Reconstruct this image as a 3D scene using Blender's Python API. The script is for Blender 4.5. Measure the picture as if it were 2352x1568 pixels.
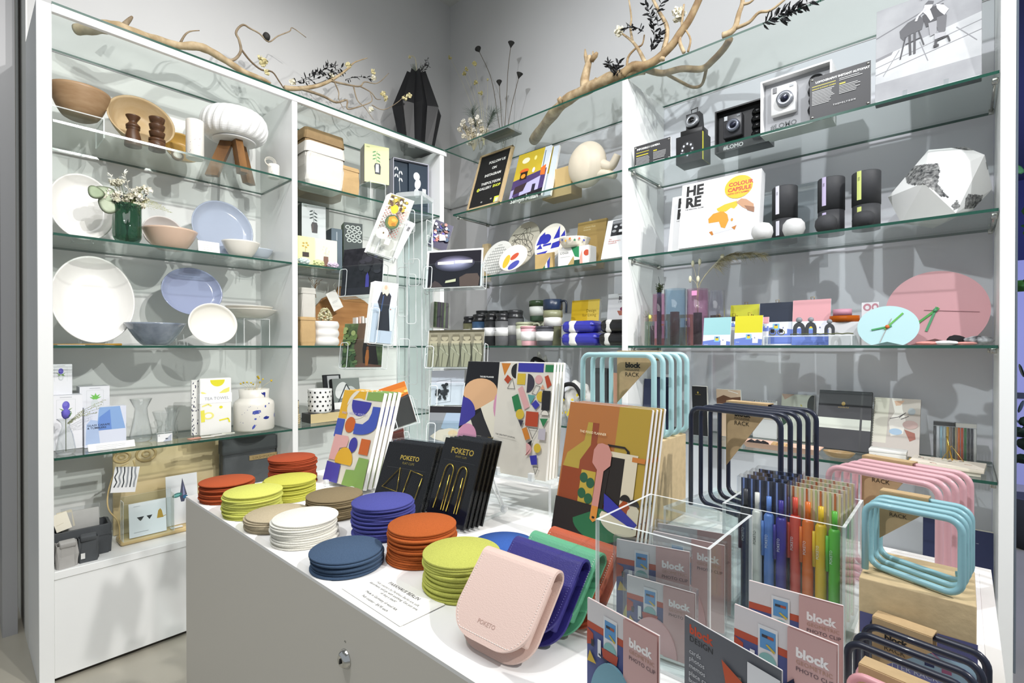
import bpy, bmesh, math, random
from mathutils import Vector, Matrix
R = math.radians
SC = bpy.context.scene
COL = SC.collection
for o in list(bpy.data.objects): bpy.data.objects.remove(o)

# ---------------------------------------------------------------- camera, light, exposure
FPX, YAW, PIT, SHY = 1151.6, 0.73161, -0.0051948, 17.71
cd = bpy.data.cameras.new('camera'); cam = bpy.data.objects.new('camera', cd); COL.objects.link(cam)
cam.location = (0, 0, 1.2); cam.rotation_mode = 'XYZ'
cam.rotation_euler = (math.pi/2 + PIT, 0, YAW)
cd.sensor_width = 36; cd.lens = FPX/2352*36; cd.shift_y = SHY/2352; cd.clip_start = .02
SC.camera = cam
SC.view_settings.view_transform = 'Standard'; SC.view_settings.look = 'None'
SC.view_settings.gamma = 1; SC.view_settings.use_curve_mapping = False
SC.view_settings.exposure = 0.02
SC.cycles.transparent_max_bounces = 40
SC.cycles.max_bounces = 10
SC.cycles.sample_clamp_indirect = 6
w = bpy.data.worlds.new('world'); SC.world = w; w.use_nodes = True
w.node_tree.nodes['Background'].inputs[0].default_value = (.86, .93, 1, 1)
w.node_tree.nodes['Background'].inputs[1].default_value = .42
def spot(name, loc, tgt, power, ang=70, blend=.4, size=.04, col=(1, .98, .95)):
    l = bpy.data.lights.new(name, 'SPOT'); l.energy = power; l.spot_size = R(ang); l.spot_blend = blend
    l.shadow_soft_size = size; l.color = col
    o = bpy.data.objects.new(name, l); COL.objects.link(o); o.location = loc
    o.rotation_euler = (Vector(tgt)-Vector(loc)).to_track_quat('-Z', 'Y').to_euler(); return o
def area(name, loc, tgt, power, sx, sy, col=(1, 1, 1)):
    l = bpy.data.lights.new(name, 'AREA'); l.shape = 'RECTANGLE'; l.size = sx; l.size_y = sy; l.energy = power; l.color = col
    o = bpy.data.objects.new(name, l); COL.objects.link(o); o.location = loc
    o.rotation_euler = (Vector(tgt)-Vector(loc)).to_track_quat('-Z', 'Y').to_euler(); return o
spot('track_light', (2.0, .95, 3.45), (-1.0, .6, 1.0), 250, 75, .5, .035)
spot('track_light', (1.5, 1.35, 3.45), (-2.5, .75, 1.3), 310, 56, .6, .035)
spot('track_light', (-.35, .1, 3.45), (-2.6, 1.3, 1.2), 75, 80, .7, .04)
spot('track_light', (-.9, -.6, 3.45), (-.7, 2.3, 1.5), 170, 90, .7, .035, (.95, .97, 1))
spot('track_light', (.9, .3, 3.45), (-.4, 2.3, 1.9), 145, 70, .6, .03, (.95, .97, 1))
area('ceiling_fill_light', (-.6, .2, 3.6), (-.6, .2, 0), 38, 2.2, 1.6)  # added soft overhead fill for the room, not a visible fixture
area('window_daylight', (1.9, 4.2, 1.9), (.6, 5.4, .6), 50, 1.6, 2.2, (.45, .5, 1))

# ---------------------------------------------------------------- geometry of the photo -> points in the room
_cy, _sy, _cp, _sp = math.cos(YAW), math.sin(YAW), math.cos(PIT), math.sin(PIT)
EYE = Vector((0, 0, 1.2))
def ray(px, py):
    r = (px-1176)/FPX; u = -(py-784-SHY)/FPX
    fw = _cp-u*_sp; up = _sp+u*_cp
    return Vector((r*_cy-fw*_sy, r*_sy+fw*_cy, up))
def onz(px, py, z): d = ray(px, py); return EYE+d*((z-1.2)/d.z)
AF, BF = -2.388, 2.031          # fronts of the left and of the back shelving
AB, BB = -2.772, 2.415          # their back panels
def onx(px, py, dep): d = ray(px, py); return EYE+d*((AF-dep)/d.x)     # point dep metres inside the left shelving
def ony(px, py, dep): d = ray(px, py); return EYE+d*((BF+dep)/d.y)     # point dep metres inside the back shelving

# ---------------------------------------------------------------- materials
def lin(h):
    if isinstance(h, (tuple, list)): return tuple(h)[:3]
    h = h.lstrip('#'); c = [int(h[i:i+2], 16)/255 for i in (0, 2, 4)]
    return tuple(x/12.92 if x <= .04045 else ((x+.055)/1.055)**2.4 for x in c)
_MC = {}
def P(c, r=.5, m=0, n=None, b=None, coat=0, sheen=0, trans=0, spec=.5, c2=None, stretch=None, ior=1.45, sss=0):
    """principled material; n=(scale, amount) colour mottling towards c2, b=(scale, strength) bump"""
    k = repr((c, r, m, n, b, coat, sheen, trans, spec, c2, stretch, ior, sss))
    if k in _MC: return _MC[k]
    mt = bpy.data.materials.new('finish'); mt.use_nodes = True; nt = mt.node_tree; bs = nt.nodes['Principled BSDF']; I = bs.inputs
    col = lin(c); I['Base Color'].default_value = (*col, 1); I['Roughness'].default_value = r; I['Metallic'].default_value = m
    I['Coat Weight'].default_value = coat; I['Sheen Weight'].default_value = sheen; I['Transmission Weight'].default_value = trans
    I['Specular IOR Level'].default_value = spec; I['IOR'].default_value = ior
    if sss: I['Subsurface Weight'].default_value = sss; I['Subsurface Scale'].default_value = .01
    L = nt.links.new
    if n or b:
        tc = nt.nodes.new('ShaderNodeTexCoord'); mp = nt.nodes.new('ShaderNodeMapping'); L(tc.outputs['Object'], mp.inputs[0])
        if stretch: mp.inputs['Scale'].default_value = stretch
    if n:
        no = nt.nodes.new('ShaderNodeTexNoise'); L(mp.outputs[0], no.inputs[0]); no.inputs['Scale'].default_value = n[0]; no.inputs['Detail'].default_value = 5
        rp = nt.nodes.new('ShaderNodeValToRGB'); L(no.outputs[0], rp.inputs[0])
        d = lin(c2) if c2 else tuple(x*(1-n[1]) for x in col)
        rp.color_ramp.elements[0].position = .35; rp.color_ramp.elements[1].position = .65
        rp.color_ramp.elements[0].color = (*d, 1); rp.color_ramp.elements[1].color = (*col, 1); L(rp.outputs[0], I['Base Color'])
    if b:
        nb = nt.nodes.new('ShaderNodeTexNoise'); L(mp.outputs[0], nb.inputs[0]); nb.inputs['Scale'].default_value = b[0]; nb.inputs['Detail'].default_value = 6
        bp = nt.nodes.new('ShaderNodeBump'); L(nb.outputs[0], bp.inputs['Height']); bp.inputs['Strength'].default_value = b[1]; bp.inputs['Distance'].default_value = .002
        L(bp.outputs[0], I['Normal'])
    _MC[k] = mt; return mt
def clear(c='#f4fbf8', refl=1.0, rough=0.0, edge=None, ior=1.5, opac=0):
    """clear sheet: tinted see-through plus mirror reflection, grazing angles reflect more"""
    k = repr(('clr', c, refl, rough, edge, ior, opac))
    if k in _MC: return _MC[k]
    mt = bpy.data.materials.new('clear_sheet'); mt.use_nodes = True; nt = mt.node_tree; nt.nodes.clear(); L = nt.links.new
    out = nt.nodes.new('ShaderNodeOutputMaterial'); tr = nt.nodes.new('ShaderNodeBsdfTransparent'); gl = nt.nodes.new('ShaderNodeBsdfGlossy')
    mx = nt.nodes.new('ShaderNodeMixShader'); lw = nt.nodes.new('ShaderNodeLayerWeight'); lw.inputs[0].default_value = .5
    pw = nt.nodes.new('ShaderNodeMath'); pw.operation = 'POWER'; pw.inputs[1].default_value = 5; mu = nt.nodes.new('ShaderNodeMath'); mu.operation = 'MULTIPLY_ADD'; mu.use_clamp = True
    tr.inputs[0].default_value = (*lin(c), 1); gl.inputs['Roughness'].default_value = rough
    mu.inputs[1].default_value = .9*refl; mu.inputs[2].default_value = .04*refl; L(lw.outputs['Facing'], pw.inputs[0]); L(pw.outputs[0], mu.inputs[0]); L(mu.outputs[0], mx.inputs[0]); L(tr.outputs[0], mx.inputs[1]); L(gl.outputs[0], mx.inputs[2])
    last = mx
    if opac:
        df = nt.nodes.new('ShaderNodeBsdfDiffuse'); df.inputs[0].default_value = (*lin(edge or '#ffffff'), 1)
        m2 = nt.nodes.new('ShaderNodeMixShader'); m2.inputs[0].default_value = opac; L(mx.outputs[0], m2.inputs[1]); L(df.outputs[0], m2.inputs[2]); last = m2
    L(last.outputs[0], out.inputs[0]); _MC[k] = mt; return mt
GLASS = clear('#f8fcfa', .95); GEDGE = P('#1c4a3d', .15, spec=.8)
ACR = clear('#f7fafa', .55); AEDGE = clear('#ffffff', 1.2, .05, '#f4f8f8', 1.5, .55); FILM = clear('#fbfcfd', .7, .03)
BAGC = clear('#f4f5f6', 1.1, .08, '#ffffff', 1.5, .04)
WHITE = P('#f0f0ef', .35); WALLM = P('#c6c6c6', .8, n=(3, .03)); CAB = P('#ecedec', .32, n=(2, .02), b=(60, .02))
CARD = P('#f2f1ec', .7); STEEL = P('#b9b8b2', .22, 1); CHROME = P('#d8d8d6', .08, 1); BRASS = P('#c9a24e', .22, 1); BLK = P('#151516', .4)
KRAFT = P('#cab48c', .8, n=(90, .12), b=(200, .15)); INK = P('#1d1d1f', .6)

# ---------------------------------------------------------------- mesh builder
I4 = Matrix.Identity(4)
def T(x=0, y=0, z=0, rx=0, ry=0, rz=0, s=1):
    return Matrix.Translation((x, y, z)) @ Matrix.Rotation(R(rz), 4, 'Z') @ Matrix.Rotation(R(ry), 4, 'Y') @ Matrix.Rotation(R(rx), 4, 'X') @ Matrix.Diagonal((s, s, s, 1) if not isinstance(s, tuple) else (*s, 1))
class B:
    def __init__(s, T0=I4): s.v = []; s.f = []; s.mi = []; s.sm = []; s.mats = []; s.T0 = T0
    def mat(s, m):
        if m not in s.mats: s.mats.append(m)
        return s.mats.index(m)
    def add(s, vs, fs, m, smooth=False, T=I4):
        o = len(s.v); M = s.T0 @ T; s.v += [tuple(M @ Vector(p)) for p in vs]; i = s.mat(m)
        for f in fs: s.f.append([o+k for k in f]); s.mi.append(i); s.sm.append(smooth)
        return s
    def bm(s, bm, m, smooth=False, T=I4):
        bm.verts.index_update(); s.add([v.co.copy() for v in bm.verts], [[v.index for v in f.verts] for f in bm.faces], m, smooth, T); bm.free(); return s
    def box(s, x0, y0, z0, x1, y1, z1, m, bev=0, T=I4, seg=2, em=None):
        """em: another material for all but the two largest faces"""
        if bev:
            bm = bmesh.new(); bmesh.ops.create_cube(bm, size=1)
            for v in bm.verts: v.co = Vector(((x0+x1)/2+v.co.x*(x1-x0), (y0+y1)/2+v.co.y*(y1-y0), (z0+z1)/2+v.co.z*(z1-z0)))
            bmesh.ops.bevel(bm, geom=list(bm.edges), offset=bev, segments=seg, affect='EDGES', profile=.5, clamp_overlap=True)
            return s.bm(bm, m, seg > 1, T)
        v = [(x0, y0, z0), (x1, y0, z0), (x1, y1, z0), (x0, y1, z0), (x0, y0, z1), (x1, y0, z1), (x1, y1, z1), (x0, y1, z1)]
        F = [(0, 3, 2, 1), (4, 5, 6, 7), (0, 1, 5, 4), (2, 3, 7, 6), (1, 2, 6, 5), (3, 0, 4, 7)]
        if em:
            d = (abs(z1-z0), abs(y1-y0), abs(x1-x0)); k = d.index(min(d))
            s.add(v, F[2*k:2*k+2], m, False, T); s.add(v, [f for i, f in enumerate(F) if i//2 != k], em, False, T); return s
        return s.add(v, F, m, False, T)
    def lathe(s, prof, m, n=40, T=I4, smooth=True, sx=1, sy=1, wob=None):
        vs = []; fs = []
        for r, z in prof:
            for i in range(n):
                a = 2*math.pi*i/n; k = wob(a, r, z) if wob else 1
                vs.append((r*k*sx*math.cos(a), r*k*sy*math.sin(a), z))
        for j in range(len(prof)-1):
            for i in range(n): a = j*n+i; b_ = j*n+(i+1) % n; fs.append((a, b_, b_+n, a+n))
        if prof[0][0] > 1e-6: fs.append(list(range(n))[::-1])
        if prof[-1][0] > 1e-6: fs.append([len(vs)-n+i for i in range(n)])
        return s.add(vs, fs, m, smooth, T)
    def tube(s, pts, r, m, n=8, closed=False, T=I4, smooth=True):
        pts = [Vector(p) for p in pts]; N = len(pts); rs = r if isinstance(r, (list, tuple)) else [r]*N
        vs = []; fs = []; up = None
        for i, p in enumerate(pts):
            a = pts[(i-1) % N] if (closed or i) else p; c = pts[(i+1) % N] if (closed or i < N-1) else p
            t = (c-a).normalized()
            if up is None: up = t.orthogonal().normalized()
            up = (up-t*up.dot(t)); up = up.normalized() if up.length > 1e-6 else t.orthogonal().normalized()
            q = t.cross(up)
            for k in range(n): an = 2*math.pi*k/n; vs.append(p+(up*math.cos(an)+q*math.sin(an))*rs[i])
        for i in range(N if closed else N-1):
            j = (i+1) % N
            for k in range(n): fs.append((i*n+k, i*n+(k+1) % n, j*n+(k+1) % n, j*n+k))
        if not closed: fs.append(list(range(n))[::-1]); fs.append([(N-1)*n+k for k in range(n)])
        return s.add(vs, fs, m, smooth, T)
    def prism(s, poly, t0, t1, m, T=I4, em=None, axis='y'):
        """2D outline (u, w) extruded along y from t0 to t1 (axis='z': outline in xy)"""
        n = len(poly); g = (lambda u, w, t: (u, t, w)) if axis == 'y' else (lambda u, w, t: (u, w, t))
        vs = [g(u, w, t0) for u, w in poly]+[g(u, w, t1) for u, w in poly]
        s.add(vs, [list(range(n)), list(range(2*n-1, n-1, -1))], m, False, T)
        return s.add(vs, [(i, (i+1) % n, n+(i+1) % n, n+i) for i in range(n)], em or m, False, T)
    def quad(s, pts, m, T=I4): return s.add(pts, [list(range(len(pts)))], m, False, T)
    def ico(s, c, r, m, sub=2, sc=(1, 1, 1), jit=0, smooth=True, seed=0, T=I4):
        bm = bmesh.new(); bmesh.ops.create_icosphere(bm, subdivisions=sub, radius=1); rd = random.Random(seed)
        for v in bm.verts:
            k = 1+jit*rd.uniform(-1, 1); v.co = Vector((c[0]+v.co.x*r*sc[0]*k, c[1]+v.co.y*r*sc[1]*k, c[2]+v.co.z*r*sc[2]*k))
        return s.bm(bm, m, smooth, T)
    def obj(s, name, parent=None, loc=(0, 0, 0), rz=0, **kw):
        me = bpy.data.meshes.new(name); me.from_pydata(s.v, [], s.f); 
        for m in s.mats: me.materials.append(m)
        me.polygons.foreach_set('material_index', s.mi); me.polygons.foreach_set('use_smooth', s.sm); me.update()
        bm = bmesh.new(); bm.from_mesh(me); bmesh.ops.recalc_face_normals(bm, faces=bm.faces) if kw.pop('recalc', True) else None; bm.to_mesh(me); bm.free()
        o = bpy.data.objects.new(name, me); COL.objects.link(o); o.location = loc; o.rotation_euler = (0, 0, R(rz))
        if parent: o.parent = parent
        for k, v in kw.items(): o[k] = v
        return o
def thing(name, label, cat, loc=(0, 0, 0), rz=0, group=None, rot=None):
    o = bpy.data.objects.new(name, None); COL.objects.link(o); o.empty_display_size = .02
    o.location = loc; o.rotation_euler = rot or (0, 0, R(rz)); o['label'] = label; o['category'] = cat
    if group: o['group'] = group
    return o
def dup(root, loc, rz=None, label=None, rot=None):
    r = root.copy(); COL.objects.link(r); r.location = loc
    if rz is not None: r.rotation_euler = (0, 0, R(rz))
    if rot: r.rotation_euler = rot
    if label: r['label'] = label
    for ch in list(root.children):
        c = ch.copy(); COL.objects.link(c); c.parent = r
        for g in list(ch.children):
            d = g.copy(); COL.objects.link(d); d.parent = c
    return r
def struct(b, name): o = b.obj(name); o['kind'] = 'structure'; return o
def arc(cx, cy, r, a0, a1, n=12, ry=None):
    ry = r if ry is None else ry
    return [(cx+r*math.cos(R(a0+(a1-a0)*i/n)), cy+ry*math.sin(R(a0+(a1-a0)*i/n))) for i in range(n+1)]
def rrect(x0, y0, x1, y1, r, n=5):
    return arc(x1-r, y1-r, r, 0, 90, n)+arc(x0+r, y1-r, r, 90, 180, n)+arc(x0+r, y0+r, r, 180, 270, n)+arc(x1-r, y0+r, r, 270, 360, n)
def smooth_path(pts, k=4):
    """Catmull-Rom through the points"""
    pts = [Vector(p) for p in pts]; out = []
    for i in range(len(pts)-1):
        p0 = pts[max(i-1, 0)]; p1 = pts[i]; p2 = pts[i+1]; p3 = pts[min(i+2, len(pts)-1)]
        for j in range(k):
            t = j/k; out.append(.5*((2*p1)+(p2-p0)*t+(2*p0-5*p1+4*p2-p3)*t*t+(3*p1-p0-3*p2+p3)*t**3))
    out.append(pts[-1]); return out

# ---------------------------------------------------------------- printed artwork: flat ink shapes lying on a cover
def clip(poly, H):
    for ax, lim, sg in ((0, 0, 1), (0, 100, -1), (1, 0, 1), (1, H, -1)):
        out = []
        for i in range(len(poly)):
            a, b = poly[i-1], poly[i]; ia = (a[ax]-lim)*sg >= 0; ib = (b[ax]-lim)*sg >= 0
            if ia != ib:
                t = (lim-a[ax])/(b[ax]-a[ax]); out.append((a[0]+(b[0]-a[0])*t, a[1]+(b[1]-a[1])*t))
            if ib: out.append(b)
        poly = out
        if not poly: return []
    return poly
_TX = {}
def text_mesh(s, bold=0, al='LEFT'):
    k = (s, bold, al)
    if k not in _TX:
        c = bpy.data.curves.new('lettering', 'FONT'); c.body = s; c.size = 1; c.offset = bold; c.align_x = al; c.resolution_u = 2
        o = bpy.data.objects.new('lettering', c); me = bpy.data.meshes.new_from_object(o)
        _TX[k] = ([v.co.copy() for v in me.vertices], [list(p.vertices) for p in me.polygons])
        bpy.data.objects.remove(o); bpy.data.curves.remove(c); bpy.data.meshes.remove(me)
    return _TX[k]
def art(b, w, h, shapes, T=I4, rough=.45, eps=.00012, e0=1):
    """lay shapes on the plane facing -y: origin top left of the cover at (-w/2, 0, h); art units: 100 = width, y down"""
    k = w/100; H = h/k; i = e0
    def put(poly, m, i):
        q = clip(poly, H)
        if len(q) > 2: b.add([(-w/2+u*k, -eps*i, h-v*k) for u, v in q], [list(range(len(q)))[::-1]], m, False, T)
    for s in shapes:
        t, c = s[0], s[1]; m = c if not isinstance(c, str) else P(c, rough)
        if t == 'r': x0, y0, x1, y1 = s[2:6]; put([(x0, y0), (x1, y0), (x1, y1), (x0, y1)], m, i)
        elif t == 'p': put(list(s[2]), m, i)
        elif t == 'e':
            cx, cy, rx, ry = s[2:6]; ro = R(s[6]) if len(s) > 6 else 0
            put([(cx+rx*math.cos(a)*math.cos(ro)-ry*math.sin(a)*math.sin(ro), cy+rx*math.cos(a)*math.sin(ro)+ry*math.sin(a)*math.cos(ro)) for a in [2*math.pi*j/28 for j in range(28)]], m, i)
        elif t == 'a': cx, cy, r, a0, a1 = s[2:7]; put([(cx+r*math.cos(R(a0+(a1-a0)*j/16)), cy+r*math.sin(R(a0+(a1-a0)*j/16))) for j in range(17)], m, i)   # chord segment, half discs
        elif t == 'l':
            pts, wd = s[2], s[3]
            for (x0, y0), (x1, y1) in zip(pts, pts[1:]):
                d = math.hypot(x1-x0, y1-y0) or 1; nx, ny = -(y1-y0)/d*wd/2, (x1-x0)/d*wd/2
                put([(x0+nx, y0+ny), (x1+nx, y1+ny), (x1-nx, y1-ny), (x0-nx, y0-ny)], m, i)
        elif t == 't':
            txt, x, y, sz = s[2:6]; al = s[6] if len(s) > 6 else 'LEFT'; bold = s[7] if len(s) > 7 else 0; ro = s[8] if len(s) > 8 else 0
            vs, fs = text_mesh(txt, bold, al)
            cr, sr = math.cos(R(ro)), math.sin(R(ro))
            b.add([(-w/2+(x+(p.x*cr+p.y*sr)*sz)*k, -eps*i, h-(y-(p.y*cr-p.x*sr)*sz)*k) for p in vs], fs, m, False, T)
        i += 1
    return b
def panel(name, parent, w, h, t, face, shapes, T=I4, side=None, bev=0, rough=.45, prt='printed_cover', eps=.00012):
    """a slab (book, card, box) standing on z=0 in T, front at y=0, thickness t backwards, with its artwork as a child"""
    b = B(); b.box(-w/2, 0, 0, w/2, t, h, side or face, 0, T)
    o = b.obj(name, parent)
    if face is not side or shapes:
        g = B(); g.box(-w/2, -eps*.9, 0, w/2, 0, h, face if not isinstance(face, str) else P(face, rough), 0, T) if side else None
        art(g, w, h, shapes, T, rough, eps, 1)
        g.obj(prt, o, recalc=False) if not side else g.obj(prt, o)
    return o

# ================================================================ the setting
TH = .03
b = B(); b.box(-5, -2.5, -.05, 4, 7.5, 0, P('#b5b0a2', .28, n=(1.6, .12), b=(8, .03))); struct(b, 'floor')
b = B(); b.box(-5, -2.5, 3.66, 1.2, 2.6, 3.75, P('#c9c9c6', .8)); struct(b, 'ceiling')
b = B(); b.box(-3.26, .2, 2.2, AB-.001, 2.7, 3.66, WALLM); b.box(-3.26, .2, 0, AB-.012, 2.7, 2.2, WALLM); struct(b, 'wall_left')
b = B(); b.box(AB-.3, BB+.001, 2.2, .115, BB+.2, 3.66, WALLM); b.box(AB-.3, BB+.012, 0, .085, BB+.2, 2.2, WALLM); struct(b, 'wall_back')
b = B(); b.box(-3.10, .13, 0, -2.935, .175, 3.66, P('#a6a6a8', .4)); struct(b, 'trim_1')
b = B(); b.box(-4.2, .10, 0, -4.1, .6, 3.66, P('#8a7c64', .7)); b.box(-4.1, -.6, 0, -4.05, .1, 3.66, P('#3b342c', .7)); struct(b, 'wall_far_left')

def shelf_unit(name, label, w0, w1, axis, cut=True, left=True, right=True):
    """white case with base box; axis 'A' runs along y on the left, 'B' along x at the back"""
    t = thing(name, label, 'shelving unit', (0, 0, 0))
    def bx(b, u0, d0, z0, u1, d1, z1, m):
        if axis == 'A': b.box(AF-d1, u0, z0, AF-d0, u1, z1, m, .0015, seg=1)
        else: b.box(u0, BF+d0, z0, u1, BF+d1, z1, m, .0015, seg=1)
    b = B(); bx(b, w0, .004, .02, w1, .372, .372, CAB); bx(b, w0, 0, .372, w1, .372, .40, CAB); b.obj('base_cabinet', t)
    b = B(); bx(b, w0, .03, 0, w1, .37, .02, P('#3d3a34', .7)); b.obj('plinth', t)
    b = B(); bx(b, w0, .372, 0, w1, .383, 2.40, P('#e6e7e5' if axis == 'A' else '#d9d9df', .5, n=(2, .02))); b.obj('back_panel', t)
    return t, bx
UA, bxA = shelf_unit('shelving_unit', 'white left-hand wall shelving unit with green-edged glass shelves of bowls and plates', .235, 2.036, 'A')
UB, bxB = shelf_unit('shelving_unit', 'white back wall shelving unit with glass shelves on steel brackets, holding cameras and notebooks', -2.384, .08, 'B')
for u in (.195, 1.086):
    b = B(); bxA(b, u, 0, .4 if u > 1 else 0, u+(.04 if u < 1 else .026), .372, 2.405, CAB); b.obj('side_panel', UA)
b = B(); b.box(-3.25, .195, 0, AF-.372, .2, 3.0, P('#d9d8d2', .5)); b.obj('end_panel', UA)  # white like the case; greyer colour carries the shade of this side
b = B(); bxA(b, 2.0, 0, .4, 2.031, .36, 2.405, CAB); b.obj('side_panel', UA)
b = B(); bxA(b, .235, -.004, 2.378, 2.05, .016, 2.405, P('#f4f4f6', .25)); b.obj('front_rail', UA)
for u0, u1 in ((-1.152, -1.124), (.08, .112)):
    b = B(); bxB(b, u0, 0, .4 if u0 < 0 else 0, u1, .372, 2.405 if u0 < 0 else 3.0, CAB); b.obj('side_panel', UB)
b = B(); bxB(b, .1122, .002, .26, .1175, .012, 3.0, P('#5d6670', .2)); b.obj('glass_edge_strip', UB)
def glass_shelf(label, axis, u0, u1, z, d=.35, t=.009, br=True):
    s = thing('glass_shelf', label, 'glass shelf', (0, 0, 0), group=None)
    b = B()
    if axis == 'A': b.box(AF-d, u0, z-t, AF-.004, u1, z, GLASS, em=GEDGE)
    else: b.box(u0, BF+.004, z-t, u1, BF+d, z, GLASS, em=GEDGE)
    b.obj('glass_pane', s)
    for u in ((u0+.008, u1-.008) if br else ()):
        for dd in (.03, .29):
            c = B(); 
            if axis == 'A': c.box(AF-dd-.016, u-.007, z-t-.016, AF-dd, u+.007, z-t, STEEL, .002)
            else: c.box(u-.007, BF+dd, z-t-.016, u+.007, BF+dd+.016, z-t, STEEL, .002); 
            c.obj('shelf_clip', s)
        if axis == 'B':
            c = B(); c.tube([(u, BF+.04, z-t-.008), (u, BF+.30, z-t-.008)], .0035, STEEL); c.obj('support_rod', s)
    return s
NM = {6: 'topmost', 5: 'second from top', 4: 'third from top', 3: 'fourth from top, at eye level', 2: 'fifth from top'}
HOLD = {('A', 0, 5): 'carrying wooden bowls and a pleated lamp', ('A', 0, 4): 'carrying a flower vase and blue plate', ('A', 0, 3): 'carrying big white platter and oval dishes', ('A', 0, 2): 'carrying glass vases and splattered jar',
        ('A', 1, 5): 'carrying washable paper bags', ('A', 1, 4): 'carrying vase gift boxes', ('A', 1, 3): 'carrying cutting board and dried hydrangea', ('A', 1, 2): 'carrying dotted planter and wooden link chain',
        ('B', 0, 5): 'carrying the black letter board', ('B', 0, 4): 'carrying patterned plates', ('B', 0, 3): 'carrying travel bottles and lunch boxes', ('B', 0, 2): 'carrying folded fabric bags',
        ('B', 1, 5): 'carrying boxed cameras', ('B', 1, 4): 'carrying boxed globes and black tubes', ('B', 1, 3): 'carrying coloured glass cylinders and clocks', ('B', 1, 2): 'carrying notebooks and pencil sets'}
for ax, bays in (('A', ((.237, 1.084), (1.114, 1.998))), ('B', ((-2.03, -1.154), (-1.122, .078)))):
    for bi, (u0, u1) in enumerate(bays):
        for lv in (5, 4, 3, 2):
            if ax == 'B' and bi == 0: u0 = -2.31
            glass_shelf('green-edged glass shelf %s' % HOLD[(ax, bi, lv)], ax, u0, u1, .4*lv+.004, br=(ax == 'B'))
b = B(); b.box(AF-.372, .235, 2.4056, AF+.003, BF+.004, 2.414, GLASS, em=GEDGE); b.obj('glass_shelf', label='long glass top on the left shelving, under the driftwood and black vase', category='glass shelf')
b = B(); b.box(AF+.004, BF, 2.4056, .078, BF+.372, 2.414, GLASS, em=GEDGE); b.obj('glass_shelf', label='long glass top on the back shelving, under the tall driftwood and seed pods', category='glass shelf')
ZT = 2.4145
def Z(l): return .4*l+.0045

# ---------------------------------------------------------------- the view past the right end: a bluish lit hall
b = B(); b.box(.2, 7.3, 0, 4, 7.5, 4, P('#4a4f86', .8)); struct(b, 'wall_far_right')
t = thing('potted_plant', 'leafy green plant in the blue-lit hall beyond the right end panel', 'plant', (.32, 4.3, 0)); rd = random.Random(5)
b = B(); b.lathe([(.0001, 0), (.10, 0), (.13, .3), (.12, .3), (.0001, .27)], P('#3a3c44', .5), 24); b.obj('plant_pot', t)
b = B(); b.tube([(0, 0, .27), (.02, 0, 1.2), (-.02, 0, 2.2)], [.012, .009, .004], P('#4a5a34', .8), 6); b.obj('plant_stem', t)
b = B()
for i in range(46):
    z = rd.uniform(1.5, 2.3) if i < 26 else rd.uniform(.45, 1.15); a = rd.uniform(0, 6.28); c = Vector((.16*math.cos(a)*rd.random(), .1*math.sin(a), z)); r = rd.uniform(.035, .06); b.lathe([(.0001, .004), (r*.6, .003), (r, 0)], P('#4c8a3c' if i < 26 else '#1f3a2c', .5), 10, Matrix.Translation(c) @ T(rx=rd.uniform(30, 120), rz=rd.uniform(0, 180)), sy=.7)
b.obj('plant_leaves', t)
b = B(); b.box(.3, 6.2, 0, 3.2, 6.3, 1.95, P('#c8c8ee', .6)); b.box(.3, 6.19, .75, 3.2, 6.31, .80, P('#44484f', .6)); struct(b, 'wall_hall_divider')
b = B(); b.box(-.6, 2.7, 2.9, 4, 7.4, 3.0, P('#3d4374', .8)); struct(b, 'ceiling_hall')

# ================================================================ the counter
TZ = .9; TX0, TX1, TY0, TY1 = -1.157, .03, .310, .931
tb = thing('display_counter', 'white lacquered display counter with a round key lock, crowded with goods', 'counter', (0, 0, 0))
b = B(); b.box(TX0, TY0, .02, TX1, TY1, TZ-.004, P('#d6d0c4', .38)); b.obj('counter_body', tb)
b = B(); b.box(TX0+.012, TY0+.012, TZ-.004, TX1-.012, TY1-.012, TZ-.0005, P('#f5f4f2', .3)); b.obj('counter_top', tb)
b = B()
for a in ((TX0, TY0, TX0+.012, TY1), (TX1-.012, TY0, TX1, TY1), (TX0+.012, TY0, TX1-.012, TY0+.012), (TX0+.012, TY1-.012, TX1-.012, TY1)):
    b.box(a[0], a[1], TZ-.004, a[2], a[3], TZ, P('#f0eeea', .3))
b.obj('counter_rim', tb)
b = B(); b.box(TX0+.03, TY0+.03, 0, TX1-.03, TY1-.03, .02, P('#3d3a34', .7)); b.obj('counter_foot', tb)
lk = B(T(0, 0, 0)); q = ray(794, 1512); q = EYE+q*(TY0/q.y)
lk.lathe([(.0001, .007), (.0045, .007), (.006, .0075), (.0095, .0045), (.0115, .001), (.0115, 0)], CHROME, 40, T(q.x, TY0, q.z, rx=90))
k = lk.obj('key_lock', tb); b = B(); b.box(-.0009, -.0082, -.003, .0009, -.0070, .003, BLK, 0, T(q.x, TY0, q.z, ry=12)); b.obj('keyhole', k)
q = ray(793, 1472); q = EYE+q*(TY0/q.y)
b = B(); art(b, .012, .004, [('t', INK, 'A3', 50, 30, 30, 'CENTER')], T(q.x, TY0, q.z-.002)); b.obj('engraved_mark', tb, recalc=False)

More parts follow.
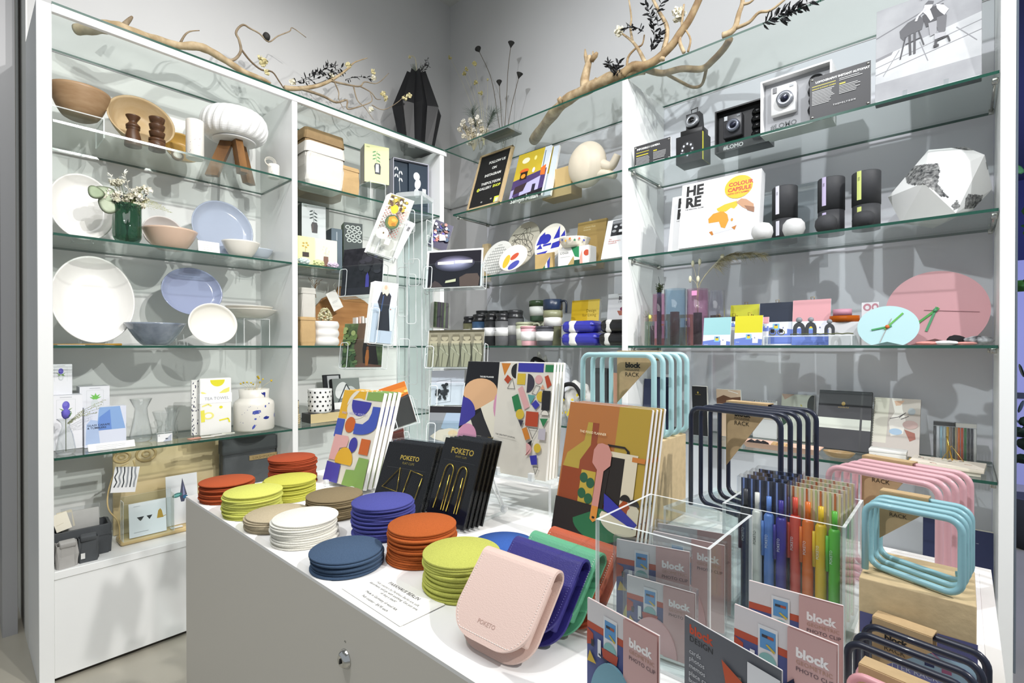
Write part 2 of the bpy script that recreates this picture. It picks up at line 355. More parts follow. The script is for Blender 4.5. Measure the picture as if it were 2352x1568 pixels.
# ================================================================ builders shared by many goods
class S:
    """size and place of something standing dep metres inside a shelf, read between two columns and two rows"""
    def __init__(s, ax, x0, x1, yt, yb, dep, lv=None):
        f = onx if ax == 'A' else ony; i = 1 if ax == 'A' else 0; ym = (yt+yb)/2; xm = (x0+x1)/2
        a, c = f(x0, ym, dep)[i], f(x1, ym, dep)[i]; s.w = abs(c-a); s.u = (a+c)/2
        if ax == 'A':
            lo, hi = (.238, 1.083) if xm < 676 else (1.115, 1.997); l_, h_ = max(s.u-s.w/2, lo), min(s.u+s.w/2, hi); s.w, s.u = h_-l_, (l_+h_)/2
        s.zt, s.zb = f(xm, yt, dep).z, f(xm, yb, dep).z; s.h = s.zt-s.zb
        z = Z(lv)+.0005 if lv is not None and lv < 6 else (ZT if lv == 6 else s.zb)
        if lv is not None: s.h = s.zt-z
        s.loc = (AF-dep, s.u, z) if ax == 'A' else (s.u, BF+dep, z); s.rz = 90 if ax == 'A' else 0; s.dep = dep
def loft(b, rings, m, T=I4, smooth=True, cap0=True, cap1=True):
    n = len(rings[0]); vs = [p for r in rings for p in r]; fs = []
    for j in range(len(rings)-1):
        for i in range(n): fs.append((j*n+i, j*n+(i+1) % n, (j+1)*n+(i+1) % n, (j+1)*n+i))
    if cap0: fs.append(list(range(n))[::-1])
    if cap1: fs.append([len(vs)-n+i for i in range(n)])
    return b.add(vs, fs, m, smooth, T)
def wall_prof(pr, t):
    """closed thick-walled vessel profile from outer (r,z) points, base first"""
    inn = [(max(r-t, .0001), z) for r, z in pr[::-1]]
    inn = [(r, max(z, pr[0][1]+t)) for r, z in inn]
    return [(.0001, pr[0][1])]+pr+inn+[(.0001, pr[0][1]+t)]
def bowl_prof(D, h, foot=.4, t=.004, p=2.0, n=12):
    Rr = D/2; f = Rr*foot
    return wall_prof([(f, 0)]+[(f+(Rr-f)*(i/n)**(1/p), h*(i/n)) for i in range(1, n+1)], t)
def vessel(name, label, cat, s, prof, m, group=None, n=48, wob=None, sx=1, sy=1, tilt=None, part=None):
    """a turned vessel; with tilt it is displayed on its rim facing the front, leaning back by tilt degrees"""
    b = B(); rmax = max(r for r, z in prof)
    M = I4 if tilt is None else T(0, 0, rmax*max(sy, 0)*math.cos(R(tilt)), rx=90-tilt)
    b.lathe(prof, m, n, M, True, sx, sy, wob)
    return b.obj(name, None, s.loc, s.rz, label=label, category=cat, **({'group': group} if group else {}))
def stand(label, s, w=.06, h=.05, dy=0):
    """small clear acrylic display easel"""
    b = B()
    for sx in (-1, 1):
        b.box(sx*w/2-.0015, -.035, 0, sx*w/2+.0015, .035, .004, ACR, em=AEDGE); b.box(sx*w/2-.0015, .008, .004, sx*w/2+.0015, .012, h, ACR, 0, T(rx=-15), em=AEDGE)
        b.box(sx*w/2-.0015, -.036, 0, sx*w/2+.0015, -.032, .014, ACR, em=AEDGE)
    b.box(-w/2, -.002, 0, w/2, .002, .004, AEDGE)
    return b.obj('display_easel', None, (s.loc[0]+(0 if s.rz == 0 else dy), s.loc[1]+(dy if s.rz == 0 else 0), s.loc[2]), s.rz, label=label, category='display stand')
def riser(label, loc, rz, w, d, h, t=.004):
    th = thing('acrylic_riser', label, 'display riser', loc, rz)
    b = B(); b.box(-w/2, -d/2, h-t, w/2, d/2, h, ACR, em=AEDGE); b.obj('riser_top', th)
    for sx in (-1, 1):
        b = B(); x = sx*(w/2-t); b.box(min(x, x+sx*t), -d/2, 0, max(x, x+sx*t), d/2, h-t, ACR, em=AEDGE); b.obj('riser_leg', th)
    return th
def gbox(name, label, cat, loc, rz, w, d, h, face, side=None, shapes=(), tilt=0, parent=None, group=None, back=None, lean=0, prt='printed_front', rough=.5):
    """a box or book standing with its printed front towards the viewer"""
    o = thing(name, label, cat, loc, group=group, rot=(Matrix.Rotation(R(rz), 4, 'Z') @ Matrix.Rotation(R(lean), 4, 'Y') @ Matrix.Rotation(R(-tilt), 4, 'X')).to_euler())
    o.location.z += d*math.sin(R(max(0, tilt)))+w/2*math.sin(R(abs(lean)))
    b = B(); b.box(-w/2, 0, 0, w/2, d, h, side or face, .0008, seg=1); b.obj('box_body' if d > .02 else 'pages', o)
    g = B(); g.box(-w/2+.0003, -.0006, .0003, w/2-.0003, -.0001, h-.0003, face); art(g, w-.0006, h-.0006, shapes, T(0, -.0006, .0003), rough); g.obj(prt, o)
    return o
def paper_bag(name, label, s, w, d, h, m, cuff=None, cm=None, seed=0, group=None, open_top=True, rz=None, part='folded_cuff'):
    """soft washable-paper bag with turned-down cuff"""
    rd = random.Random(seed); t = thing(name, label, 'bag', s.loc, s.rz if rz is None else rz, group)
    def ring(z, k, j): 
        pts = rrect(-w/2*k, -d/2*k, w/2*k, d/2*k, min(w, d)*.16, 3); return [(x+rd.uniform(-j, j), y+rd.uniform(-j, j), z+rd.uniform(-j, j)*.4) for x, y in pts]
    b = B(); top = h-(cuff or 0)*.55
    rs = [ring(0, .93, .001)]+[ring(top*q, 1+.03*math.sin(q*3), w*.016) for q in (.15, .35, .55, .75, .9)]+[ring(top, .98, w*.012)]
    rs += [[(x*.93, y*.93, z) for x, y, z in rs[-1]]]+[[(x*.88, y*.88, z-h*.35) for x, y, z in rs[-1]]] if open_top else []
    loft(b, rs, m, smooth=False, cap1=True); b.obj('bag_body', t)
    if cuff:
        c = B(); z0 = h-cuff
        r = [ring(z0, 1.08, w*.008), ring(z0+cuff*.4, 1.07, w*.008), ring(h-.002, 1.03, w*.006), ring(h, .99, w*.004), ring(h-.004, .93, w*.003), ring(z0+.01, .9, .001)]
        loft(c, r, cm or m, smooth=False, cap0=False, cap1=False); c.obj(part, t)
    return t
def leafset(b, path, m, n=10, L=.022, W=.009, seed=0, spread=60, stem=None, r=.0012, flat=.3):
    """leaves alternating along a stem"""
    rd = random.Random(seed); pts = smooth_path(path, 4)
    if stem: b.tube(pts, [r*(1-.6*i/len(pts)) for i in range(len(pts))], stem, 5)
    for i in range(n):
        t = (i+.6)/n*(len(pts)-1); k = int(t); k = min(k, len(pts)-2); p = pts[k].lerp(pts[k+1], t-k); d = (pts[k+1]-pts[k]).normalized()
        a = rd.uniform(0, 2*math.pi) if flat else (0 if i % 2 else math.pi)
        o = d.orthogonal().normalized(); q = d.cross(o); side = o*math.cos(a)+q*math.sin(a)
        sp = R(spread+rd.uniform(-20, 20)); dr = (d*math.cos(sp)+side*math.sin(sp)).normalized(); wv = dr.cross(Vector((rd.uniform(-1, 1), rd.uniform(-1, 1), rd.uniform(-1, 1)))).normalized()
        l = L*rd.uniform(.7, 1.2); ww = W*rd.uniform(.8, 1.1); nv = dr.cross(wv)*ww*.35
        P0 = p; b.add([P0, p+dr*l*.35+wv*ww*.5+nv, p+dr*l*.75+wv*ww*.38+nv, p+dr*l, p+dr*l*.75-wv*ww*.38+nv, p+dr*l*.35-wv*ww*.5+nv, p+dr*l*.5], [(0, 1, 6), (1, 2, 6), (2, 3, 6), (3, 4, 6), (4, 5, 6), (5, 0, 6)], m, False)
    return b
def petals(b, c, r, m, n=9, seed=0):
    rd = random.Random(seed); c = Vector(c)
    for i in range(n):
        d = Vector((rd.gauss(0, 1), rd.gauss(0, 1), rd.gauss(0, 1))).normalized(); w = d.orthogonal().normalized()*r*.55; u = d.cross(w).normalized()*r*.25
        e = c+d*r; b.add([c, c+d*r*.5+w, e+w*.4+u, e-w*.4-u, c+d*r*.5-w], [(0, 1, 2, 3, 4)], m, False)
def jit_path(a, b_, n=6, amp=.01, seed=0):
    rd = random.Random(seed); a = Vector(a); b_ = Vector(b_)
    return [a.lerp(b_, i/n)+(Vector((rd.uniform(-amp, amp), rd.uniform(-amp, amp), rd.uniform(-amp, amp))) if 0 < i < n else Vector()) for i in range(n+1)]
class Lean:
    """a flat thing leaning back: bottom corners at pixels bl, br on height z (or depth dep on the eye-level shelf), upper left corner at tl"""
    def __init__(s, bl, br, tl, z=None, ax=None, dep=None, square=None):
        if z is not None: p, q = onz(*bl, z), onz(*br, z)
        else: f = onx if ax == 'A' else ony; p, q = f(*bl, dep), f(*br, dep)
        if square == 'B': m = (p.y+q.y)/2; p.y = q.y = m
        if square == 'A': m = (p.x+q.x)/2; p.x = q.x = m
        zz = z if z is not None else (p.z+q.z)/2
        p.z = q.z = zz; u = (q-p); s.w = u.length; u.normalize(); d = ray(*tl); t = (p-EYE).dot(u)/d.dot(u); v = EYE+d*t-p
        back = Vector((-u.y, u.x, 0)); s.h = v.length; s.tilt = math.degrees(math.atan2(v.dot(back), v.z)); s.rz = math.degrees(math.atan2(u.y, u.x))
        s.loc = (p+q)/2; s.p, s.q, s.u, s.back = p, q, u, back
        if DBG: print('LEAN', [round(k, 3) for k in (*s.loc, s.w, s.h, s.tilt, s.rz)])
DBG = False
def booklet(name, label, cat, L, d, face, shapes, side=None, group=None, tilt=None, w=None, h=None, rough=.4, prt='printed_cover'):
    s = L.tilt if tilt is None else tilt
    return gbox(name, label, cat, tuple(L.loc), L.rz, w or L.w, d, h or L.h, face, side, shapes, s, group=group, prt=prt, rough=rough)

# ================================================================ left shelving, first bay
WOODB = P('#a48767', .45, n=(14, .2), c2='#947555', stretch=(1, 1, 4)); WOODL = P('#c2ad8a', .5, n=(10, .15), c2='#b59c74', stretch=(1, 4, 1)); DWOOD = P('#5a3c26', .4, n=(30, .3), stretch=(1, 1, .3))
CER = P('#eceae6', .12, coat=.4); CERB = P('#a8b2c4', .12, coat=.4, n=(6, .05)); CERC = P('#eeeae0', .25, coat=.2, b=(40, .15)); CERG = P('#8f99a6', .15, coat=.5, n=(18, .25), c2='#6d7684'); BLUSH = P('#d9bca6', .3, coat=.15)
TERR = P('#ece8e0', .55, n=(120, .03))
# shelf 5: wood and lamp
s = S('A', 83, 254, 180, 268, .17); sr = S('A', 92, 231, 268, 333, .16, 5)
riser('clear acrylic riser under the shallow wooden bowl', (AF-.16, sr.u, sr.loc[2]), 90, sr.w, .16, sr.h)
vessel('wooden_bowl', 'shallow brown wooden bowl with pointed cone underside standing on the acrylic riser', 'bowl', type('q', (), dict(loc=(AF-.17, s.u, sr.loc[2]+sr.h+.001), rz=0)), bowl_prof(s.w, s.h*.74, .40, .006, 2.0), WOODB)
s = S('A', 236, 391, 188, 312, .22, 5)
vessel('wooden_bowl', 'large pale wooden bowl propped up to show its inside, behind the two dark grinders', 'bowl', s, bowl_prof(s.w*1.0, .075, .45, .006, 2.2), WOODL, tilt=22)
s = S('A', 391, 440, 272, 330, .25, 5)
vessel('wooden_bowl', 'small golden bamboo bowl propped behind the round dark dial', 'bowl', s, bowl_prof(s.w*1.9, .04, .5, .004, 2), P('#c09a4f', .35, n=(9, .2)), tilt=25)
b = B()
s = S('A', 386, 428, 303, 342, .15, 5)
t = thing('round_wooden_dial', 'small round dark wooden disc with white face lying against the gold bowl', 'dial', s.loc, 90)
b.lathe([(.0001, -.008), (.021, -.008), (.023, -.003), (.023, .006), (.018, .008), (.0175, .004), (.0001, .004)], P('#6b5232', .4), 36, T(0, 0, .023, rx=70)); b.obj('case', t)
b = B(); b.lathe([(.0001, .0045), (.0165, .0045), (.0165, .0055), (.0001, .0055)], P('#e9e6dc', .3), 32, T(0, 0, .023, rx=70)); b.obj('dial_face', t)
pr1 = [(.0001, 0), (.024, 0), (.0245, .004), (.022, .03), (.017, .05), (.0165, .051), (.0165, .053), (.0195, .055), (.0195, .058), (.018, .0585), (.018, .06), (.02, .061), (.02, .067), (.0185, .068), (.0115, .076), (.0115, .08), (.02, .094), (.0205, .097), (.0001, .098)]
s = S('A', 291, 320, 266, 338, .10, 5); k = s.h/.098
t = thing('grinder', 'dark wooden grinder with a narrow waist and flared flat cap, left one of the pair', 'grinder', s.loc, 90)
b = B(); b.lathe([(r*k*.95, z*k) for r, z in pr1[:8]]+[(.0001, .055*k)], DWOOD, 36); b.obj('grinder_body', t)
b = B(); b.lathe([(.0001, .0555*k)]+[(r*k*.95, z*k) for r, z in pr1[7:]], DWOOD, 36); b.obj('grinder_cap', t)
s = S('A', 344, 377, 270, 354, .08, 5); k = s.h/.1
t = thing('grinder', 'dark wooden grinder with four stacked cup-shaped tiers, right one of the pair', 'grinder', s.loc, 90)
b = B(); b.lathe([(.0001, 0), (.0215*k, 0), (.0215*k, .024*k), (.02*k, .025*k), (.02*k, .026*k), (.0215*k, .027*k), (.0215*k, .034*k), (.0001, .034*k)], DWOOD, 36); b.obj('grinder_body', t)
b = B(); pr = []
for j in range(3): z = .035+.0215*j; pr += [(.011*k, z*k), (.018*k, (z+.006)*k), (.0205*k, (z+.017)*k), (.0205*k, (z+.0195)*k), (.012*k, (z+.0205)*k)]
b.lathe([(.0001, .035*k)]+pr+[(.0001, .0999*k)], DWOOD, 36); b.obj('tiered_cap', t)
s = S('A', 427, 468, 278, 368, .07, 5)
def speck(b, r, h, n, seed, cols, rr=.0012):
    rd = random.Random(seed)
    for i in range(n):
        a = rd.uniform(-1.6, 1.6)-math.pi/2; z = rd.uniform(.08*h, .9*h); q = rr*rd.uniform(.5, 1.3)
        b.lathe([(q, 0), (.0001, .0002)], P(rd.choice(cols), .6), 7, T(r*math.cos(a), r*math.sin(a), z) @ T(rz=math.degrees(a)+90) @ T(rx=90))
t = thing('terrazzo_vase', 'tall white terrazzo cylinder with tiny red specks on the upper left shelf', 'vase', s.loc, 90)
b = B(); b.lathe([(.0001, 0), (s.w*.48, 0), (s.w/2, .003), (s.w/2, s.h-.003), (s.w*.48, s.h), (s.w*.4, s.h), (s.w*.4, .02), (.0001, .02)], TERR, 40); speck(b, s.w/2, s.h*.6, 13, 3, ['#a86a52', '#8c7a66']); b.obj('vase_body', t)
s = S('A', 607, 649, 362, 405, .07, 5)
t = thing('terrazzo_cup', 'small speckled white cup with a knotted white cord loop beside the tripod lamp', 'cup', s.loc, 90)
b = B(); b.lathe([(.0001, 0), (.0135, 0), (.0145, .002), (.0145, .034), (.0135, .036), (.0001, .036)], TERR, 32, T(s=1.8)); speck(b, .0262, .062, 14, 5, ['#333', '#555'.replace('555', '444444')] if 0 else ['#333333', '#555555'], .0009); b.obj('cup_body', t)
b = B()
for q in range(3): b.tube([(-.022+(.020+.003*q)*math.cos(a), -.004*q-.01, .07+(.014+.004*q)*math.sin(a)) for a in [2*math.pi*i/18 for i in range(18)]], .0009, P('#e8e2d4', .8), 5, True)
b.tube([(-.022, -.026, .06), (-.020, -.03, .03), (-.012, -.032, .005)], .0009, P('#e8e2d4', .8), 5); b.obj('cord', t)
# pleated lamp
s = S('A', 458, 612, 256, 345, .20, 5); top = s.h; W2 = s.w/2*.96
t = thing('pleated_table_lamp', 'white pleated drum lamp on a wooden tripod base, upper left shelf', 'lamp', s.loc, 90)
zc = top-.072; b = B(); n = 96
def lampring(r, z, am): return [((r+(am if i % 2 else -am))*math.cos(2*math.pi*i/n), (r+(am if i % 2 else -am))*math.sin(2*math.pi*i/n), z) for i in range(n)]
rings = []
for j in range(17):
    a = R(-80+160*j/16); rings.append([((W2-.045+.045*math.cos(a)+(.0028 if (i // 2) % 2 else -.0028)*math.cos(a))*math.cos(2*math.pi*i/n+.18*math.sin(a)), (W2-.045+.045*math.cos(a)+(.0028 if (i//2) % 2 else -.0028)*math.cos(a))*math.sin(2*math.pi*i/n+.18*math.sin(a)), zc+.066*math.sin(a)) for i in range(n)])
loft(b, rings, P('#f4f4f4', .55, sss=.0), smooth=False); b.obj('pleated_shade', t)
b = B(); b.lathe([(W2*.62, zc-.0655), (W2*.66, zc-.070), (W2*.62, zc-.074), (W2*.4, zc-.074), (.0001, zc-.072)], P('#efefef', .5), 60); b.obj('shade_ring', t)
WD = P('#8a6238', .4, n=(20, .3), c2='#6d4a28', stretch=(1, 1, .2))
for i in range(3):
    a = 90+120*i+60; b = B(); L0 = .104
    b.prism([(.006, zc-.075), (.058, zc-.075), (L0+.018, 0), (L0-.034, 0)], -.016, .016, WD, T(rz=a)); b.obj('leg', t)
b = B(); b.lathe([(.0001, zc-.09), (.02, zc-.09), (.02, zc-.075), (.0001, zc-.075)], WD, 24); b.obj('hub', t)
b = B(); b.lathe([(.0001, 0), (.007, 0), (.007, zc-.09), (.0001, zc-.09)], clear('#eeeeee', 2), 16); b.obj('bulb_stem', t)

# shelf 4: ceramics and the flower vase
s = S('A', 87, 262, 400, 552, .20, 4)
vessel('platter', 'large white oval platter propped upright behind the green vase, second glass shelf', 'plate', s, bowl_prof(s.w, .03, .5, .004, 2.5), CER, tilt=14, sy=s.h/s.w*1.03)
stand('clear acrylic easel behind the green vase', s, .06, .06, 0)
s = S('A', 325, 410, 472, 556, .24, 4)
vessel('ceramic_bowl', 'glossy white bowl propped upright between the green vase and tan bowl', 'bowl', s, bowl_prof(s.w*1.15, .05, .5, .004, 2), P('#dfdbd8', .1, coat=.5), tilt=14)
s = S('A', 326, 453, 519, 572, .09, 4)
vessel('ceramic_bowl', 'wide tan bowl with a pale speckled outside, right of the green vase', 'bowl', s, bowl_prof(s.w, s.h*.82, .42, .004, 1.7), BLUSH, wob=lambda a, r, z: 1+.01*math.sin(3*a))
s = S('A', 435, 576, 465, 592, .17, 4)
vessel('ceramic_plate', 'round pale blue glazed plate propped upright behind the price card', 'plate', s, bowl_prof(s.w, .028, .55, .004, 2.5), CERB, tilt=14, sy=s.h/s.w*1.04)
stand('clear acrylic easel under the round pale blue plate', s, .06, .06, 0)
s = S('A', 510, 595, 551, 590, .06, 4)
vessel('ceramic_bowl', 'small cream bowl at the front edge below the pale blue plate', 'bowl', s, bowl_prof(s.w, s.h*.86, .4, .003, 1.7), CERC, wob=lambda a, r, z: 1+.012*math.sin(4*a+1))
s = S('A', 562, 641, 527, 570, .22, 4)
riser('low acrylic riser under the little blue-grey bowl', (AF-.22, s.u, Z(4)+.0005), 90, .08, .08, .03)
vessel('ceramic_bowl', 'small blue-grey bowl raised at the right end of the second shelf', 'bowl', type('q', (), dict(loc=(AF-.22, s.u, Z(4)+.031), rz=0)), bowl_prof(s.w, .046, .45, .003, 1.7), P('#b9c2cc', .15, coat=.4))
s = S('A', 453, 508, 534, 586, .03, 4)
gbox('price_card', 'white folded price card standing before the pale blue plate', 'card', s.loc, 90, s.w*.9, .001, .05, CARD, None, [('l', '#9a9a9a', [(18+6*(i % 2), 22+12*i), (80-5*(i % 3), 22+12*i)], 1.2) for i in range(5)], tilt=12)
# green vase with flowers
s = S('A', 258, 325, 470, 557, .06, 4)
t = thing('green_glass_vase', 'dark green ribbed glass vase holding dried flowers and eucalyptus leaves', 'vase', s.loc, 90)
GG = clear('#a6c4b4', 1.5, .02, '#3f6b58', 1.5, .13); r0 = s.w/2; h0 = s.h
b = B(); b.lathe([(.0001, .001), (r0*.45, .001), (r0*.8, .007), (r0*.96, .022), (r0, .035), (r0, h0), (r0-.003, h0), (r0-.004, .035), (r0*.85, .02), (r0*.5, .011), (.0001, .010)], GG, 48, wob=lambda a, r, z: 1+.03*math.cos(12*a)); b.obj('vase_glass', t)
STM = P('#5d6b3a', .7); b = B(); rd = random.Random(4)
tips = []
for i in range(26):
    a = rd.uniform(0, 6.28); q = rd.uniform(.3, 1); e = (math.cos(a)*.085*q, math.sin(a)*.03*q, h0+rd.uniform(.01, .085)); tips.append(e)
    b.tube(smooth_path([(math.cos(a)*.006, math.sin(a)*.006, .01), (-math.cos(a)*.004, 0, h0*.8), e], 4), .0009, STM, 5)
b.obj('stems', t)
b = B()
for i, e in enumerate(tips): petals(b, e, .016, P(['#e6e1cf', '#d9d6c4', '#f0ede2'][i % 3], .8), 12, i)
for i in range(14):
    petals(b, (rd.uniform(-.045, .05), rd.uniform(-.03, .01), h0+rd.uniform(0, .03)), .012, P(['#e6e1cf', '#c9c6b0'][i % 2], .8), 9, i+40)
b.obj('dried_blossoms', t)
b = B()
for i in range(16): leafset(b, [(0, 0, h0*.9), (rd.uniform(-.06, .06), rd.uniform(-.03, .01), h0+rd.uniform(.01, .05))], P(['#333a44', '#5c6356', '#7d8a5a'][i % 3], .7), 6, .014, .006, i, stem=STM, r=.0006)
b.obj('dark_leaves', t)
for j, (cx, cz, r) in enumerate(((-.068, .024, .036), (-.060, -.018, .034), (-.10, .02, .026))):
    b = B(); b.lathe([(.0001, .002), (r*.6, .001), (r, -.001)], P(['#a9b59a', '#b6c0a6', '#9cab8c'][j], .6, n=(40, .12)), 22, T(cx, -.01-.01*j, h0+cz, rx=75, ry=15*j), wob=lambda a, r, z: 1+.08*math.sin(3*a)); b.obj('round_leaf', t)
b = B()
for i in range(5):
    e = Vector((.10+.012*i, -.004*i, h0+.028-.008*i)); pth = smooth_path([(0, 0, h0), (.05, 0, h0+.035-.006*i), e], 5); b.tube(pth, .0006, P('#a8ac62', .8), 4)
    leafset(b, [(0.04, 0, h0+.03-.006*i), e], P('#b3b66c', .8), 22, .008, .0015, i)
b.obj('fern_sprig', t)
b = B()
for i in range(2):
    e = Vector((-.055+.045*i, 0, h0+.105+.02*i)); b.tube(smooth_path([(-.005, 0, h0), (-.025+.03*i, 0, h0+.06), e], 4), .0007, P('#d8d6c8', .8), 4); leafset(b, [(-.02+.03*i, 0, h0+.04), e], P('#e4e3da', .8), 20, .016, .006, 9+i)
b.obj('bleached_sprigs', t)

# shelf 3: platters at eye level
s = S('A', 82, 305, 592, 790, .17, 3)
vessel('platter', 'very large white round platter propped upright on the eye-level shelf, far left', 'plate', s, bowl_prof(s.w, .04, .45, .004, 2.4), CER, tilt=13, sy=s.h/s.w*1.03, n=72)
stand('clear acrylic easel under the very large white platter', s, .08, .08)
s = S('A', 366, 507, 618, 727, .20)
t = stand('tall clear acrylic easel lifting the oval blue plate', S('A', 400, 432, 740, 794, .2, 3), .03, .055)
vessel('ceramic_plate', 'oval periwinkle blue glazed plate raised above the cream oval dish', 'plate', type('q', (), dict(loc=(AF-.20, s.u, s.zb), rz=90)), bowl_prof(s.w, .025, .55, .004, 2.5), P('#9da6c4', .08, coat=.6), tilt=12, sy=s.h/s.w*1.03)
s = S('A', 427, 540, 702, 790, .07, 3)
vessel('oval_dish', 'cream white oval baking dish propped upright at the front of the eye-level shelf', 'dish', s, [(.0001, 0), (s.w*.36, 0), (s.w*.44, .006), (s.w*.485, .02), (s.w/2, .028), (s.w*.475, .028), (s.w*.45, .02), (s.w*.4, .009), (.0001, .006)], P('#f3f0e6', .35, coat=.2), tilt=10, sy=s.h/s.w*1.05, n=64)
s = S('A', 284, 426, 742, 794, .09, 3)
vessel('ceramic_bowl', 'wide blue-grey flared bowl on the eye-level shelf beside the big platter', 'bowl', s, bowl_prof(s.w, s.h, .4, .003, 1.35), CERG)
s = S('A', 507, 643, 686, 732, .18); rr = S('A', 540, 620, 732, 792, .18, 3)
riser('clear acrylic riser under the two nested cream bowls', (AF-.18, rr.u, rr.loc[2]), 90, .12, .1, rr.h)
q = lambda z: type('q', (), dict(loc=(AF-.18, s.u, rr.loc[2]+rr.h+z), rz=90))
vessel('ceramic_bowl', 'wide cream bowl, lower of the two nested on the riser', 'bowl', q(.001), bowl_prof(s.w, .042, .45, .003, 1.6), CERC, wob=lambda a, r, z: 1+.01*math.sin(3*a))
vessel('ceramic_bowl', 'cream bowl nested inside the wider cream bowl on the riser', 'bowl', q(.022), bowl_prof(s.w*.84, .036, .5, .003, 1.6), CERC, wob=lambda a, r, z: 1+.01*math.sin(4*a))
s = S('A', 95, 280, 785, 793, .03, 3)
t = thing('wooden_skewers', 'golden brown wooden servers lying before the very large white platter', 'utensils', s.loc, 90)
for i in range(2):
    b = B(); b.tube([(-s.w/2+.02*i, -.004+.01*i, .003), (s.w*.2, -.002-.01*i, .004), (s.w/2-.01*i, .006-.012*i, .003)], [.0015, .002, .0045], P('#b98f3e', .4), 8); b.obj('server', t)
s = S('A', 132, 195, 790, 793, .012, 3); b = B(); b.box(-s.w/2, -.004, 0, s.w/2, .004, .0012, P('#fafafa', .5)); b.obj('shelf_label', None, s.loc, 90, label='thin white label strip at the front edge below the very large platter', category='label')

# shelf 2 of the first bay: glassware, towels, jar
def flower_box(s, label, w, d, h, fl, dz=0, txt=None):
    sh = [('r', '#d5d7da', 22, 16, 79, 17), ('r', '#d5d7da', 22, 16, 23, 100), ('r', '#d5d7da', 78, 16, 79, 100), ('l', '#b9bbc2', [(32, 8), (68, 8)], 2)]
    if fl == 'v': sh += [('e', '#6a62c4', 50, 40, 11, 17), ('e', '#7d76d2', 48, 34, 7, 9), ('p', '#6f9a4a', [(50, 60), (30, 50), (42, 62), (34, 68), (50, 66), (68, 68), (60, 60), (70, 50)]), ('e', '#cfd3d6', 50, 78, 11, 16), ('e', '#e6e9ec', 50, 76, 7, 12)]
    if fl == 'g': sh += [('p', '#78c45a', [(50, 60), (32, 45), (44, 46), (36, 34), (48, 40), (52, 28), (56, 40), (68, 34), (60, 46), (72, 45)]), ('e', '#e0e6e6', 50, 75, 13, 20)]
    return gbox('vase_gift_box', label, 'box', (s.loc[0], s.loc[1], s.loc[2]+dz), 90, w, d, h, P('#eeeef3', .45), P('#e2e3ea', .45), sh)
s = S('A', 89, 190, 908, 1035, .17, 2); flower_box(s, 'tall white gift box printed with a purple bloom, behind the real vase', s.w, .09, s.h, 'v'); hb = s.h
s = S('A', 113, 166, 838, 908, .20); flower_box(type('q', (), dict(loc=(AF-.20, s.u, Z(2)+hb+.001), rz=90)), 'small white gift box with purple bloom, stacked on the tall box', s.w, .05, s.h, 'v')
s = S('A', 183, 252, 887, 1005, .24, 2); flower_box(s, 'white gift box printed with a small green succulent', s.w, .08, s.h, 'g')
s = S('A', 194, 290, 934, 1036, .15, 2)
gbox('glass_gift_box', 'white gift box printed with blue glass tumblers', 'box', s.loc, 90, s.w, .05, s.h, P('#dfe3f2', .4), P('#e8e9f2', .4),
     [('p', '#8fb0e0', [(34, -2), (84, -2), (98, 70), (28, 70)]), ('p', '#6e92d6', [(34, 30), (60, 8), (64, 70), (28, 70)]), ('p', '#b5c8ea', [(2, 110), (4, 50), (14, 36), (30, 40), (36, 110)]), ('t', '#3b4660', 'GLASS CARAFE', 6, 56, 8, 'LEFT', .02), ('t', '#3b4660', '& TUMBLERS', 6, 64, 8, 'LEFT', .02)])
VG = clear('#fcfdfd', 1.6, .01, '#ffffff', 1.5, .012)
s = S('A', 107, 168, 962, 1043, .06, 2); k = s.w/2; h0 = s.h
t = thing('bud_vase', 'clear hourglass bud vase with a purple bloom and thin green sprig at the front', 'vase', (s.loc[0], s.loc[1]+.008, s.loc[2]), 90)
b = B(); b.lathe(wall_prof([(k*.75, .0), (k*.98, .006), (k, .02), (k*.72, h0*.55), (k*.38, h0*.78), (k*.5, h0*.88), (k*.95, h0)], .0015), VG, 40); b.obj('vase_glass', t)
b = B(); b.tube([(0, 0, .01), (0, 0, h0+.005)], .0012, STM, 5); b.obj('stem', t)
b = B(); b.ico((0, -.002, h0+.018), .012, P('#6a62c0', .8), 3, (1, 1, 1.5), .12); b.obj('purple_bloom', t)
b = B(); leafset(b, [(0, 0, h0-.004), (0, 0, h0+.012)], P('#5f8f4a', .6), 9, .02, .007, 3, 50); b.obj('bloom_leaves', t)
b = B()
for i in range(4): leafset(b, [(.004, 0, h0-.02), (.045, 0, h0+.005+.006*i), (.088+.008*i, 0, h0+.012+.016*i)], P('#a7ab7c', .8), 26, .007, .0028, i+3, stem=P('#8f9460', .8), r=.0008)
b.obj('sprig', t)
s = S('A', 203, 311, 998, 1037, .045, 2); gbox('shelf_card', 'wide white information card leaning before the glass gift box', 'card', s.loc, 90, s.w, .002, .03, CARD, None, [('l', '#b0b2b6', [(16, 8), (80, 8)], 1), ('l', '#b0b2b6', [(16, 13), (78, 13)], 1), ('l', '#b0b2b6', [(16, 18), (58, 18)], 1)], tilt=35)
for i, (x0, x1, yt, dep, pr, lb) in enumerate((
    (297, 350, 915, .15, [(.7, 0), (.95, .05), (1, .15), (.62, .6), (.55, .78), (.98, 1)], 'clear glass carafe with a wide flared lip, left of the magnets'),
    (350, 412, 944, .16, [(.6, 0), (.7, .04), (.66, .45), (.72, .6), (.98, .96), (1, 1)], 'clear stemless glass with an open rim behind the little framed card'),
    (378, 410, 935, .23, [(.5, 0), (.9, .05), (.9, .5), (.6, .75), (.95, 1)], 'small clear glass beaker at the back beside the folded towel'))):
    s = S('A', x0, x1, yt, 1012, dep, 2); b = B(); b.lathe(wall_prof([(r*s.w/2, z*s.h) for r, z in pr], .0015), VG, 40); b.obj('glass_vase', None, s.loc, 90, label=lb, category='glass')
s = S('A', 357, 400, 976, 1012, .08, 2)
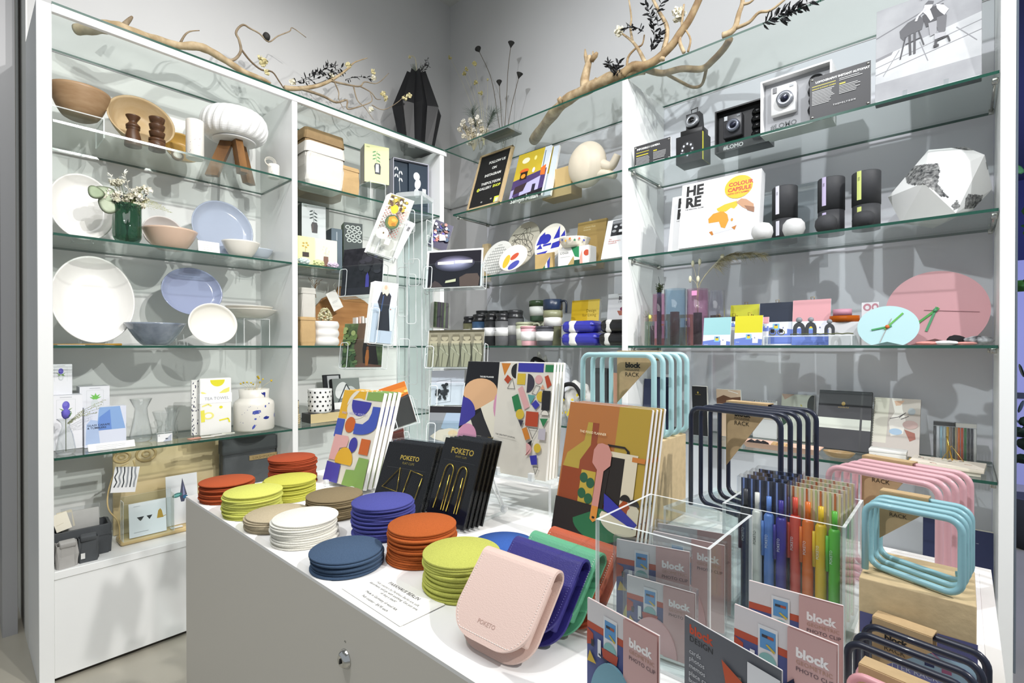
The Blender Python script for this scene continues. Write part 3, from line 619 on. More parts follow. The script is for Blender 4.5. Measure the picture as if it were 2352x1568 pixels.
t = gbox('magnet_block', 'tiny framed grey-and-white card inside a clear block', 'card holder', s.loc, 90, s.w*.8, .002, .033, P('#f0f0f0', .4), P('#2b2b30', .4), [('p', '#b7bcc8', [(5, 95), (95, 5), (95, 60), (50, 95)]), ('e', '#4d5560', 62, 40, 10, 5), ('e', '#7a8f5a', 70, 70, 8, 6), ('t', INK, 'G', 5, 16, 14)])
b = B(); b.box(-.026, .003, 0, .026, .02, .036, ACR, em=AEDGE); b.obj('clear_block', t)
# tea towels
s = S('A', 434, 475, 872, 995, .15, 2)
t = thing('folded_tea_towel', 'folded tea towel with navy brush dashes on white, behind the yellow one', 'towel', (AF-.14, s.u+.004, s.loc[2]), 82)
b = B(); b.box(-.032, 0, 0, .04, .018, s.h, P('#f1f0ec', .9, b=(300, .3)), .004); rd = random.Random(2)
for i in range(95):
    x, z, a = rd.uniform(-.030, .038), rd.uniform(.004, s.h-.004), rd.uniform(-20, 20); b.lathe([(.0001, .0003), (.0012, 0)], P('#1d2350', .8), 7, T(x, -.0003, z, rx=90, rz=0, s=(1, 1, 1)) @ T(rz=a, s=(1.5, 3.6*rd.uniform(.6, 1.3), 1)))
b.obj('cloth', t)
s = S('A', 459, 532, 868, 990, .11, 2); t = thing('folded_tea_towel', 'folded white tea towel with yellow lemon prints and a paper band', 'towel', s.loc, 90)
b = B(); b.box(-s.w/2, 0, 0, s.w/2, .022, s.h, P('#f5f4f0', .9, b=(300, .3)), .005)
art(b, s.w*.96, s.h*.97, [('a', '#e8df3a', 55, 2, 24, 0, 180), ('p', '#eee87a', [(60, 50), (75, 38), (95, 30), (94, 46), (78, 52)]), ('e', '#f0ea8c', 12, 50, 12, 4, 30), ('l', '#efe88a', [(5, 95), (25, 88), (35, 96)], 5), ('e', '#e8df3a', 66, 102, 6, 5), ('e', '#efe88a', 25, 130, 18, 13), ('e', '#f5f4f0', 25, 130, 11, 8), ('p', '#eae25a', [(0, 110), (12, 108), (14, 150), (2, 152)]), ('l', '#e8df3a', [(60, 150), (90, 145), (95, 160)], 5)], T(0, -.0002, .002), .9); b.obj('cloth', t)
b = B(); b.box(-s.w/2-.0008, -.001, s.h*.56, s.w/2+.0008, .0235, s.h*.73, P('#fbfbfa', .6)); art(b, s.w, s.h*.17, [('t', '#8b8f96', 'TEA TOWEL', 14, 22, 14, 'LEFT')], T(0, -.001, s.h*.56)); b.obj('paper_band', t)
for i, (x, dp, c, rz) in enumerate(((452, .05, '#e6a28c', 14), (478, .045, '#f2efe8', -10), (505, .05, '#eceae6', 5), (525, .055, '#dfe2d6', -16))):
    q = onx(x, 1000, dp); gbox('flat_card', ['salmon pink card lying flat before the tea towels', 'cream card lying flat left of the jar', 'white fan-folded card lying before the splattered jar', 'pale green card lying beside the splattered jar'][i], 'card', (AF-dp, q.y, Z(2)+.0008+.0012*i), 90+rz, .05, .0011, .03, P(c, .5), None, [('l', '#b9a48c', [(10, 20+12*j), (88, 20+12*j)], 2) for j in range(3)], tilt=90)
# splattered jar
s = S('A', 538, 627, 893, 990, .13, 2); k = s.w/2; h0 = s.h
t = thing('ceramic_jar', 'white stoneware jar with cobalt blue splatters holding yellow billy buttons', 'jar', s.loc, 90)
JR = P('#eae6dc', .3, coat=.3, n=(8, .04)); pr = [(k*.93, 0), (k, .008), (k, h0*.62), (k*.95, h0*.70), (k*.74, h0*.77), (k*.72, h0*.80), (k*.75, h0), (k*.68, h0)]
b = B(); b.lathe(wall_prof(pr[:-1], .004), JR, 56)
def decal(b, r, ang, z, sx, sz, m, rot=0, n=18, rz=None, seed=0):
    rd = random.Random(seed); vs = []
    for i in range(n):
        a = 2*math.pi*i/n; j = 1+rd.uniform(-.16, .16); u = math.cos(a)*sx*j; v = math.sin(a)*sz*j; c, s_ = math.cos(R(rot)), math.sin(R(rot)); u, v = u*c-v*s_, u*s_+v*c
        vs.append((ang+u/r, z+v))
    rr = r+.0004; P3 = lambda a, z: (rr*math.sin(a), -rr*math.cos(a), z)
    b.add([P3(ang, z)]+[P3(*q) for q in vs], [(0, i+1, (i+1) % n+1) for i in range(n)], m, True)
CB = P('#2b3690', .3, n=(60, .3)); CB2 = P('#4a57a8', .3)
decal(b, k, -.25, h0*.47, .019, .009, CB2, 10, seed=1); decal(b, k, .25, h0*.32, .014, .007, CB, 5, seed=2); decal(b, k, -.30, h0*.31, .005, .004, CB2, seed=3); decal(b, k*.735, .3, h0*.91, .012, .009, CB, -20, seed=4); decal(b, k*.74, .40, h0*.84, .003, .006, CB, seed=9)
decal(b, k, 1.0, h0*.34, .008, .010, CB2, seed=5); decal(b, k, .2, h0*.60, .0035, .006, CB2, seed=6); decal(b, k, .42, h0*.66, .003, .003, CB, seed=7); decal(b, k, -.38, h0*.12, .005, .012, CB2, -30, seed=8)
rd = random.Random(8)
for i in range(14): decal(b, k, rd.uniform(-1.1, 1.1), rd.uniform(.1, .62)*h0, .0012, .0014, CB, seed=i)
b.obj('jar_body', t)
rd = random.Random(3); YB = P('#cfa52a', .8, b=(400, .5)); GR = P('#c9b98c', .8)
for i, (x, z, yc) in enumerate(((.015, .058, 0), (.022, .05, .01), (.032, .045, -.01), (.024, .030, 0), (.07, .036, .0), (-.028, .034, 0), (-.038, .032, .01), (-.052, .028, 0), (-.012, .03, 0), (.0, .022, .01))):
    b = B(); e = (x*1.15, yc, h0+z); b.tube(smooth_path([(x*.1, 0, .02), (x*.3, 0, h0*.9), e], 4), .0007, GR, 5); b.ico(e, .0052 if i in (0, 1, 3, 4) else .004, P(['#b8a02a', '#d9b52c', '#e2c430'][i % 3], .8, b=(400, .5)), 2, jit=.06); b.obj('billy_button', t)

# deck of the first bay
GY = P('#4c4f52', .8, n=(30, .08), b=(60, .4)); GYL = P('#a7a5a2', .8, n=(30, .05), b=(60, .4)); Z1 = Z(1)-.004
s = S('A', 92, 258, 1180, 1290, .13)
t = thing('storage_tray', 'long dark grey soft storage tray with a turned-down cuff on the lower deck', 'tray', (AF-.14, .325, .4005), 90)
def softbox(w, d, h, m, name, par, cuff=0, seed=0, jit=.003):
    rd = random.Random(seed); 
    def ring(z, k): return [(x*k+rd.uniform(-jit, jit), y*k+rd.uniform(-jit, jit), z+rd.uniform(-jit, jit)) for x, y in rrect(-w/2, -d/2, w/2, d/2, .012, 3)]
    b = B(); z0 = ring(0, 1); z0 = [(x, y, 0) for x, y, z in z0]; r1 = ring(h*.5, 1.02); r2 = ring(h, 1.0); r3 = [(x*.94, y*.9, z) for x, y, z in r2]; r4 = [(x*.9, y*.85, .012) for x, y, z in r2]
    loft(b, [z0, r1, r2, r3, r4], m, smooth=False); b.obj(name, par)
    if cuff:
        b = B(); q = [(x*1.03, y*1.06, h-cuff+rd.uniform(-jit, jit)) for x, y, z in r2]; q2 = [(x*1.04, y*1.07, h*1.0) for x, y, z in r2]; q3 = [(x*.93, y*.88, h+.001) for x, y, z in r2]
        loft(b, [q, q2, q3], m, smooth=False, cap0=False, cap1=False); b.obj('folded_cuff', par)
softbox(.17, .11, .11, GY, 'tray_body', t, .04, 3)
for i, (u, dep, h, m, lb, w, sd) in enumerate(((.272, .04, .085, GYL, 'small light grey soft pouch folded double, front left on the deck', .058, 1), (.335, .05, .09, GY, 'small dark grey soft pouch with white tab beside the light grey one', .058, 2))):
    t = thing('soft_pouch', lb, 'pouch', (AF-dep, u, .4005), 90+(-6 if i else 4)); softbox(w, .05, h, m, 'pouch_body', t, 0, sd, .0035)
    b = B(); b.box(-w/2+.006, -.012, h*.9, w/2-.006, .018, h+.012, m, .004, T(rx=12)); b.obj('inner_fold', t)
    if i: b = B(); b.box(-.022, -.0285, .016, -.010, -.026, .036, P('#d9d9d6', .7)); b.obj('white_tab', t)
s = S('A', 122, 245, 1120, 1185, .16)
t = thing('linen_packet', 'pale grey cloth packet in clear wrap standing in the dark tray', 'packet', (AF-.15, .325, .515), 90)
b = B(); b.box(-.052, 0, -.02, .058, .012, .052, P('#c4c2bd', .7, n=(40, .05)), .002, T(rx=-8)); b.obj('cloth', t); b = B(); b.box(-.054, -.002, -.022, .060, .014, .066, BAGC, 0, T(rx=-8)); b.obj('clear_wrap', t)
for i in range(2):
    gbox('paper_sleeve', ['cream paper sleeve leaning at the left end of the dark tray', 'pale buff paper sleeve leaning behind the cream sleeve'][i], 'card', (AF-.12-.03*i, .276+.012*i, .505), 90, .045, .002, .065, P(['#e9e3d2', '#dcd3bb'][i], .7), None, [('l', '#b8ac90', [(10, 90), (60, 85)], 2)], tilt=8, lean=-14+6*i)
# wooden board with relief, base, cards
WB = P('#e2cfa6', .5, n=(3, .05), c2='#d9c496', stretch=(1, 1, 6)); WB2 = P('#d9bf8a', .45, n=(8, .1))
t = thing('wooden_relief_board', 'large pale wood board carved with rings, standing on the deck behind the earring cards', 'wooden board', (AF-.27, 0, .4005), 90)
s = S('A', 262, 508, 1015, 1250, .25, 1); u0, u1 = s.u-s.w/2, s.u+s.w/2
b = B(); b.box(u0, 0, 0, u1, .012, .41-.03, WB, .004); b.obj('board_panel', t)
b = B(); 
for cx, cz, rx, rz_ in ((u0+.115, .33, .035, .030), (u0+.03, .33, .028, .022)):
    b.tube([(cx+rx*math.cos(a), -.002, cz+rz_*math.sin(a)) for a in [6.283*i/28 for i in range(28)]], .0045, WB2, 7, True); b.tube([(cx+rx*.4*math.cos(a), -.001, cz+rz_*.4*math.sin(a)) for a in [6.283*i/20 for i in range(20)]], .003, WB2, 6, True)
b.tube(smooth_path([(u0+.07, -.001, .31), (u0+.08, -.001, .25), (u0+.06, -.001, .21), (u0+.02, -.001, .2)], 5), .003, WB2, 6); b.obj('carved_rings', t)
t = thing('wooden_stand', 'rounded pale wood display base with a bent cane stem and a marbled tag', 'display stand', (AF-.15, 0, .4005), 90)
b = B(); b.box(u0-.005, -.045, 0, u1-.02, .05, .024, WB2, .01, seg=4); b.obj('base', t)
b = B(); b.tube(smooth_path([(u0, 0, .02), (u0-.004, 0, .09), (u0-.035, 0, .15), (u0-.035, 0, .22), (u0-.01, 0, .30), (u0+.03, 0, .325)], 5), .0028, WB2, 7); b.obj('cane_stem', t)
s = S('A', 252, 310, 1072, 1130, .13)
t = thing('marbled_tag', 'square card with black and white marbling hanging from the cane stem', 'tag', (AF-.125, s.u, s.zb), 90); b = B(); b.box(-s.w/2, 0, 0, s.w/2, .0012, s.h, P('#e9e9ea', .5), 0, T(ry=9))
art(b, s.w, s.h, [('l', ['#3f4348', '#9a9da2'][i % 2], [(8+15*i, 0), (14+14*i, 25), (6+17*i, 50), (18+14*i, 75), (10+16*i, 100)], 5+2*(i % 2)) for i in range(6)], T(ry=9)); b.obj('tag_card', t)
for i, (x0, x1, yt, dep, shp, lb) in enumerate(((297, 383, 1152, .105, [('p', '#2f3136', [(20, 45), (40, 45), (30, 58)]), ('p', '#55584f', [(24, 52), (36, 52), (30, 58)]), ('p', '#2f3136', [(46, 45), (62, 45), (54, 58)]), ('p', '#c39b3d', [(74, 60), (78, 36), (84, 30), (88, 38), (92, 60)]), ('l', '#c39b3d', [(90, 58), (99, 55)], 2), ('l', '#b6b8bb', [(12, 92), (50, 92)], 1.5), ('l', '#b6b8bb', [(12, 10), (30, 10)], 1)], 'white card with two dark triangular earrings and a gold dog pin in the clear box'),
        (377, 440, 1092, .15, [('p', '#55586c', [(52, 12), (66, 76), (42, 76)]), ('p', '#8f93b8', [(54, 30), (60, 74), (52, 76)]), ('e', '#3f7d78', 34, 72, 16, 8, -10), ('e', '#7fc3bd', 34, 72, 10, 4, -10), ('p', '#4c4f66', [(42, 76), (62, 76), (56, 98), (46, 98)]), ('e', '#2f6f9a', 60, 82, 8, 6)], 'white print of a blue paper robot figure leaning on the wooden base'))):
    s = S('A', x0, x1+10*i, yt, 1225 if i == 0 else 1200, dep); gbox('illustrated_card', lb, 'card', (AF-dep, s.u+.01*i, .4255), 90, s.w, .002, s.zt-.4255, P('#f3f4f6', .5), None, shp, tilt=6)
s = S('A', 282, 398, 1135, 1240, .10); t = thing('clear_card_box', 'open clear acrylic box around the earring cards on the wooden base', 'display box', (AF-.10, s.u-.002, .4255), 90)
for a in ((-s.w/2, -.022, 0, s.w/2, -.020, s.h*.78), (-s.w/2, .024, 0, s.w/2, .026, s.h*.9)): b = B(); b.box(*a, ACR, em=AEDGE); b.obj('long_side', t)
for sx in (-1, 1): b = B(); x = sx*s.w/2; b.box(x-.001, -.02, 0, x+.001, .024, s.h*.84, ACR, em=AEDGE); b.obj('short_side', t)
s = S('A', 388, 430, 1200, 1215, .09); gbox('folded_note', 'small white note lying on the wooden base beside the card box', 'card', (AF-.105, s.u, .4257), 90, .045, .002, .02, CARD, None, [], tilt=90)
s = S('A', 507, 632, 1008, 1115, .2, 1)
t = paper_bag('document_bag', 'dark grey washable-paper bag with a kraft label on the deck', s, s.w*.95, .05, .35, P('#55585a', .75, n=(20, .08), b=(40, .4)), None, None, 5); b = B(); b.box(-s.w*.03, -.03, .245, s.w*.5, -.0275, .268, P('#a99266', .7)); art(b, s.w*.5, .023, [('t', '#6e5a36', 'UASHMAMA', 8, 16, 16, 'LEFT')], T(s.w*.24, -.03, .245)); b.obj('kraft_label', t)
b = B(); b.box(-s.w*.51, -.031, .285, s.w*.51, .028, .355, P('#4f5254', .75, b=(40, .4)), .006); b.obj('folded_flap', t)

# ================================================================ left shelving, second bay
CRAFT = P('#ad9068', .7, n=(30, .1), b=(40, .3)); BAGW = P('#dedbd4', .7, n=(20, .05), b=(40, .3)); BAGT = P('#c6a676', .7, n=(20, .1), b=(40, .3))
s = S('A', 684, 782, 310, 432, .225, 5)
paper_bag('paper_bag', 'brown washable-paper bag standing behind the big white one, only its rim showing', s, s.w*.88, .12, s.h, CRAFT, .06, CRAFT, 11)
s = S('A', 684, 784, 340, 440, .09, 5)
t = paper_bag('paper_bag', 'big white washable-paper bag with a thick rolled cuff in the second bay', s, s.w*.84, .13, s.h, BAGW, .055, BAGW, 12)
s = S('A', 779, 822, 386, 450, .05, 5); paper_bag('paper_bag', 'small tan paper bag with folded top beside the big white bag', s, s.w*.9, .045, s.h, BAGT, .02, BAGT, 13)
def vase_art(leaf, pot, bg='#000'):
    return [('l', leaf, [(50, 75), (46, 40), (52, 22)], 1.6)]+[('e', leaf, 48+(-1)**i*9, 62-7*i, 8, 2.6, 25*(-1)**i) for i in range(6)]+[('p', pot, [(43, 72), (62, 72), (66, 84), (64, 116), (42, 116), (38, 84)]), ('p', '#e9ecec', [(46, 76), (57, 76), (58, 108), (44, 108)]) if pot != '#4a4a4c' else ('l', '#6a5f5a', [(46, 80), (44, 110)], 3), ('t', '#8c9a6a', 'vase', 8, 12, 7)]
s = S('A', 834, 895, 336, 422, .10)
riser('clear acrylic riser under the yellow-green vase box', (AF-.13, s.u-.01, Z(5)+.0005), 90, .10, .12, s.zb-Z(5)-.001)
gbox('vase_gift_box', 'pale yellow-green gift box with a leafy vase picture, raised on a riser', 'box', (AF-.09, s.u-.005, s.zb), 72, s.w*.80, .10, s.h, P('#dfe3a8', .5), P('#a9aaa2', .6), vase_art('#4f8f5c', '#2e3238'))
s = S('A', 900, 1003, 375, 492, .11, 5)
t = thing('open_display_box', 'grey open-fronted gift box with white plant drawings on dark navy, right end', 'box', (AF-.09, s.u-.01, s.loc[2]), 76)
w, h = s.w*.84, s.h; b = B(); G1 = P('#bcbdcc', .5)
for a in ((-w/2, 0, 0, -w/2+.004, .1, h), (w/2-.004, 0, 0, w/2, .1, h), (-w/2, 0, 0, w/2, .1, .004), (-w/2, 0, h-.004, w/2, .1, h), (-w/2, .096, 0, w/2, .1, h)): b.box(*a, G1)
b.obj('box_shell', t); b = B(); NV = P('#1e3040', .6); b.box(-w/2+.005, .03, .005, -w*.05, .09, h-.005, NV); b.box(-w*.05, .012, .005, w/2-.005, .09, h-.012, NV)
art(b, w*.42, h-.01, [('l', '#dfe3e6', [(50, 190), (45, 80)], 2)]+[('e', '#dfe3e6', 20+14*(i % 4), 50+22*(i//2), 4, 12, 20*(-1)**i) for i in range(8)], T(-w*.27, .0298, .005)); art(b, w*.5, h-.02, [('e', '#d6dade', 40, 60, 18, 22), ('e', '#d6dade', 46, 100, 17, 28, 12), ('e', '#c8cdd2', 40, 150, 16, 25), ('r', '#cfd4d8', 72, 120, 94, 180), ('r', NV, 76, 108, 88, 120)], T(w*.22, .0118, .005))
b.obj('navy_interior', t)
b = B(); b.lathe([(.0001, 0), (.018, 0), (.018, .06), (.0001, .06)], P('#d7d9dc', .4), 24, T(-w*.30, .02, .005)); b.obj('white_cup', t)
# shelf 4
s = S('A', 696, 749, 470, 560, .16); s.loc = (AF-.2, s.u, Z(4)+.0005)
riser('clear acrylic riser under the pale grey vase box', (AF-.22, s.u, Z(4)+.0005), 90, .09, .1, max(s.zb-Z(4), .02)-.001)
gbox('vase_gift_box', 'pale grey gift box with a dark vase and leaf picture, raised at the back', 'box', (AF-.17, s.u, max(s.zb, Z(4)+.02)), 84, s.w, .07, s.h, P('#d3dadb', .5), P('#4e5450', .6), vase_art('#2f3f3f', '#4a4a4c'))
s = S('A', 684, 722, 543, 604, .08, 4); gbox('vase_gift_box', 'small yellow-green gift box with an orange flower picture, front left', 'box', s.loc, 84, s.w, .05, s.h, P('#e4e7b0', .5), P('#c9cc94', .6), [('e', '#c9a84a', 45+15*math.cos(i*1.3), 50+14*math.sin(i*1.3), 7, 5) for i in range(5)]+[('l', '#b59a50', [(45, 55), (45, 90)], 2), ('p', '#3a2f2c', [(28, 92), (66, 92), (66, 120), (28, 120)])])
s = S('A', 723, 773, 550, 606, .08, 4); gbox('vase_gift_box', 'small pale green gift box with a sparse white sprig picture, second from left', 'box', s.loc, 84, s.w, .05, s.h, P('#e6e8d2', .5), P('#c9ccb8', .6), [('l', '#b5b49a', [(50, 40), (50, 80)], 1.4)]+[('e', '#d8d6c0', 50+14*math.cos(i), 48+16*math.sin(i*1.1), 3, 3) for i in range(9)]+[('p', '#7a5a4c', [(40, 74), (60, 74), (62, 120), (38, 120)])])
for i, (x, c) in enumerate(((699, '#cfe0dc'), (733, '#dde2a6'), (765, '#d9c9e0'))):
    q = onx(x, 605, .03); b = B(); rd = random.Random(i); b.ico((0, 0, .017), .026, P(c, .8, b=(60, .6)), 3, (1.1, .8, .65), .16, False, i); b.obj('tissue_wrapped_soap', None, (AF-.033, q.y, Z(4)+.0008), 90, label=['pale mint tissue-wrapped bundle', 'pale yellow tissue-wrapped bundle', 'pale lilac tissue-wrapped bundle'][i]+' before the small vase boxes', category='soap', group='tissue bundles before the vase boxes')
s = S('A', 786, 836, 512, 606, .14, 4)
t = gbox('patterned_gift_box', 'sage green gift box patterned with white rings, right of the small vase boxes', 'box', s.loc, 70, s.w*.75, .09, s.h, P('#2f3b3a', .5), P('#8fa08c', .6), [('e', '#c9d2cc', 20+28*(i % 3)+8*(i//3 % 2), 25+24*(i//3), 13, 11) for i in range(12)]+[('e', '#2f3b3a', 20+28*(i % 3)+8*(i//3 % 2), 25+24*(i//3), 8, 6) for i in range(12)])
s = S('A', 762, 785, 525, 606, .17, 4); gbox('gift_box', 'narrow slate blue gift box standing left of the sage patterned box', 'box', s.loc, 80, s.w, .09, s.h, P('#5f6f7a', .6), None, [('l', '#aab4bb', [(50, 30), (50, 110)], 8)])
# shelf 3
s = S('A', 684, 721, 662, 792, .16, 3); paper_bag('paper_bag', 'tall white paper bag at the left end, behind the small tan bag', s, s.w*.86, .07, s.h, BAGW, .03, BAGW, 21)
s = S('A', 684, 722, 728, 792, .06, 3); paper_bag('paper_bag', 'small tan paper bag standing before the tall white paper bag', s, s.w*.9, .05, s.h, BAGT, .016, BAGT, 22)
b = B(); rd = random.Random(5); q = onx(724, 665, .2)
for i in range(7): b.tube(jit_path((0, 0, 0), (rd.uniform(-.04, .05), rd.uniform(-.02, .02), rd.uniform(.03, .055)), 5, .006, i), .0011, P('#8a6a48', .8), 4)
b.tube([(0, 0, 0), (.004, 0, -.05)], .0014, P('#8a6a48', .8), 4); b.obj('dried_twig', None, tuple(onx(724, 662, .16)), 90, label='brown branching dried twig sticking up out of the tall white bag', category='twig')
BRD = P('#b0804e', .4, n=(4, .15), c2='#9a6c3e', stretch=(1, 1, 8))
s = S('A', 728, 872, 655, 792, .25, 3); w, h = s.w, s.h
t = thing('cutting_board', 'large amber-brown wooden cutting board with a short handle, leaning behind the hydrangea', 'cutting board', s.loc, 90)
b = B(); b.prism([(-w/2, 0), (w/2, 0), (w/2, h*.60), (w*.3, h*.78), (w*.1, h*.88), (w*.06, h), (-w*.10, h), (-w*.14, h*.9), (-w*.36, h*.78), (-w/2, h*.6)], 0, .018, BRD, T(rx=-8)); b.obj('board_panel', t)
s = S('A', 759, 799, 664, 708, .19); t2 = thing('hang_tag', 'white string tag hung on the amber cutting board', 'tag', (AF-.20, s.u, s.zb), 90)
b = B(); b.box(-s.w*.3, -.001, -.004, s.w*.3, 0, s.h*.95, CARD, 0, T(ry=-28)); art(b, s.w*.6, s.h*.95, [('l', '#9aa0a6', [(20, 90), (80, 90)], 2), ('l', '#9aa0a6', [(20, 100), (70, 100)], 2)], T(ry=-28) @ T(0, -.001, 0)); b.obj('tag_card', t2)
b = B(); b.tube([(-.018, 0, s.h*.9), (-.028, .004, s.h*1.2), (-.01, .01, s.h*1.35)], .0006, P('#efe9dc', .9), 4); b.obj('string', t2)
s = S('A', 716, 776, 738, 792, .09, 3); w, h = s.w, s.h
t = thing('wavy_planter', 'white bubble-ribbed ceramic planter holding dried hydrangea', 'planter', s.loc, 90)
b = B(); b.lathe(wall_prof([(w*.42, 0)]+[(w*(.44+.05*abs(math.sin(math.pi*j/5))), h*j/15) for j in range(1, 16)], .004), P('#eeece8', .35, coat=.2), 40); b.obj('planter_body', t)
b = B(); rd = random.Random(7)
for i in range(150):
    a, z = rd.uniform(0, 6.28), rd.random(); r = .034*math.sqrt(1-(2*z-1)**2*.7)*(1.15-z*.6); petals(b, (r*math.cos(a), r*math.sin(a), h+.004+.062*z), .0075, P(['#e9e4c2', '#dcd6ae', '#cfc89c', '#f1eed8'][i % 4], .8), 5, i)
b.obj('hydrangea_blossoms', t)
s = S('A', 806, 850, 716, 750, .16); 
for i in range(6):
    q = onx(812+7*i, 740, .2); b = B(); b.box(-.005, 0, 0, .005, .04, .16+.004*(i % 3), P(['#efeeea', '#d9b9a8', '#e6e4df'][i % 3], .5)); b.obj('booklet', None, (AF-.16, q.y, Z(3)+.0005), 90, label='small pale booklet in the row behind the postcard rack', category='booklet', group='row of pale booklets behind the postcard rack')
# shelf 2
s = S('A', 684, 700, 876, 985, .15, 2); t = thing('lidded_jar', 'pale bamboo jar with two black bands at the left end of the shelf', 'jar', (AF-.15, 1.155, s.loc[2]), 90)
b = B(); b.lathe([(.0001, .052), (.026, .052), (.027, .054), (.027, .118), (.0001, .118)], P('#dcc48c', .5), 32); b.obj('jar_body', t)
for z in (.082, .118): b = B(); b.lathe([(.0275, z), (.0275, z+.003), (.0001, z+.003)], INK, 32); b.obj('black_band', t)
ST = []
for i in range(5):
    b = B(); b.lathe([(.0001, .0005), (.030, .0005), (.034, .003), (.034, .007), (.031, .0098), (.0001, .0098)], P('#d9c8a0', .5, n=(20, .08)), 32); b.obj('wooden_coaster', None, (AF-.15+.002*(i % 2), 1.155+.001*(i % 3), Z(2)+.0102*i), label='round pale wooden coaster stacked under the banded bamboo jar', category='coaster', group='wooden coasters under the bamboo jar')
s = S('A', 709, 760, 893, 946, .14); zz = s.zb
tr = S('A', 705, 790, 945, 975, .13, 2)
gbox('tray_board', 'flat wooden tray with clear lid under the dotted planter', 'tray', (AF-.09, tr.u, Z(2)+.0008), 90, tr.w, .10, max(zz-Z(2)-.0015, .01), P('#cbb98c', .4), P('#2d2f33', .4), [])
w, h = s.w, s.h; t = thing('dotted_planter', 'white planter with black spots and scalloped rim standing on the tray', 'planter', (AF-.14, s.u, max(zz, Z(2)+.012)), 90)
b = B(); rd = random.Random(1)
b.lathe(wall_prof([(w*.46, 0), (w*.48, h*.1), (w*.49, h*.95), (w*.49, h)], .003), P('#f0f0ee', .35), 48)
for j in range(5):
    for i in range(14): decal(b, w*.49, i*.449+(j % 2)*.22, h*(.12+.19*j), .0045+.0012*rd.random(), .0045+.0015*rd.random(), P('#1b1d1e', .4), seed=i+j)
b.obj('planter_body', t)
for i in range(12): pass
for i, (x0, x1, yt, yb, dep, lb, face, shp) in enumerate(((750, 790, 858, 965, .24, 'black-framed print leaning at the back left of the grey patterned box', P('#23262a', .4), [('r', '#c6cacb', 22, 6, 90, 220)]),
    (770, 832, 868, 965, .20, 'grey patterned gift box with dark leaf shapes behind the planter', P('#7c8480', .5), [('e', '#d9dcda', 30, 40, 20, 30, 30), ('e', '#c4c9c7', 70, 60, 22, 34, -20), ('l', '#3c4346', [(10, 90), (50, 20), (90, 95)], 4), ('r', '#f0f0ee', 0, 80, 100, 116), ('l', '#4a5154', [(30, 150), (60, 190)], 4)]))):
    s = S('A', x0, x1, yt, yb, dep, 2); gbox('framed_print' if not i else 'patterned_gift_box', lb, 'frame' if not i else 'box', s.loc, 90, s.w, .012 if not i else .03, s.h*.98, face, INK, shp, tilt=10)
WL = P('#c3a468', .4, n=(6, .12), c2='#ab8a4f'); q = onx(868, 900, .2)
t = thing('wooden_chain_links', 'three interlocked chunky pale wood links lying behind the postcard rack', 'ornament', (AF-.2, q.y, Z(2)+.001), 90)
for x, z, rx, ry_, r1, r2 in ((-.06, .052, 90, 10, .048, .038), (.0, .058, 70, 60, .046, .036), (.055, .052, 80, -10, .05, .037)):
    b = B(); b.tube([(r1*math.cos(a), r2*math.sin(a), 0) for a in [6.283*i/36 for i in range(36)]], .0125, WL, 12, True, T(x, 0, z, rx=rx, rz=ry_)); b.obj('link', t)

# ================================================================ on top of the left shelving
DR = P('#a3937b', .75, n=(25, .25), c2='#7d6d57', b=(60, .5), stretch=(1, 1, 1)); DR2 = P('#bfab8b', .7, n=(25, .25), c2='#a08a68', b=(60, .5)); PET = P('#ddd3a6', .8); PETW = P('#e9e4d0', .8); BLF = P('#17181b', .6); TWG = P('#6d5c48', .8)
def twig(b, px, dep, r0, r1, m, ax='A', k=4, n=8, first=None):
    f = onx if ax == 'A' else ony; dd = dep if isinstance(dep, (list, tuple)) else [dep]*len(px)
    pts = [f(x, y, d) for (x, y), d in zip(px, dd)]
    if first is not None: pts[0] = Vector(first)
    pts = [Vector((p.x, p.y, max(p.z, ZT+r0*1.03+.0003))) for p in pts]
    sp = smooth_path(pts, k); N = len(sp)-1; b.tube(sp, [r0+(r1-r0)*i/N for i in range(N+1)], m, n); return pts
t = thing('driftwood_branch', 'long smooth pale driftwood branch lying along the left glass top', 'driftwood', (0, 0, 0))
b = B(); tp = []
for x, y, rr in ((174, 68, .019), (205, 66, .022), (240, 62, .024), (275, 66, .024), (320, 82, .021)): q = onz(x, y, ZT+rr); tp.append((q, rr))
for x, y, rr in ((370, 95, .018), (410, 105, .015), (450, 106, .018), (480, 116, .017), (520, 140, .015), (560, 165, .013), (600, 180, .009), (622, 191, .004)):
    q = onx(x, y, .13); tp.append((Vector((q.x, q.y, max(q.z, ZT+rr))), rr))
sp = smooth_path([p for p, r in tp], 4); rs = []
for i in range(len(sp)): q = i/(len(sp)-1)*(len(tp)-1); a = int(min(q, len(tp)-2)); rs.append((tp[a][1]+(tp[a+1][1]-tp[a][1])*(q-a))*(1+.06*math.sin(i*1.7)))
b.tube(sp, rs, DR2, 14)
twig(b, [(285, 58), (298, 44), (304, 38)], .16, .012, .004, DR, n=7); b.obj('trunk', t)
for px, r0, r1, m in (([(415, 97), (425, 80), (437, 72), (458, 70)], .005, .002, DR), ([(520, 138), (539, 136), (553, 118), (549, 92), (542, 77), (548, 64), (560, 57), (574, 65), (596, 77), (617, 96), (638, 83), (665, 72), (672, 64), (703, 86)], .007, .0018, DR), ([(553, 112), (575, 140), (600, 160), (625, 165), (640, 185), (652, 203)], .005, .003, TWG)):
    b = B(); twig(b, px, .13, r0, r1, m, n=7); b.obj('side_branch', t)
b = B(); q = onx(612, 84, .13); b.ico(tuple(q), .017, P('#2c2b29', .7), 3, (1, 1, 1.15), .03); b.obj('dark_seed_pod', t)
for i, (x, y) in enumerate(((598, 132), (603, 146), (614, 165), (608, 140))): b = B(); petals(b, tuple(onx(x, y, .12)), .016, PET, 12, i); b.obj('pale_blossom', t)
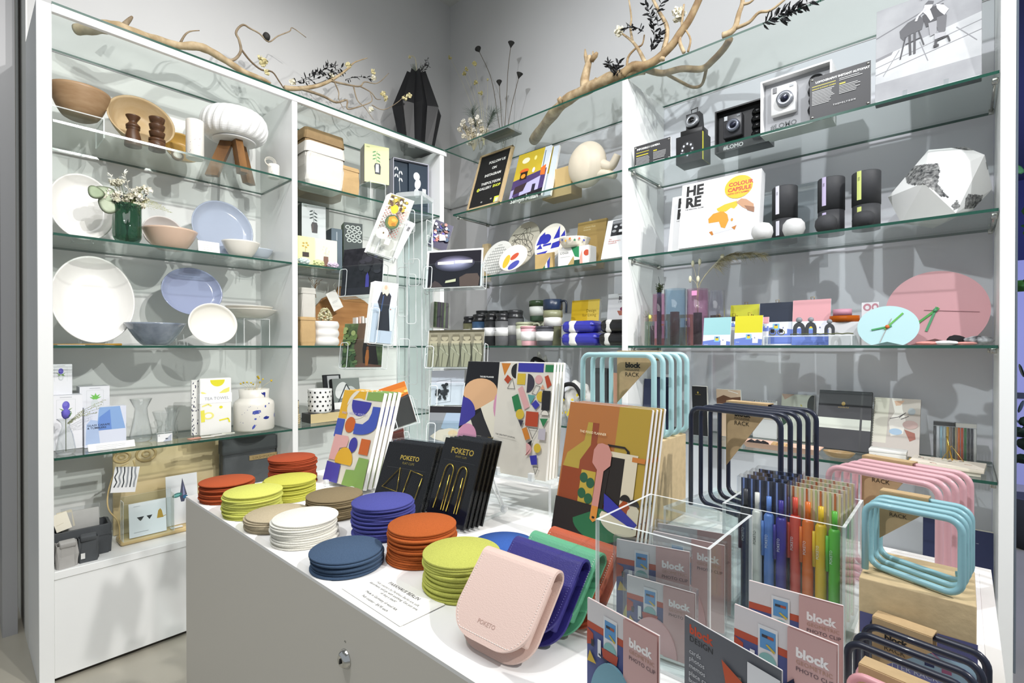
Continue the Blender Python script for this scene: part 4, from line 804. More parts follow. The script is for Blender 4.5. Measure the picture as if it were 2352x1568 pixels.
t = thing('driftwood_branch', 'spreading twiggy driftwood branch with cream petals before the black vase', 'driftwood', (0, 0, 0))
for px, r0, r1, nm in (([(654, 202), (686, 203), (729, 197), (761, 184), (784, 169), (801, 156), (815, 143), (844, 133)], .013, .002, 'trunk'),
    ([(761, 186), (801, 195), (827, 198), (838, 188), (867, 191), (893, 168)], .006, .0016, 'side_branch'), ([(827, 198), (852, 212), (864, 227), (875, 228)], .004, .0015, 'side_branch'),
    ([(689, 203), (709, 209), (743, 221), (772, 235), (797, 230), (798, 250), (827, 244), (854, 232), (850, 212)], .008, .002, 'side_branch'), ([(812, 198), (821, 230), (838, 247), (858, 275)], .004, .0012, 'side_branch'),
    ([(854, 241), (881, 252), (913, 235), (930, 218)], .003, .001, 'side_branch'), ([(769, 190), (778, 212), (778, 227), (789, 250)], .004, .0014, 'side_branch')):
    b = B(); twig(b, px, .12 if px[-1] != (930, 218) else [.12, .09, .05, .03], r0, r1, DR if nm == 'side_branch' else DR2, n=7); b.obj(nm, t)
for i, (x, y) in enumerate(((761, 172), (800, 150), (858, 164), (858, 178), (880, 215), (886, 226), (852, 252), (930, 224), (940, 220), (672, 188))): b = B(); petals(b, tuple(onx(x, y, .12 if x < 925 else .03)), .017, PET if i % 3 else PETW, 12, i); b.obj('pale_blossom', t)
for i, pxs in enumerate((((676, 190), (730, 168), (762, 145)), ((690, 192), (740, 176), (785, 155)), ((700, 185), (745, 160), (770, 150)), ((715, 170), (740, 168), (790, 165)), ((720, 195), (745, 185), (760, 175)), ((795, 182), (825, 176), (855, 183)), ((640, 152), (634, 160), (640, 150)))[:6]):
    b = B(); leafset(b, [tuple(onx(x, y, .09+.01*i)) for x, y in pxs], BLF, 17, .027, .010, i, stem=BLF); b.obj('black_leaf_sprig', None, label=['lowest of the black leaf sprigs on the left driftwood', 'long middle black leaf sprig on the left driftwood', 'upper black leaf sprig reaching right on the left driftwood', 'straight black leaf sprig touching the white petals', 'short black leaf sprig under the cream petal', 'black leaf sprig lying toward the black vase'][i], category='sprig', group='black sprigs on the left driftwood')
# faceted black vase
q = onz(958, 352, ZT); zc = onx(958, 256, AF-q.x).z; zt = onx(958, 168, AF-q.x).z
t = thing('faceted_vase', 'tall black origami-faceted vase in the corner on the glass top', 'vase', (q.x, q.y, ZT+.0005), 20)
BV = P('#141417', .42); n = 8; rings = []
def rg(r, z, off=0, k=1): return [(r*math.cos(2*math.pi*(i+off)/n), r*math.sin(2*math.pi*(i+off)/n), z) for i in range(n)]
rb, rm, rt = .10, .155, .062; H1, H2 = zc-ZT, zt-ZT; vs = rg(rb, 0)+rg(rm, H1*.8, .5)+rg(rm*.86, H1*1.25, 0)+rg(rt, H2, .5); fs = [list(range(n))[::-1]]
for i in range(n):
    j = (i+1) % n; fs += [(i, j, n+i), (j, n+j, n+i), (n+i, n+j, 2*n+j), (n+(i-1) % n, n+i, 2*n+i), (2*n+i, 2*n+j, 3*n+i), (2*n+j, 3*n+j, 3*n+i)]
fs = [f for f in fs if True]; b = B()
vs = rg(rb, 0)+rg(rm, H1, 0)+rg(rt, H2, 0); vs2 = rg(rb*.78, 0, .5)+rg(rm*.70, H1*1.0, .5)+rg(rt*.75, H2*.97, .5); vv = []; 
for k in range(3):
    for i in range(n): vv.append(vs[k*n+i]); vv.append(vs2[k*n+i])
N2 = 2*n; ff = [list(range(N2))[::-1]]
for k in range(2):
    for i in range(N2): j = (i+1) % N2; ff += [(k*N2+i, k*N2+j, (k+1)*N2+j), (k*N2+i, (k+1)*N2+j, (k+1)*N2+i)]
b.add(vv, ff, BV); b.obj('vase_body', t, recalc=False)
b = B(); rd = random.Random(6)
for i in range(60):
    a = rd.uniform(0, 6.28); e = Vector((math.cos(a)*rd.uniform(.01, .055), math.sin(a)*.04, H2+rd.uniform(-.01, .05))); b.tube([(0, 0, H2-.04), e], .0009, P('#6d7468', .8), 4)
b.obj('grey_green_foliage', t)
b = B()
for i, e in enumerate(((.09, -.02, H2+.06), (.08, -.03, H2+.02), (.07, .03, H2+.05))): leafset(b, [(0, 0, H2-.02), e], BLF, 20, .02, .007, i, stem=BLF)
b.obj('black_leaves', t)
b = B(); pt = smooth_path([(0, 0, H2), (-.005, -.01, H2+.08), (-.02, -.02, H2+.10), (-.035, -.03, H2+.095)], 4); b.tube(pt, .0018, P('#c4b98c', .8), 5); petals(b, pt[-1], .012, PET, 9); b.obj('dried_bud', t)

# ================================================================ back shelving, first bay
Z5, Z4, Z2 = Z(5)+.0006, Z(4)+.0006, Z(2)+.0006
L = Lean((1068, 487), (1151, 470), (1105, 362), Z5, square='B')
t = gbox('letter_board', 'black felt letter board in an oak frame asking to follow the gallery shop', 'sign', tuple(L.loc), 0, L.w, .015, L.h, P('#121212', .9), P('#b8a17a', .5),
    [('t', '#dcdcd8', 'FOLLOW US', 60, 30, 9, 'CENTER', .03), ('t', '#dcdcd8', 'ON', 56, 46, 9, 'CENTER', .03), ('t', '#dcdcd8', 'INSTAGRAM', 56, 63, 9, 'CENTER', .03), ('t', '#dcdcd8', 'THEPOLYGON', 56, 84, 9, 'CENTER', .03), ('t', '#d8e048', '@', 16, 96, 9, 'LEFT', .03), ('t', '#dcdcd8', 'GALLERY', 24, 96, 9, 'LEFT', .03), ('t', '#d8e048', 'SHOP', 66, 96, 9, 'LEFT', .03),
     ('e', '#9a9a96', 42, 128, 3, 2), ('e', '#9a9a96', 70, 125, 3, 2), ('r', '#d8e048', 80, 122, 97, 136), ('r', '#cfd4c4', 84, 126, 93, 136)], L.tilt)
b = B(); k = .012; W, H = L.w/2, L.h; OAK = P('#c0a983', .5, n=(30, .12))
for a in ((-W, 0, 0, -W+k, .0, H), (W-k, 0, 0, W, 0, H), (-W, 0, 0, W, 0, k), (-W, 0, H-k, W, 0, H)): b.box(a[0], -.006, a[2], a[3], .0, a[5], OAK)
b.obj('oak_frame', t)
L = Lean((1167, 468), (1243, 449), (1193, 359), Z5, square='B')
booklet('monograph_book', 'photography monograph showing a mustard yellow living room, front copy', 'book', L, .012, P('#8b8aa8', .3),
    [('r', '#c2aa34', 0, 0, 82, 78), ('r', '#c9d2da', 82, 0, 100, 78), ('l', '#6f7f8c', [(86, 10), (88, 78)], 3), ('e', '#e9e3c4', 28, 22, 12, 8), ('e', '#e9dc8a', 58, 22, 4, 6), ('p', '#4a3b6a', [(0, 74), (100, 60), (100, 130), (0, 130)]), ('e', '#d9652a', 30, 52, 14, 7), ('r', '#2b1e18', 20, 54, 42, 76), ('p', '#d9702e', [(82, 56), (96, 50), (98, 78), (84, 76)]), ('e', '#f0902e', 30, 66, 7, 6),
     ('p', '#b3aed4', [(30, 92), (86, 78), (86, 114), (30, 122)]), ('p', '#3b2c34', [(12, 92), (48, 86), (40, 108), (8, 112)]), ('r', '#2c2838', 66, 96, 76, 124), ('p', '#a9a4cc', [(0, 100), (10, 98), (8, 126), (0, 128)]), ('p', '#1f1c22', [(0, 122), (100, 112), (100, 150), (0, 150)]), ('e', '#f2f2f2', 60, 56, 4, 7), ('t', '#f5f5f2', 'Selwyn Pullan', 50, 136, 15.5, 'CENTER', .02)], P('#e8e8e4', .6))
L2 = Lean((1180, 462), (1256, 446), (1206, 352), Z5, square='B'); L2.loc.y += .04
booklet('monograph_book', 'second copy of the room-covered book, its white spine edge showing behind the first', 'book', L2, .014, P('#c9d2da', .3), [('r', '#c2aa34', 0, 0, 82, 78)], P('#e8e8e4', .6))
L2.loc = L.loc; stand('clear acrylic easel ledge under the two mustard room monographs', type('q', (), dict(loc=(L.loc.x, L.loc.y-.006, Z5), rz=0)), .1, .03)
s = S('B', 1246, 1312, 388, 470, .14, 5); gbox('kraft_box', 'plain tan kraft box half hidden behind the cream sculpted vase', 'box', s.loc, 0, s.w, .10, s.h, P('#cbb07a', .6), P('#b99d68', .6), [])
s = S('B', 1308, 1426, 322, 438, .13, 5); CRV = P('#ddd2bd', .45, coat=.1, n=(8, .04))
t = thing('sculpted_vase', 'bulbous cream ceramic vase with two stub spouts in front of the kraft box', 'vase', s.loc, 0)
b = B(); w = s.w; h = s.h; bm = bmesh.new(); bmesh.ops.create_icosphere(bm, subdivisions=4, radius=1)
for v in bm.verts: v.co = Vector((v.co.x*w*.36-w*.14, v.co.y*.06, max(h*.52+v.co.z*h*.50, .001)))
b.bm(bm, CRV, True); b.obj('vase_body', t)
b = B(); b.tube(smooth_path([(w*.02, 0, h*.62), (w*.20, 0, h*.40), (w*.34, 0, h*.36), (w*.44, 0, h*.55)], 6), [.03-.0007*i for i in range(19)], CRV, 16); b.obj('side_spout', t)
b = B(); b.tube(smooth_path([(w*.0, 0, h*.25), (w*.22, 0, h*.22), (w*.4, 0, h*.12)], 6), [.028-.001*i for i in range(13)], CRV, 16); b.obj('side_spout', t)
# shelf 4: patterned plates
def dec_plate(name, label, s, face, shapes, tilt=20, easel=True, rim=None, dz=0, D=None):
    w = D or s.w; hh = s.h-dz; M = T(0, 0, hh/2+dz, rx=90-tilt); b = B(); k = hh/w
    b.lathe([(.0001, 0), (w*.3, 0), (w/2, .008), (w/2, .0095), (w*.4, .006), (.0001, .006)], rim or face, 48, M, True, 1, k)
    t = thing(name, label, 'plate', s.loc, s.rz); b.obj('plate_body', t)
    g = B(); vs = [(w*.49*math.cos(a)*1, w*.49*math.sin(a)*k) for a in [6.283*i/40 for i in range(40)]]; g.add([(x, y, .0100) for x, y in vs], [list(range(40))], face, False, M)
    tmp = B(); art(tmp, w, w*k, shapes, I4, .4, .00006, 2)
    vv = []                       # keep only ink inside the round plate
    g.T0 = I4; Mm = M @ Matrix.Translation((0, 0, .0101)) @ Matrix(((1, 0, 0, 0), (0, 0, 1, -hh/2), (0, -1, 0, 0), (0, 0, 0, 1)))
    for f, mi in zip(tmp.f, tmp.mi): g.add([tmp.v[i] for i in f], [list(range(len(f)))], tmp.mats[mi], False, Mm)
    g.obj('painted_face', t); return t
s = S('B', 1113, 1178, 550, 628, .10, 4)
dec_plate('patterned_plate', 'grey plate with a fine white grid, leftmost of the patterned plates', s, P('#d9d9d4', .4), [('l', '#8f928f', [(8+7*i, 16+abs(i-6)*abs(i-6)*.9), (8+7*i, 102-abs(i-6)*abs(i-6)*.9)], 1) for i in range(13)]+[('l', '#8f928f', [(10+abs(i-6)*abs(i-6)*.9, 12+8*i), (90-abs(i-6)*abs(i-6)*.9, 12+8*i)], 1) for i in range(13)])
s = S('B', 1166, 1240, 504, 590, .22, 4); rd = random.Random(12)
dec_plate('patterned_plate', 'beige plate scribbled with looping grey lines, raised at the back', s, P('#cfc8b8', .4), [('l', '#55524c', [(50+(24+14*math.sin(j*.23*i+i))*math.sin(j*.30+i*2), 56+(26+14*math.cos(j*.19+i*2))*math.cos(j*.36+i)) for j in range(34)], 1.1) for i in range(1, 5)], dz=.045)
s = S('B', 1231, 1301, 509, 574, .15, 4); UB = '#2f35a8'
dec_plate('patterned_plate', 'white plate with bold ultramarine geometric shapes, beside the scribbled one', s, P('#e9e4d8', .35), [('e', UB, 34, 44, 17, 15), ('p', UB, [(6, 60), (24, 58), (30, 34), (26, 22), (12, 34)]), ('p', UB, [(60, 48), (72, 10), (80, 46)]), ('p', UB, [(82, 44), (92, 26), (97, 44)]), ('p', UB, [(60, 60), (88, 54), (84, 74), (58, 76)]), ('p', UB, [(10, 72), (20, 58), (30, 72)]), ('p', UB, [(14, 84), (50, 80), (40, 94), (24, 94)]), ('p', UB, [(30, 60), (56, 58), (56, 64), (30, 66)])], dz=.045)
stand('clear acrylic easel under the ultramarine plate', type('q', (), dict(loc=(s.loc[0], s.loc[1], s.loc[2]), rz=0)), .05, .05)
s = S('B', 1149, 1213, 560, 622, .035, 4)
dec_plate('patterned_plate', 'white plate with yellow, red and blue ovals, frontmost', s, P('#efebe0', .35), [('e', '#e0b83a', 30, 48, 11, 20, 12), ('e', '#c8543a', 56, 36, 15, 8, -30), ('e', '#4a50a8', 60, 62, 20, 10, -28)], rim=P('#cfc8b8', .4))
s = S('B', 1107, 1122, 560, 610, .2, 4); gbox('kraft_box', 'small brown kraft box at the corner behind the grid plate', 'box', s.loc, 0, .05, .03, s.h, KRAFT, None, [])
for i in range(3):
    s = S('B', 1229, 1268, 582, 612, .06+.011*i, 4); s.loc = (s.loc[0]+.006*i, s.loc[1], s.loc[2])
    gbox('coaster_pack', ['kraft boxed coaster set with green and blue triangle, front one', 'middle kraft coaster set behind the front triangle one', 'rear kraft coaster set of the three'][i], 'box', s.loc, 0, s.w, .008, s.h, P('#c8ab74', .6), None, [('p', '#2f7a4a', [(20, 95), (60, 55), (60, 95)]), ('p', '#f0efe8', [(60, 55), (84, 20), (70, 95), (60, 95)]), ('p', '#4048a8', [(72, 40), (90, 18), (84, 95), (76, 95)])] if not i else [], group='kraft coaster sets on the plate shelf')
s = S('B', 1282, 1352, 567, 608, .06, 4); gbox('bowl_gift_box', 'white gift box with green and pink collage under the spotted bowl', 'box', s.loc, 0, s.w, .07, s.h, P('#efeeea', .5), None, [('t', INK, 'L\'Ovale', 8, 16, 9), ('l', '#9a9a98', [(8, 24), (40, 24)], 1), ('p', '#2f8a5a', [(44, 0), (70, 0), (70, 30), (56, 26)]), ('p', '#b8a06a', [(20, 62), (52, 24), (60, 62)]), ('p', '#1f4a3a', [(52, 62), (54, 36), (72, 36), (72, 62)]), ('p', '#e8a898', [(72, 30), (80, 10), (82, 62), (72, 62)]), ('e', '#c8543a', 94, 20, 9, 8)])
top = s.h; s2 = S('B', 1290, 1350, 549, 570, .09); w = s2.w
t = thing('spotted_bowl', 'white ceramic bowl with orange, green and blue spots, sitting on the collage box', 'bowl', (s2.loc[0], BF+.093, s.loc[2]+top+.0006), 0)
h2 = max(s2.h, .04); b = B(); b.lathe(bowl_prof(w, h2, .6, .003, 2), P('#eee7d6', .35), 48); 
for i in range(9): decal(b, w*.497, -1.2+.3*i, h2*(.72 if i % 2 else .55), .005, .006, P(['#d9702e', '#2f6a4a', '#c8543a', '#4048a8', '#e0a83a'][i % 5], .4), 30*i, seed=i)
b.obj('bowl_body', t)
s = S('B', 1319, 1385, 503, 600, .22, 4); gbox('kraft_book', 'brown kraft-covered book at the back right of the plate shelf', 'book', s.loc, 0, s.w, .015, s.h, P('#a58a52', .6), None, [('t', '#d9cfa8', 'a Cantor Dust', 22, 20, 7), ('t', '#d9cfa8', 'Notebook', 22, 28, 6)], 8)
L = Lean((1356, 597), (1430, 587), (1373, 510), Z4, square='B'); L.loc.y = BF+.012; L.w = .115; L.loc.x = -1.155-.0585; L.h *= 1.02
booklet('cookbook', 'white photographer\'s cookbook with a black and white kitchen picture', 'book', L, .018, P('#dfe2e4', .4), [('r', '#2b2c30', 26, 4, 96, 76), ('r', '#8f9296', 28, 6, 96, 20), ('e', '#c9ccd0', 44, 34, 8, 6), ('e', '#b3b6ba', 70, 30, 8, 6), ('e', '#d6d8da', 84, 42, 7, 5), ('r', '#e2e4e6', 62, 50, 90, 62), ('e', '#9a9da0', 40, 54, 10, 6), ('l', '#5a5c60', [(28, 24), (96, 22)], 2), ('r', '#15161a', 54, 64, 96, 75), ('t', '#c8644a', 'The', 22, 94, 9), ('t', '#c8644a', 'Photographer\'s', 22, 103, 9), ('t', '#c8644a', 'Cookbook', 22, 112, 9)])
# shelf 3: bottles, cups, lunch boxes
def bottle(x0, x1, yt, dep, body, lab, lid, label):
    s = S('B', x0, x1, yt, 790, dep, 3); r, h = s.w/2, s.h; t = thing('travel_bottle', label, 'bottle', s.loc, 0)
    b = B(); b.lathe([(.0001, 0), (r*.92, 0), (r, .004), (r, h*.76), (.0001, h*.76)], P(body, .35, .3), 32); b.obj('bottle_body', t)
    b = B(); b.lathe([(.0001, h*.765), (r*.97, h*.765), (r, h*.80), (r*.86, h*.86), (r*.84, h*.89), (r*.92, h*.92), (r*.9, h*.99), (r*.8, h), (.0001, h)], P(lid, .3), 32); b.obj('lid', t)
    b = B(); b.lathe([(r*1.005, h*.30), (r*1.02, h*.30), (r*1.02, h*.56), (r*1.005, h*.56)], P(lab, .6), 32); art(b, r*.9, h*.2, [('t', INK, 'travel', 0, 14, 18, 'LEFT', .02), ('t', INK, 'tumbler', 0, 34, 18, 'LEFT', .02)], T(-r*.25, -r*1.03, h*.34)); b.obj('paper_label', t)
for a in ((1069, 1093, 727, .12, '#6b6a50', '#d9d9d8', '#1c1d1f', 'shortest travel bottle with an olive band and black lid, leftmost'), (1090, 1116, 722, .10, '#36506e', '#dcdcdc', '#1c1d1f', 'travel bottle with a blue band and black lid, second from left'), (1117, 1141, 720, .08, '#2c2d2f', '#dcdcdc', '#1c1d1f', 'all-black travel bottle with a white label'), (1142, 1168, 720, .08, '#6a6b6d', '#dcdcdc', '#26272a', 'mid-grey travel bottle with a white label and dark lid'), (1169, 1197, 712, .12, '#56575a', '#a9a9a8', '#2a2b2e', 'tallest dark grey travel bottle behind the pink-lidded cup')): bottle(*a)
for i in range(4):
    s = S('B', 1098+26*i, 1120+26*i, 714, 790, .2, 3); b = B(); r, h = s.w*.55, s.h; b.lathe([(.0001, 0), (r, 0), (r, h*.8), (r*.85, h*.86), (r*.92, h), (.0001, h)], P('#17181a', .35), 28); b.obj('travel_bottle', None, s.loc, 0, label='black travel bottle in the rear row behind the labelled bottles', category='bottle', group='black bottles in the rear row')
def cup(x0, x1, yt, dep, cup_c, lab_c, lid_c, label, lidh=.15, foot=.8, mid=None, yb=790, dz=0, handle=None, text=None):
    s = S('B', x0, x1, yt, yb, dep, 3 if yb == 790 else None); r, h = s.w/2, s.h; t = thing('travel_cup', label, 'cup', (s.loc[0], s.loc[1], s.loc[2] if yb == 790 else s.zb), 0)
    b = B(); b.lathe([(.0001, 0), (r*foot, 0), (r*(foot+.03), .003), (r*.97, h*(1-lidh)), (.0001, h*(1-lidh))], P(cup_c, .35), 32); b.obj('cup_body', t)
    b = B(); b.lathe([(.0001, h*(1-lidh)+.0004), (r, h*(1-lidh)+.0004), (r, h*.97), (r*.9, h), (.0001, h)], P(lid_c, .3), 32); b.obj('lid', t)
    b = B(); q = foot+.03; f = lambda z: r*(q+(.97-q)*z/(1-lidh))+.0008; b.lathe([(f(.25), h*.25), (f(.72), h*.72)], P(lab_c, .6), 32); b.obj('paper_label', t)
    if handle: b = B(); b.tube(smooth_path([(r*.9, 0, h*.9), (r*1.5, 0, h*.93), (r*1.75, 0, h*.8), (r*1.78, 0, h*.5)], 5), .006, P(handle, .35), 8); b.obj('handle', t)
    return t, s
s = S('B', 1208, 1256, 738, 790, .2, 3); gbox('cup_gift_box', 'pale green gift box with small lettering behind the small cups', 'box', s.loc, 0, s.w, .06, s.h, P('#c9ccb8', .5), None, [('t', INK, 'Glass | Coffee', 8, 20, 13, 'LEFT', .02)])
zt = s.h+s.loc[2]
t, s = cup(1220, 1253, 690, .205, '#3d5340', '#cdd0cc', '#34482f', 'dark green coffee tumbler standing on the pale green box', .3, .85, yb=737); t.location.z = zt+.001
b = B(); b.lathe([(.0001, 0), (.001, 0)], INK, 6) if 0 else None
cup(1190, 1226, 740, .12, '#b5b9a0', '#d7d8cf', '#a8ad90', 'sage green mug with a pale handle behind the pink-lidded cup', .12, .85, handle='#b5b9a0')
cup(1200, 1233, 749, .035, '#d8a8ae', '#ecebea', '#c9959c', 'small glass cup with a pink lid and white sleeve', .12)
cup(1234, 1268, 749, .035, '#4a4b50', '#ecebea', '#3a3b42', 'small glass cup with a charcoal lid and white sleeve', .12)
s = S('B', 1252, 1288, 688, 790, .10, 3); r, h = s.w/2, s.h
t = thing('handled_bottle', 'tall olive bottle with a navy lid and carrying handle beside the blue lunch boxes', 'bottle', s.loc, 0)
b = B(); b.lathe([(.0001, 0), (r*.86, 0), (r*.88, h*.6), (r, h*.62), (r, h*.76), (.0001, h*.76)], P('#84866a', .35), 32); b.obj('bottle_body', t)
b = B(); b.lathe([(.0001, h*.77), (r*.95, h*.77), (r*1.0, h*.79), (r*1.0, h*.99), (r*.9, h), (.0001, h)], P('#1f2c42', .3), 32); b.obj('lid', t)
b = B(); b.lathe([(r*.93, h*.42), (r*.93, h*.66)], P('#e2e2de', .5), 32); b.obj('paper_label', t)
b = B(); b.tube(smooth_path([(r*.9, 0, h*.95), (r*1.5, 0, h*.955), (r*1.7, 0, h*.88), (r*1.68, 0, h*.70)], 5), .006, P('#1b2433', .35), 8); b.obj('handle', t)
def lunch(x0, x1, yt, yb, dep, z, c, label, parent=None):
    s = S('B', x0, x1, yt, yb, dep); w, h = s.w, s.h*.98; t = thing('lunch_box', label, 'lunch box', (s.loc[0], s.loc[1]+.05, z), 0); m = P(c, .25, coat=.3)
    b = B(); b.box(-w/2, -.05, 0, w/2, .055, h, m, h*.40, seg=6); b.obj('box_body', t); b = B(); b.box(-w/2-.0004, -.0504, h*.60, w/2+.0004, .0554, h*.63, P(c, .6), .014, seg=5); b.obj('lid_seam', t)
    b = B(); b.box(-w*.28, -.0512, -.0006+.0008, -w*.03, .0562, h+.001, P('#e6e5e0', .5), .014, seg=3); b.obj('paper_band', t); return z+h+.0012
z = lunch(1286, 1370, 759, 789, .05, Z(3)+.0006, '#3638a0', 'ultramarine lunch box with a white band, lower of the blue pair'); lunch(1288, 1362, 731, 759, .05, z, '#3638a0', 'ultramarine lunch box with a white band, upper of the blue pair')
z = lunch(1371, 1436, 759, 789, .05, Z(3)+.0006, '#232324', 'black lunch box with a white band, lower of the black pair'); lunch(1375, 1438, 728, 759, .05, z, '#232324', 'black lunch box with a white band, upper of the black pair')
s = S('B', 1308, 1372, 688, 790, .2, 3); gbox('yellow_book', 'yellow book with a two-line title behind the blue lunch boxes', 'book', s.loc, 0, s.w, .02, s.h, P('#d6b02a', .4), P('#e8e6df', .6), [('t', '#7a6216', 'Design', 90, 38, 13, 'RIGHT'), ('t', '#7a6216', 'for Living', 90, 51, 13, 'RIGHT'), ('p', '#e2c454', [(60, 0), (100, 0), (100, 60), (84, 160), (56, 160)])][::-1], 6)
s = S('B', 1391, 1445, 673, 790, .2, 3); gbox('bio_book', 'white book with bold capitals and plum-coloured bowls, behind the black lunch boxes', 'book', s.loc, 0, s.w, .02, s.h, P('#e6e6e8', .4), None, [('t', '#3a3440', 'BIO', 46, 24, 19, 'LEFT', .03), ('t', '#3a3440', '[ by EK', 46, 34, 9), ('e', '#8a2f5a', 70, 60, 16, 9), ('p', '#b06a5a', [(42, 66), (98, 66), (88, 84), (52, 84)])], 6)
# shelf 2: fabric
t = thing('fabric_bag', 'crumpled white tote bag with yellow lemons and a black strap', 'bag', (ony(1325, 880, .12).x, BF+.13, Z2), 0); rd = random.Random(4)
b = B(); bm = bmesh.new(); bmesh.ops.create_icosphere(bm, subdivisions=4, radius=1)
from mathutils import noise
for v in bm.verts: k = 1+.22*noise.noise(v.co*2.3)+.10*noise.noise(v.co*5.5); v.co = Vector((v.co.x*.085*k, v.co.y*.055*k, max(.105+v.co.z*.105*k, .001)))
b.bm(bm, P('#e9e8e4', .9, n=(18, .1), c2='#cfcdc6'), True); 
b.obj('bag_body', t)
b = B(); 
for i in range(16): a = rd.uniform(-1.2, 1.2); decal(b, .083, a, rd.uniform(.04, .17), .008, .006, P('#e0c93a', .8), 40*i, seed=i)
b.obj('lemon_print', t)
b = B(); b.tube(smooth_path([(-.06, -.05, .12), (-.05, -.06, .19), (.02, -.065, .20), (.07, -.07, .14), (.06, -.08, .09)], 6), .011, P('#1c1c1e', .9), 6, smooth=True); b.obj('black_strap', t)
for i, (x, c, lb, sc) in enumerate(((1222, '#dcdad6', 'crumpled white fabric pouch with a black band beside the lemon tote', 1), (1288, '#dfe0e6', 'crumpled fabric pouch with navy dots between the white pouch and lemon tote', .9))):
    q = ony(x, 830, .15); t = thing('fabric_bag', lb, 'bag', (q.x, BF+.15+.08*(i == 0), Z2), 0); b = B(); bm = bmesh.new(); bmesh.ops.create_icosphere(bm, subdivisions=4, radius=1)
    for v in bm.verts: k = 1+.25*noise.noise(v.co*2.1+Vector((i*7, 0, 0)))+.12*noise.noise(v.co*6); v.co = Vector((v.co.x*.062*k, v.co.y*.05*k, max(.17+v.co.z*.17*k*sc, .001)))
    b.bm(bm, P(c, .9, n=(14, .15)), True); b.obj('bag_body', t); b = B()
    if i: [decal(b, .055, rd.uniform(-1, 1), .2+rd.uniform(-.03, .1), .006, .005, P('#2a3494', .8), seed=j) for j in range(10)]; b.obj('navy_print', t)
    else: b.tube(smooth_path([(-.05, -.03, .27), (-.01, -.05, .325), (.045, -.03, .30), (.055, -.03, .25)], 5), .012, P('#1c1c1e', .9), 6); b.obj('black_band', t)
s = S('B', 1359, 1394, 846, 900, .16, 2); gbox('speaker_box', 'dark grey box seen between the wires of the tall blue rack', 'box', s.loc, 0, s.w, .06, s.h, P('#4c4f52', .5), None, [])
for i, (x0, x1, yt, dep, c, lb) in enumerate(((1402, 1432, 850, .05, '#b98f78', 'salmon notebook standing left of the navy books'), (1428, 1440, 846, .14, '#cfc8ba', 'cream notebook edge standing left of the navy books'))):
    s = S('B', x0, x1, yt, 960, dep, 2); gbox('notebook', lb, 'notebook', s.loc, 0, max(s.w, .02) if i == 0 else .02, .012, s.h*.95, P(c, .6), None, [], 4)

# ---------------------------------------------------------------- on top of the back shelving
q = onz(1157, 345, ZT); vx, vy = q.x, min(q.y, BB-.05)
t = thing('seed_pod_vase', 'slim clear vase holding four tall black lotus seed pods', 'vase', (vx, vy, ZT+.0005), 0)
b = B(); b.lathe(wall_prof([(.018, 0), (.02, .003), (.02, .07)], .0015), VG, 28); b.obj('vase_glass', t)
b = B(); SD = P('#2c2b29', .8); SM = P('#5c5344', .8); d0 = vy-BF
for i, (x, y, mx_, my, hw) in enumerate(((1101, 109, 1128, 180, 15), (1173, 99, 1167, 160, 15), (1147, 187, 1149, 230, 13), (1191, 170, 1176, 240, 15))):
    e = ony(x, y+10, d0)-Vector((vx, vy, ZT+.0005)); m_ = ony(mx_, my, d0)-Vector((vx, vy, ZT+.0005)); b = B(); b.tube(smooth_path([(.004*(i-1.5), 0, .003), m_*.5, m_, e], 6), .0018, SM, 6); b.obj('stem', t)
    b = B(); dr = (e-m_).normalized(); Mq = Matrix.Translation(e) @ dr.to_track_quat('Z', 'Y').to_matrix().to_4x4(); b.lathe([(.0018, -.003), (.007, .008), (.018, .026), (.0195, .029), (.017, .032), (.0001, .033)], SD, 20, Mq, sx=hw/15*1.05, sy=hw/15*1.05); b.obj('lotus_pod', t)
rd = random.Random(21)
q = onz(1045, 335, ZT); t = thing('dried_flower_bunch', 'bunch of fluffy white dried flowers in the corner on the glass top', 'flowers', (q.x+.02, BF+.14, ZT+.001), 0)
b = B(); b2 = B()
for i in range(26):
    e = Vector((rd.uniform(-.10, .10), rd.uniform(-.04, .04), rd.uniform(.06, .19))); b.tube(smooth_path([(0, 0, .003), e*.5+Vector((rd.uniform(-.01, .01), 0, .01)), e], 4), .0012, P('#b9ac8a', .8), 5)
    b2 = B(); petals(b2, e, .017, P(['#dcd6c6', '#e9e5da', '#cfc6b0'][i % 3], .9), 16, i); b2.obj('flower_head', t)
b.obj('stems', t)
for i, (x, y, sd, lb) in enumerate(((1083, 255, 3, 'upright grey-green pine spray beside the white dried flowers'), (1128, 262, 5, 'arching pine spray bending to the right beside the seed pods'))):
    q0 = onz(1103, 345, ZT); q0.y = min(q0.y, BB-.06); b = B(); e = ony(x, y, q0.y-BF)-q0; rd = random.Random(sd)
    pth = smooth_path([(0, 0, 0.002), e*.6+Vector((0, 0, .02)), e], 8); b.tube(pth, .0022, P('#6b6a52', .8), 6)
    for j in range(130):
        k = rd.uniform(.45, 1); p = pth[int(k*(len(pth)-1))]; d = Vector((rd.uniform(-1, 1)+(.8 if i else 0), rd.uniform(-.7, .7), rd.uniform(-.1, 1.1))).normalized()*rd.uniform(.04, .09); b.tube([p, p+d*.5+Vector((0, 0, .004)), p+d], [.0008, .0007, .0002], P(['#6d7a6e', '#8a968c', '#57655a'][j % 3], .7), 3)
    b.obj('pine_spray', None, tuple(q0+Vector((.012*i, 0, 0))), 0, label=lb, category='foliage')
t = thing('petal_twigs', 'thin pale twigs with scattered cream petals rising in the corner', 'twigs', (0, 0, 0)); b = B(); b2 = B(); q0 = onz(1112, 335, ZT); q0.y = min(q0.y, BB-.05); q0.z = ZT+.003
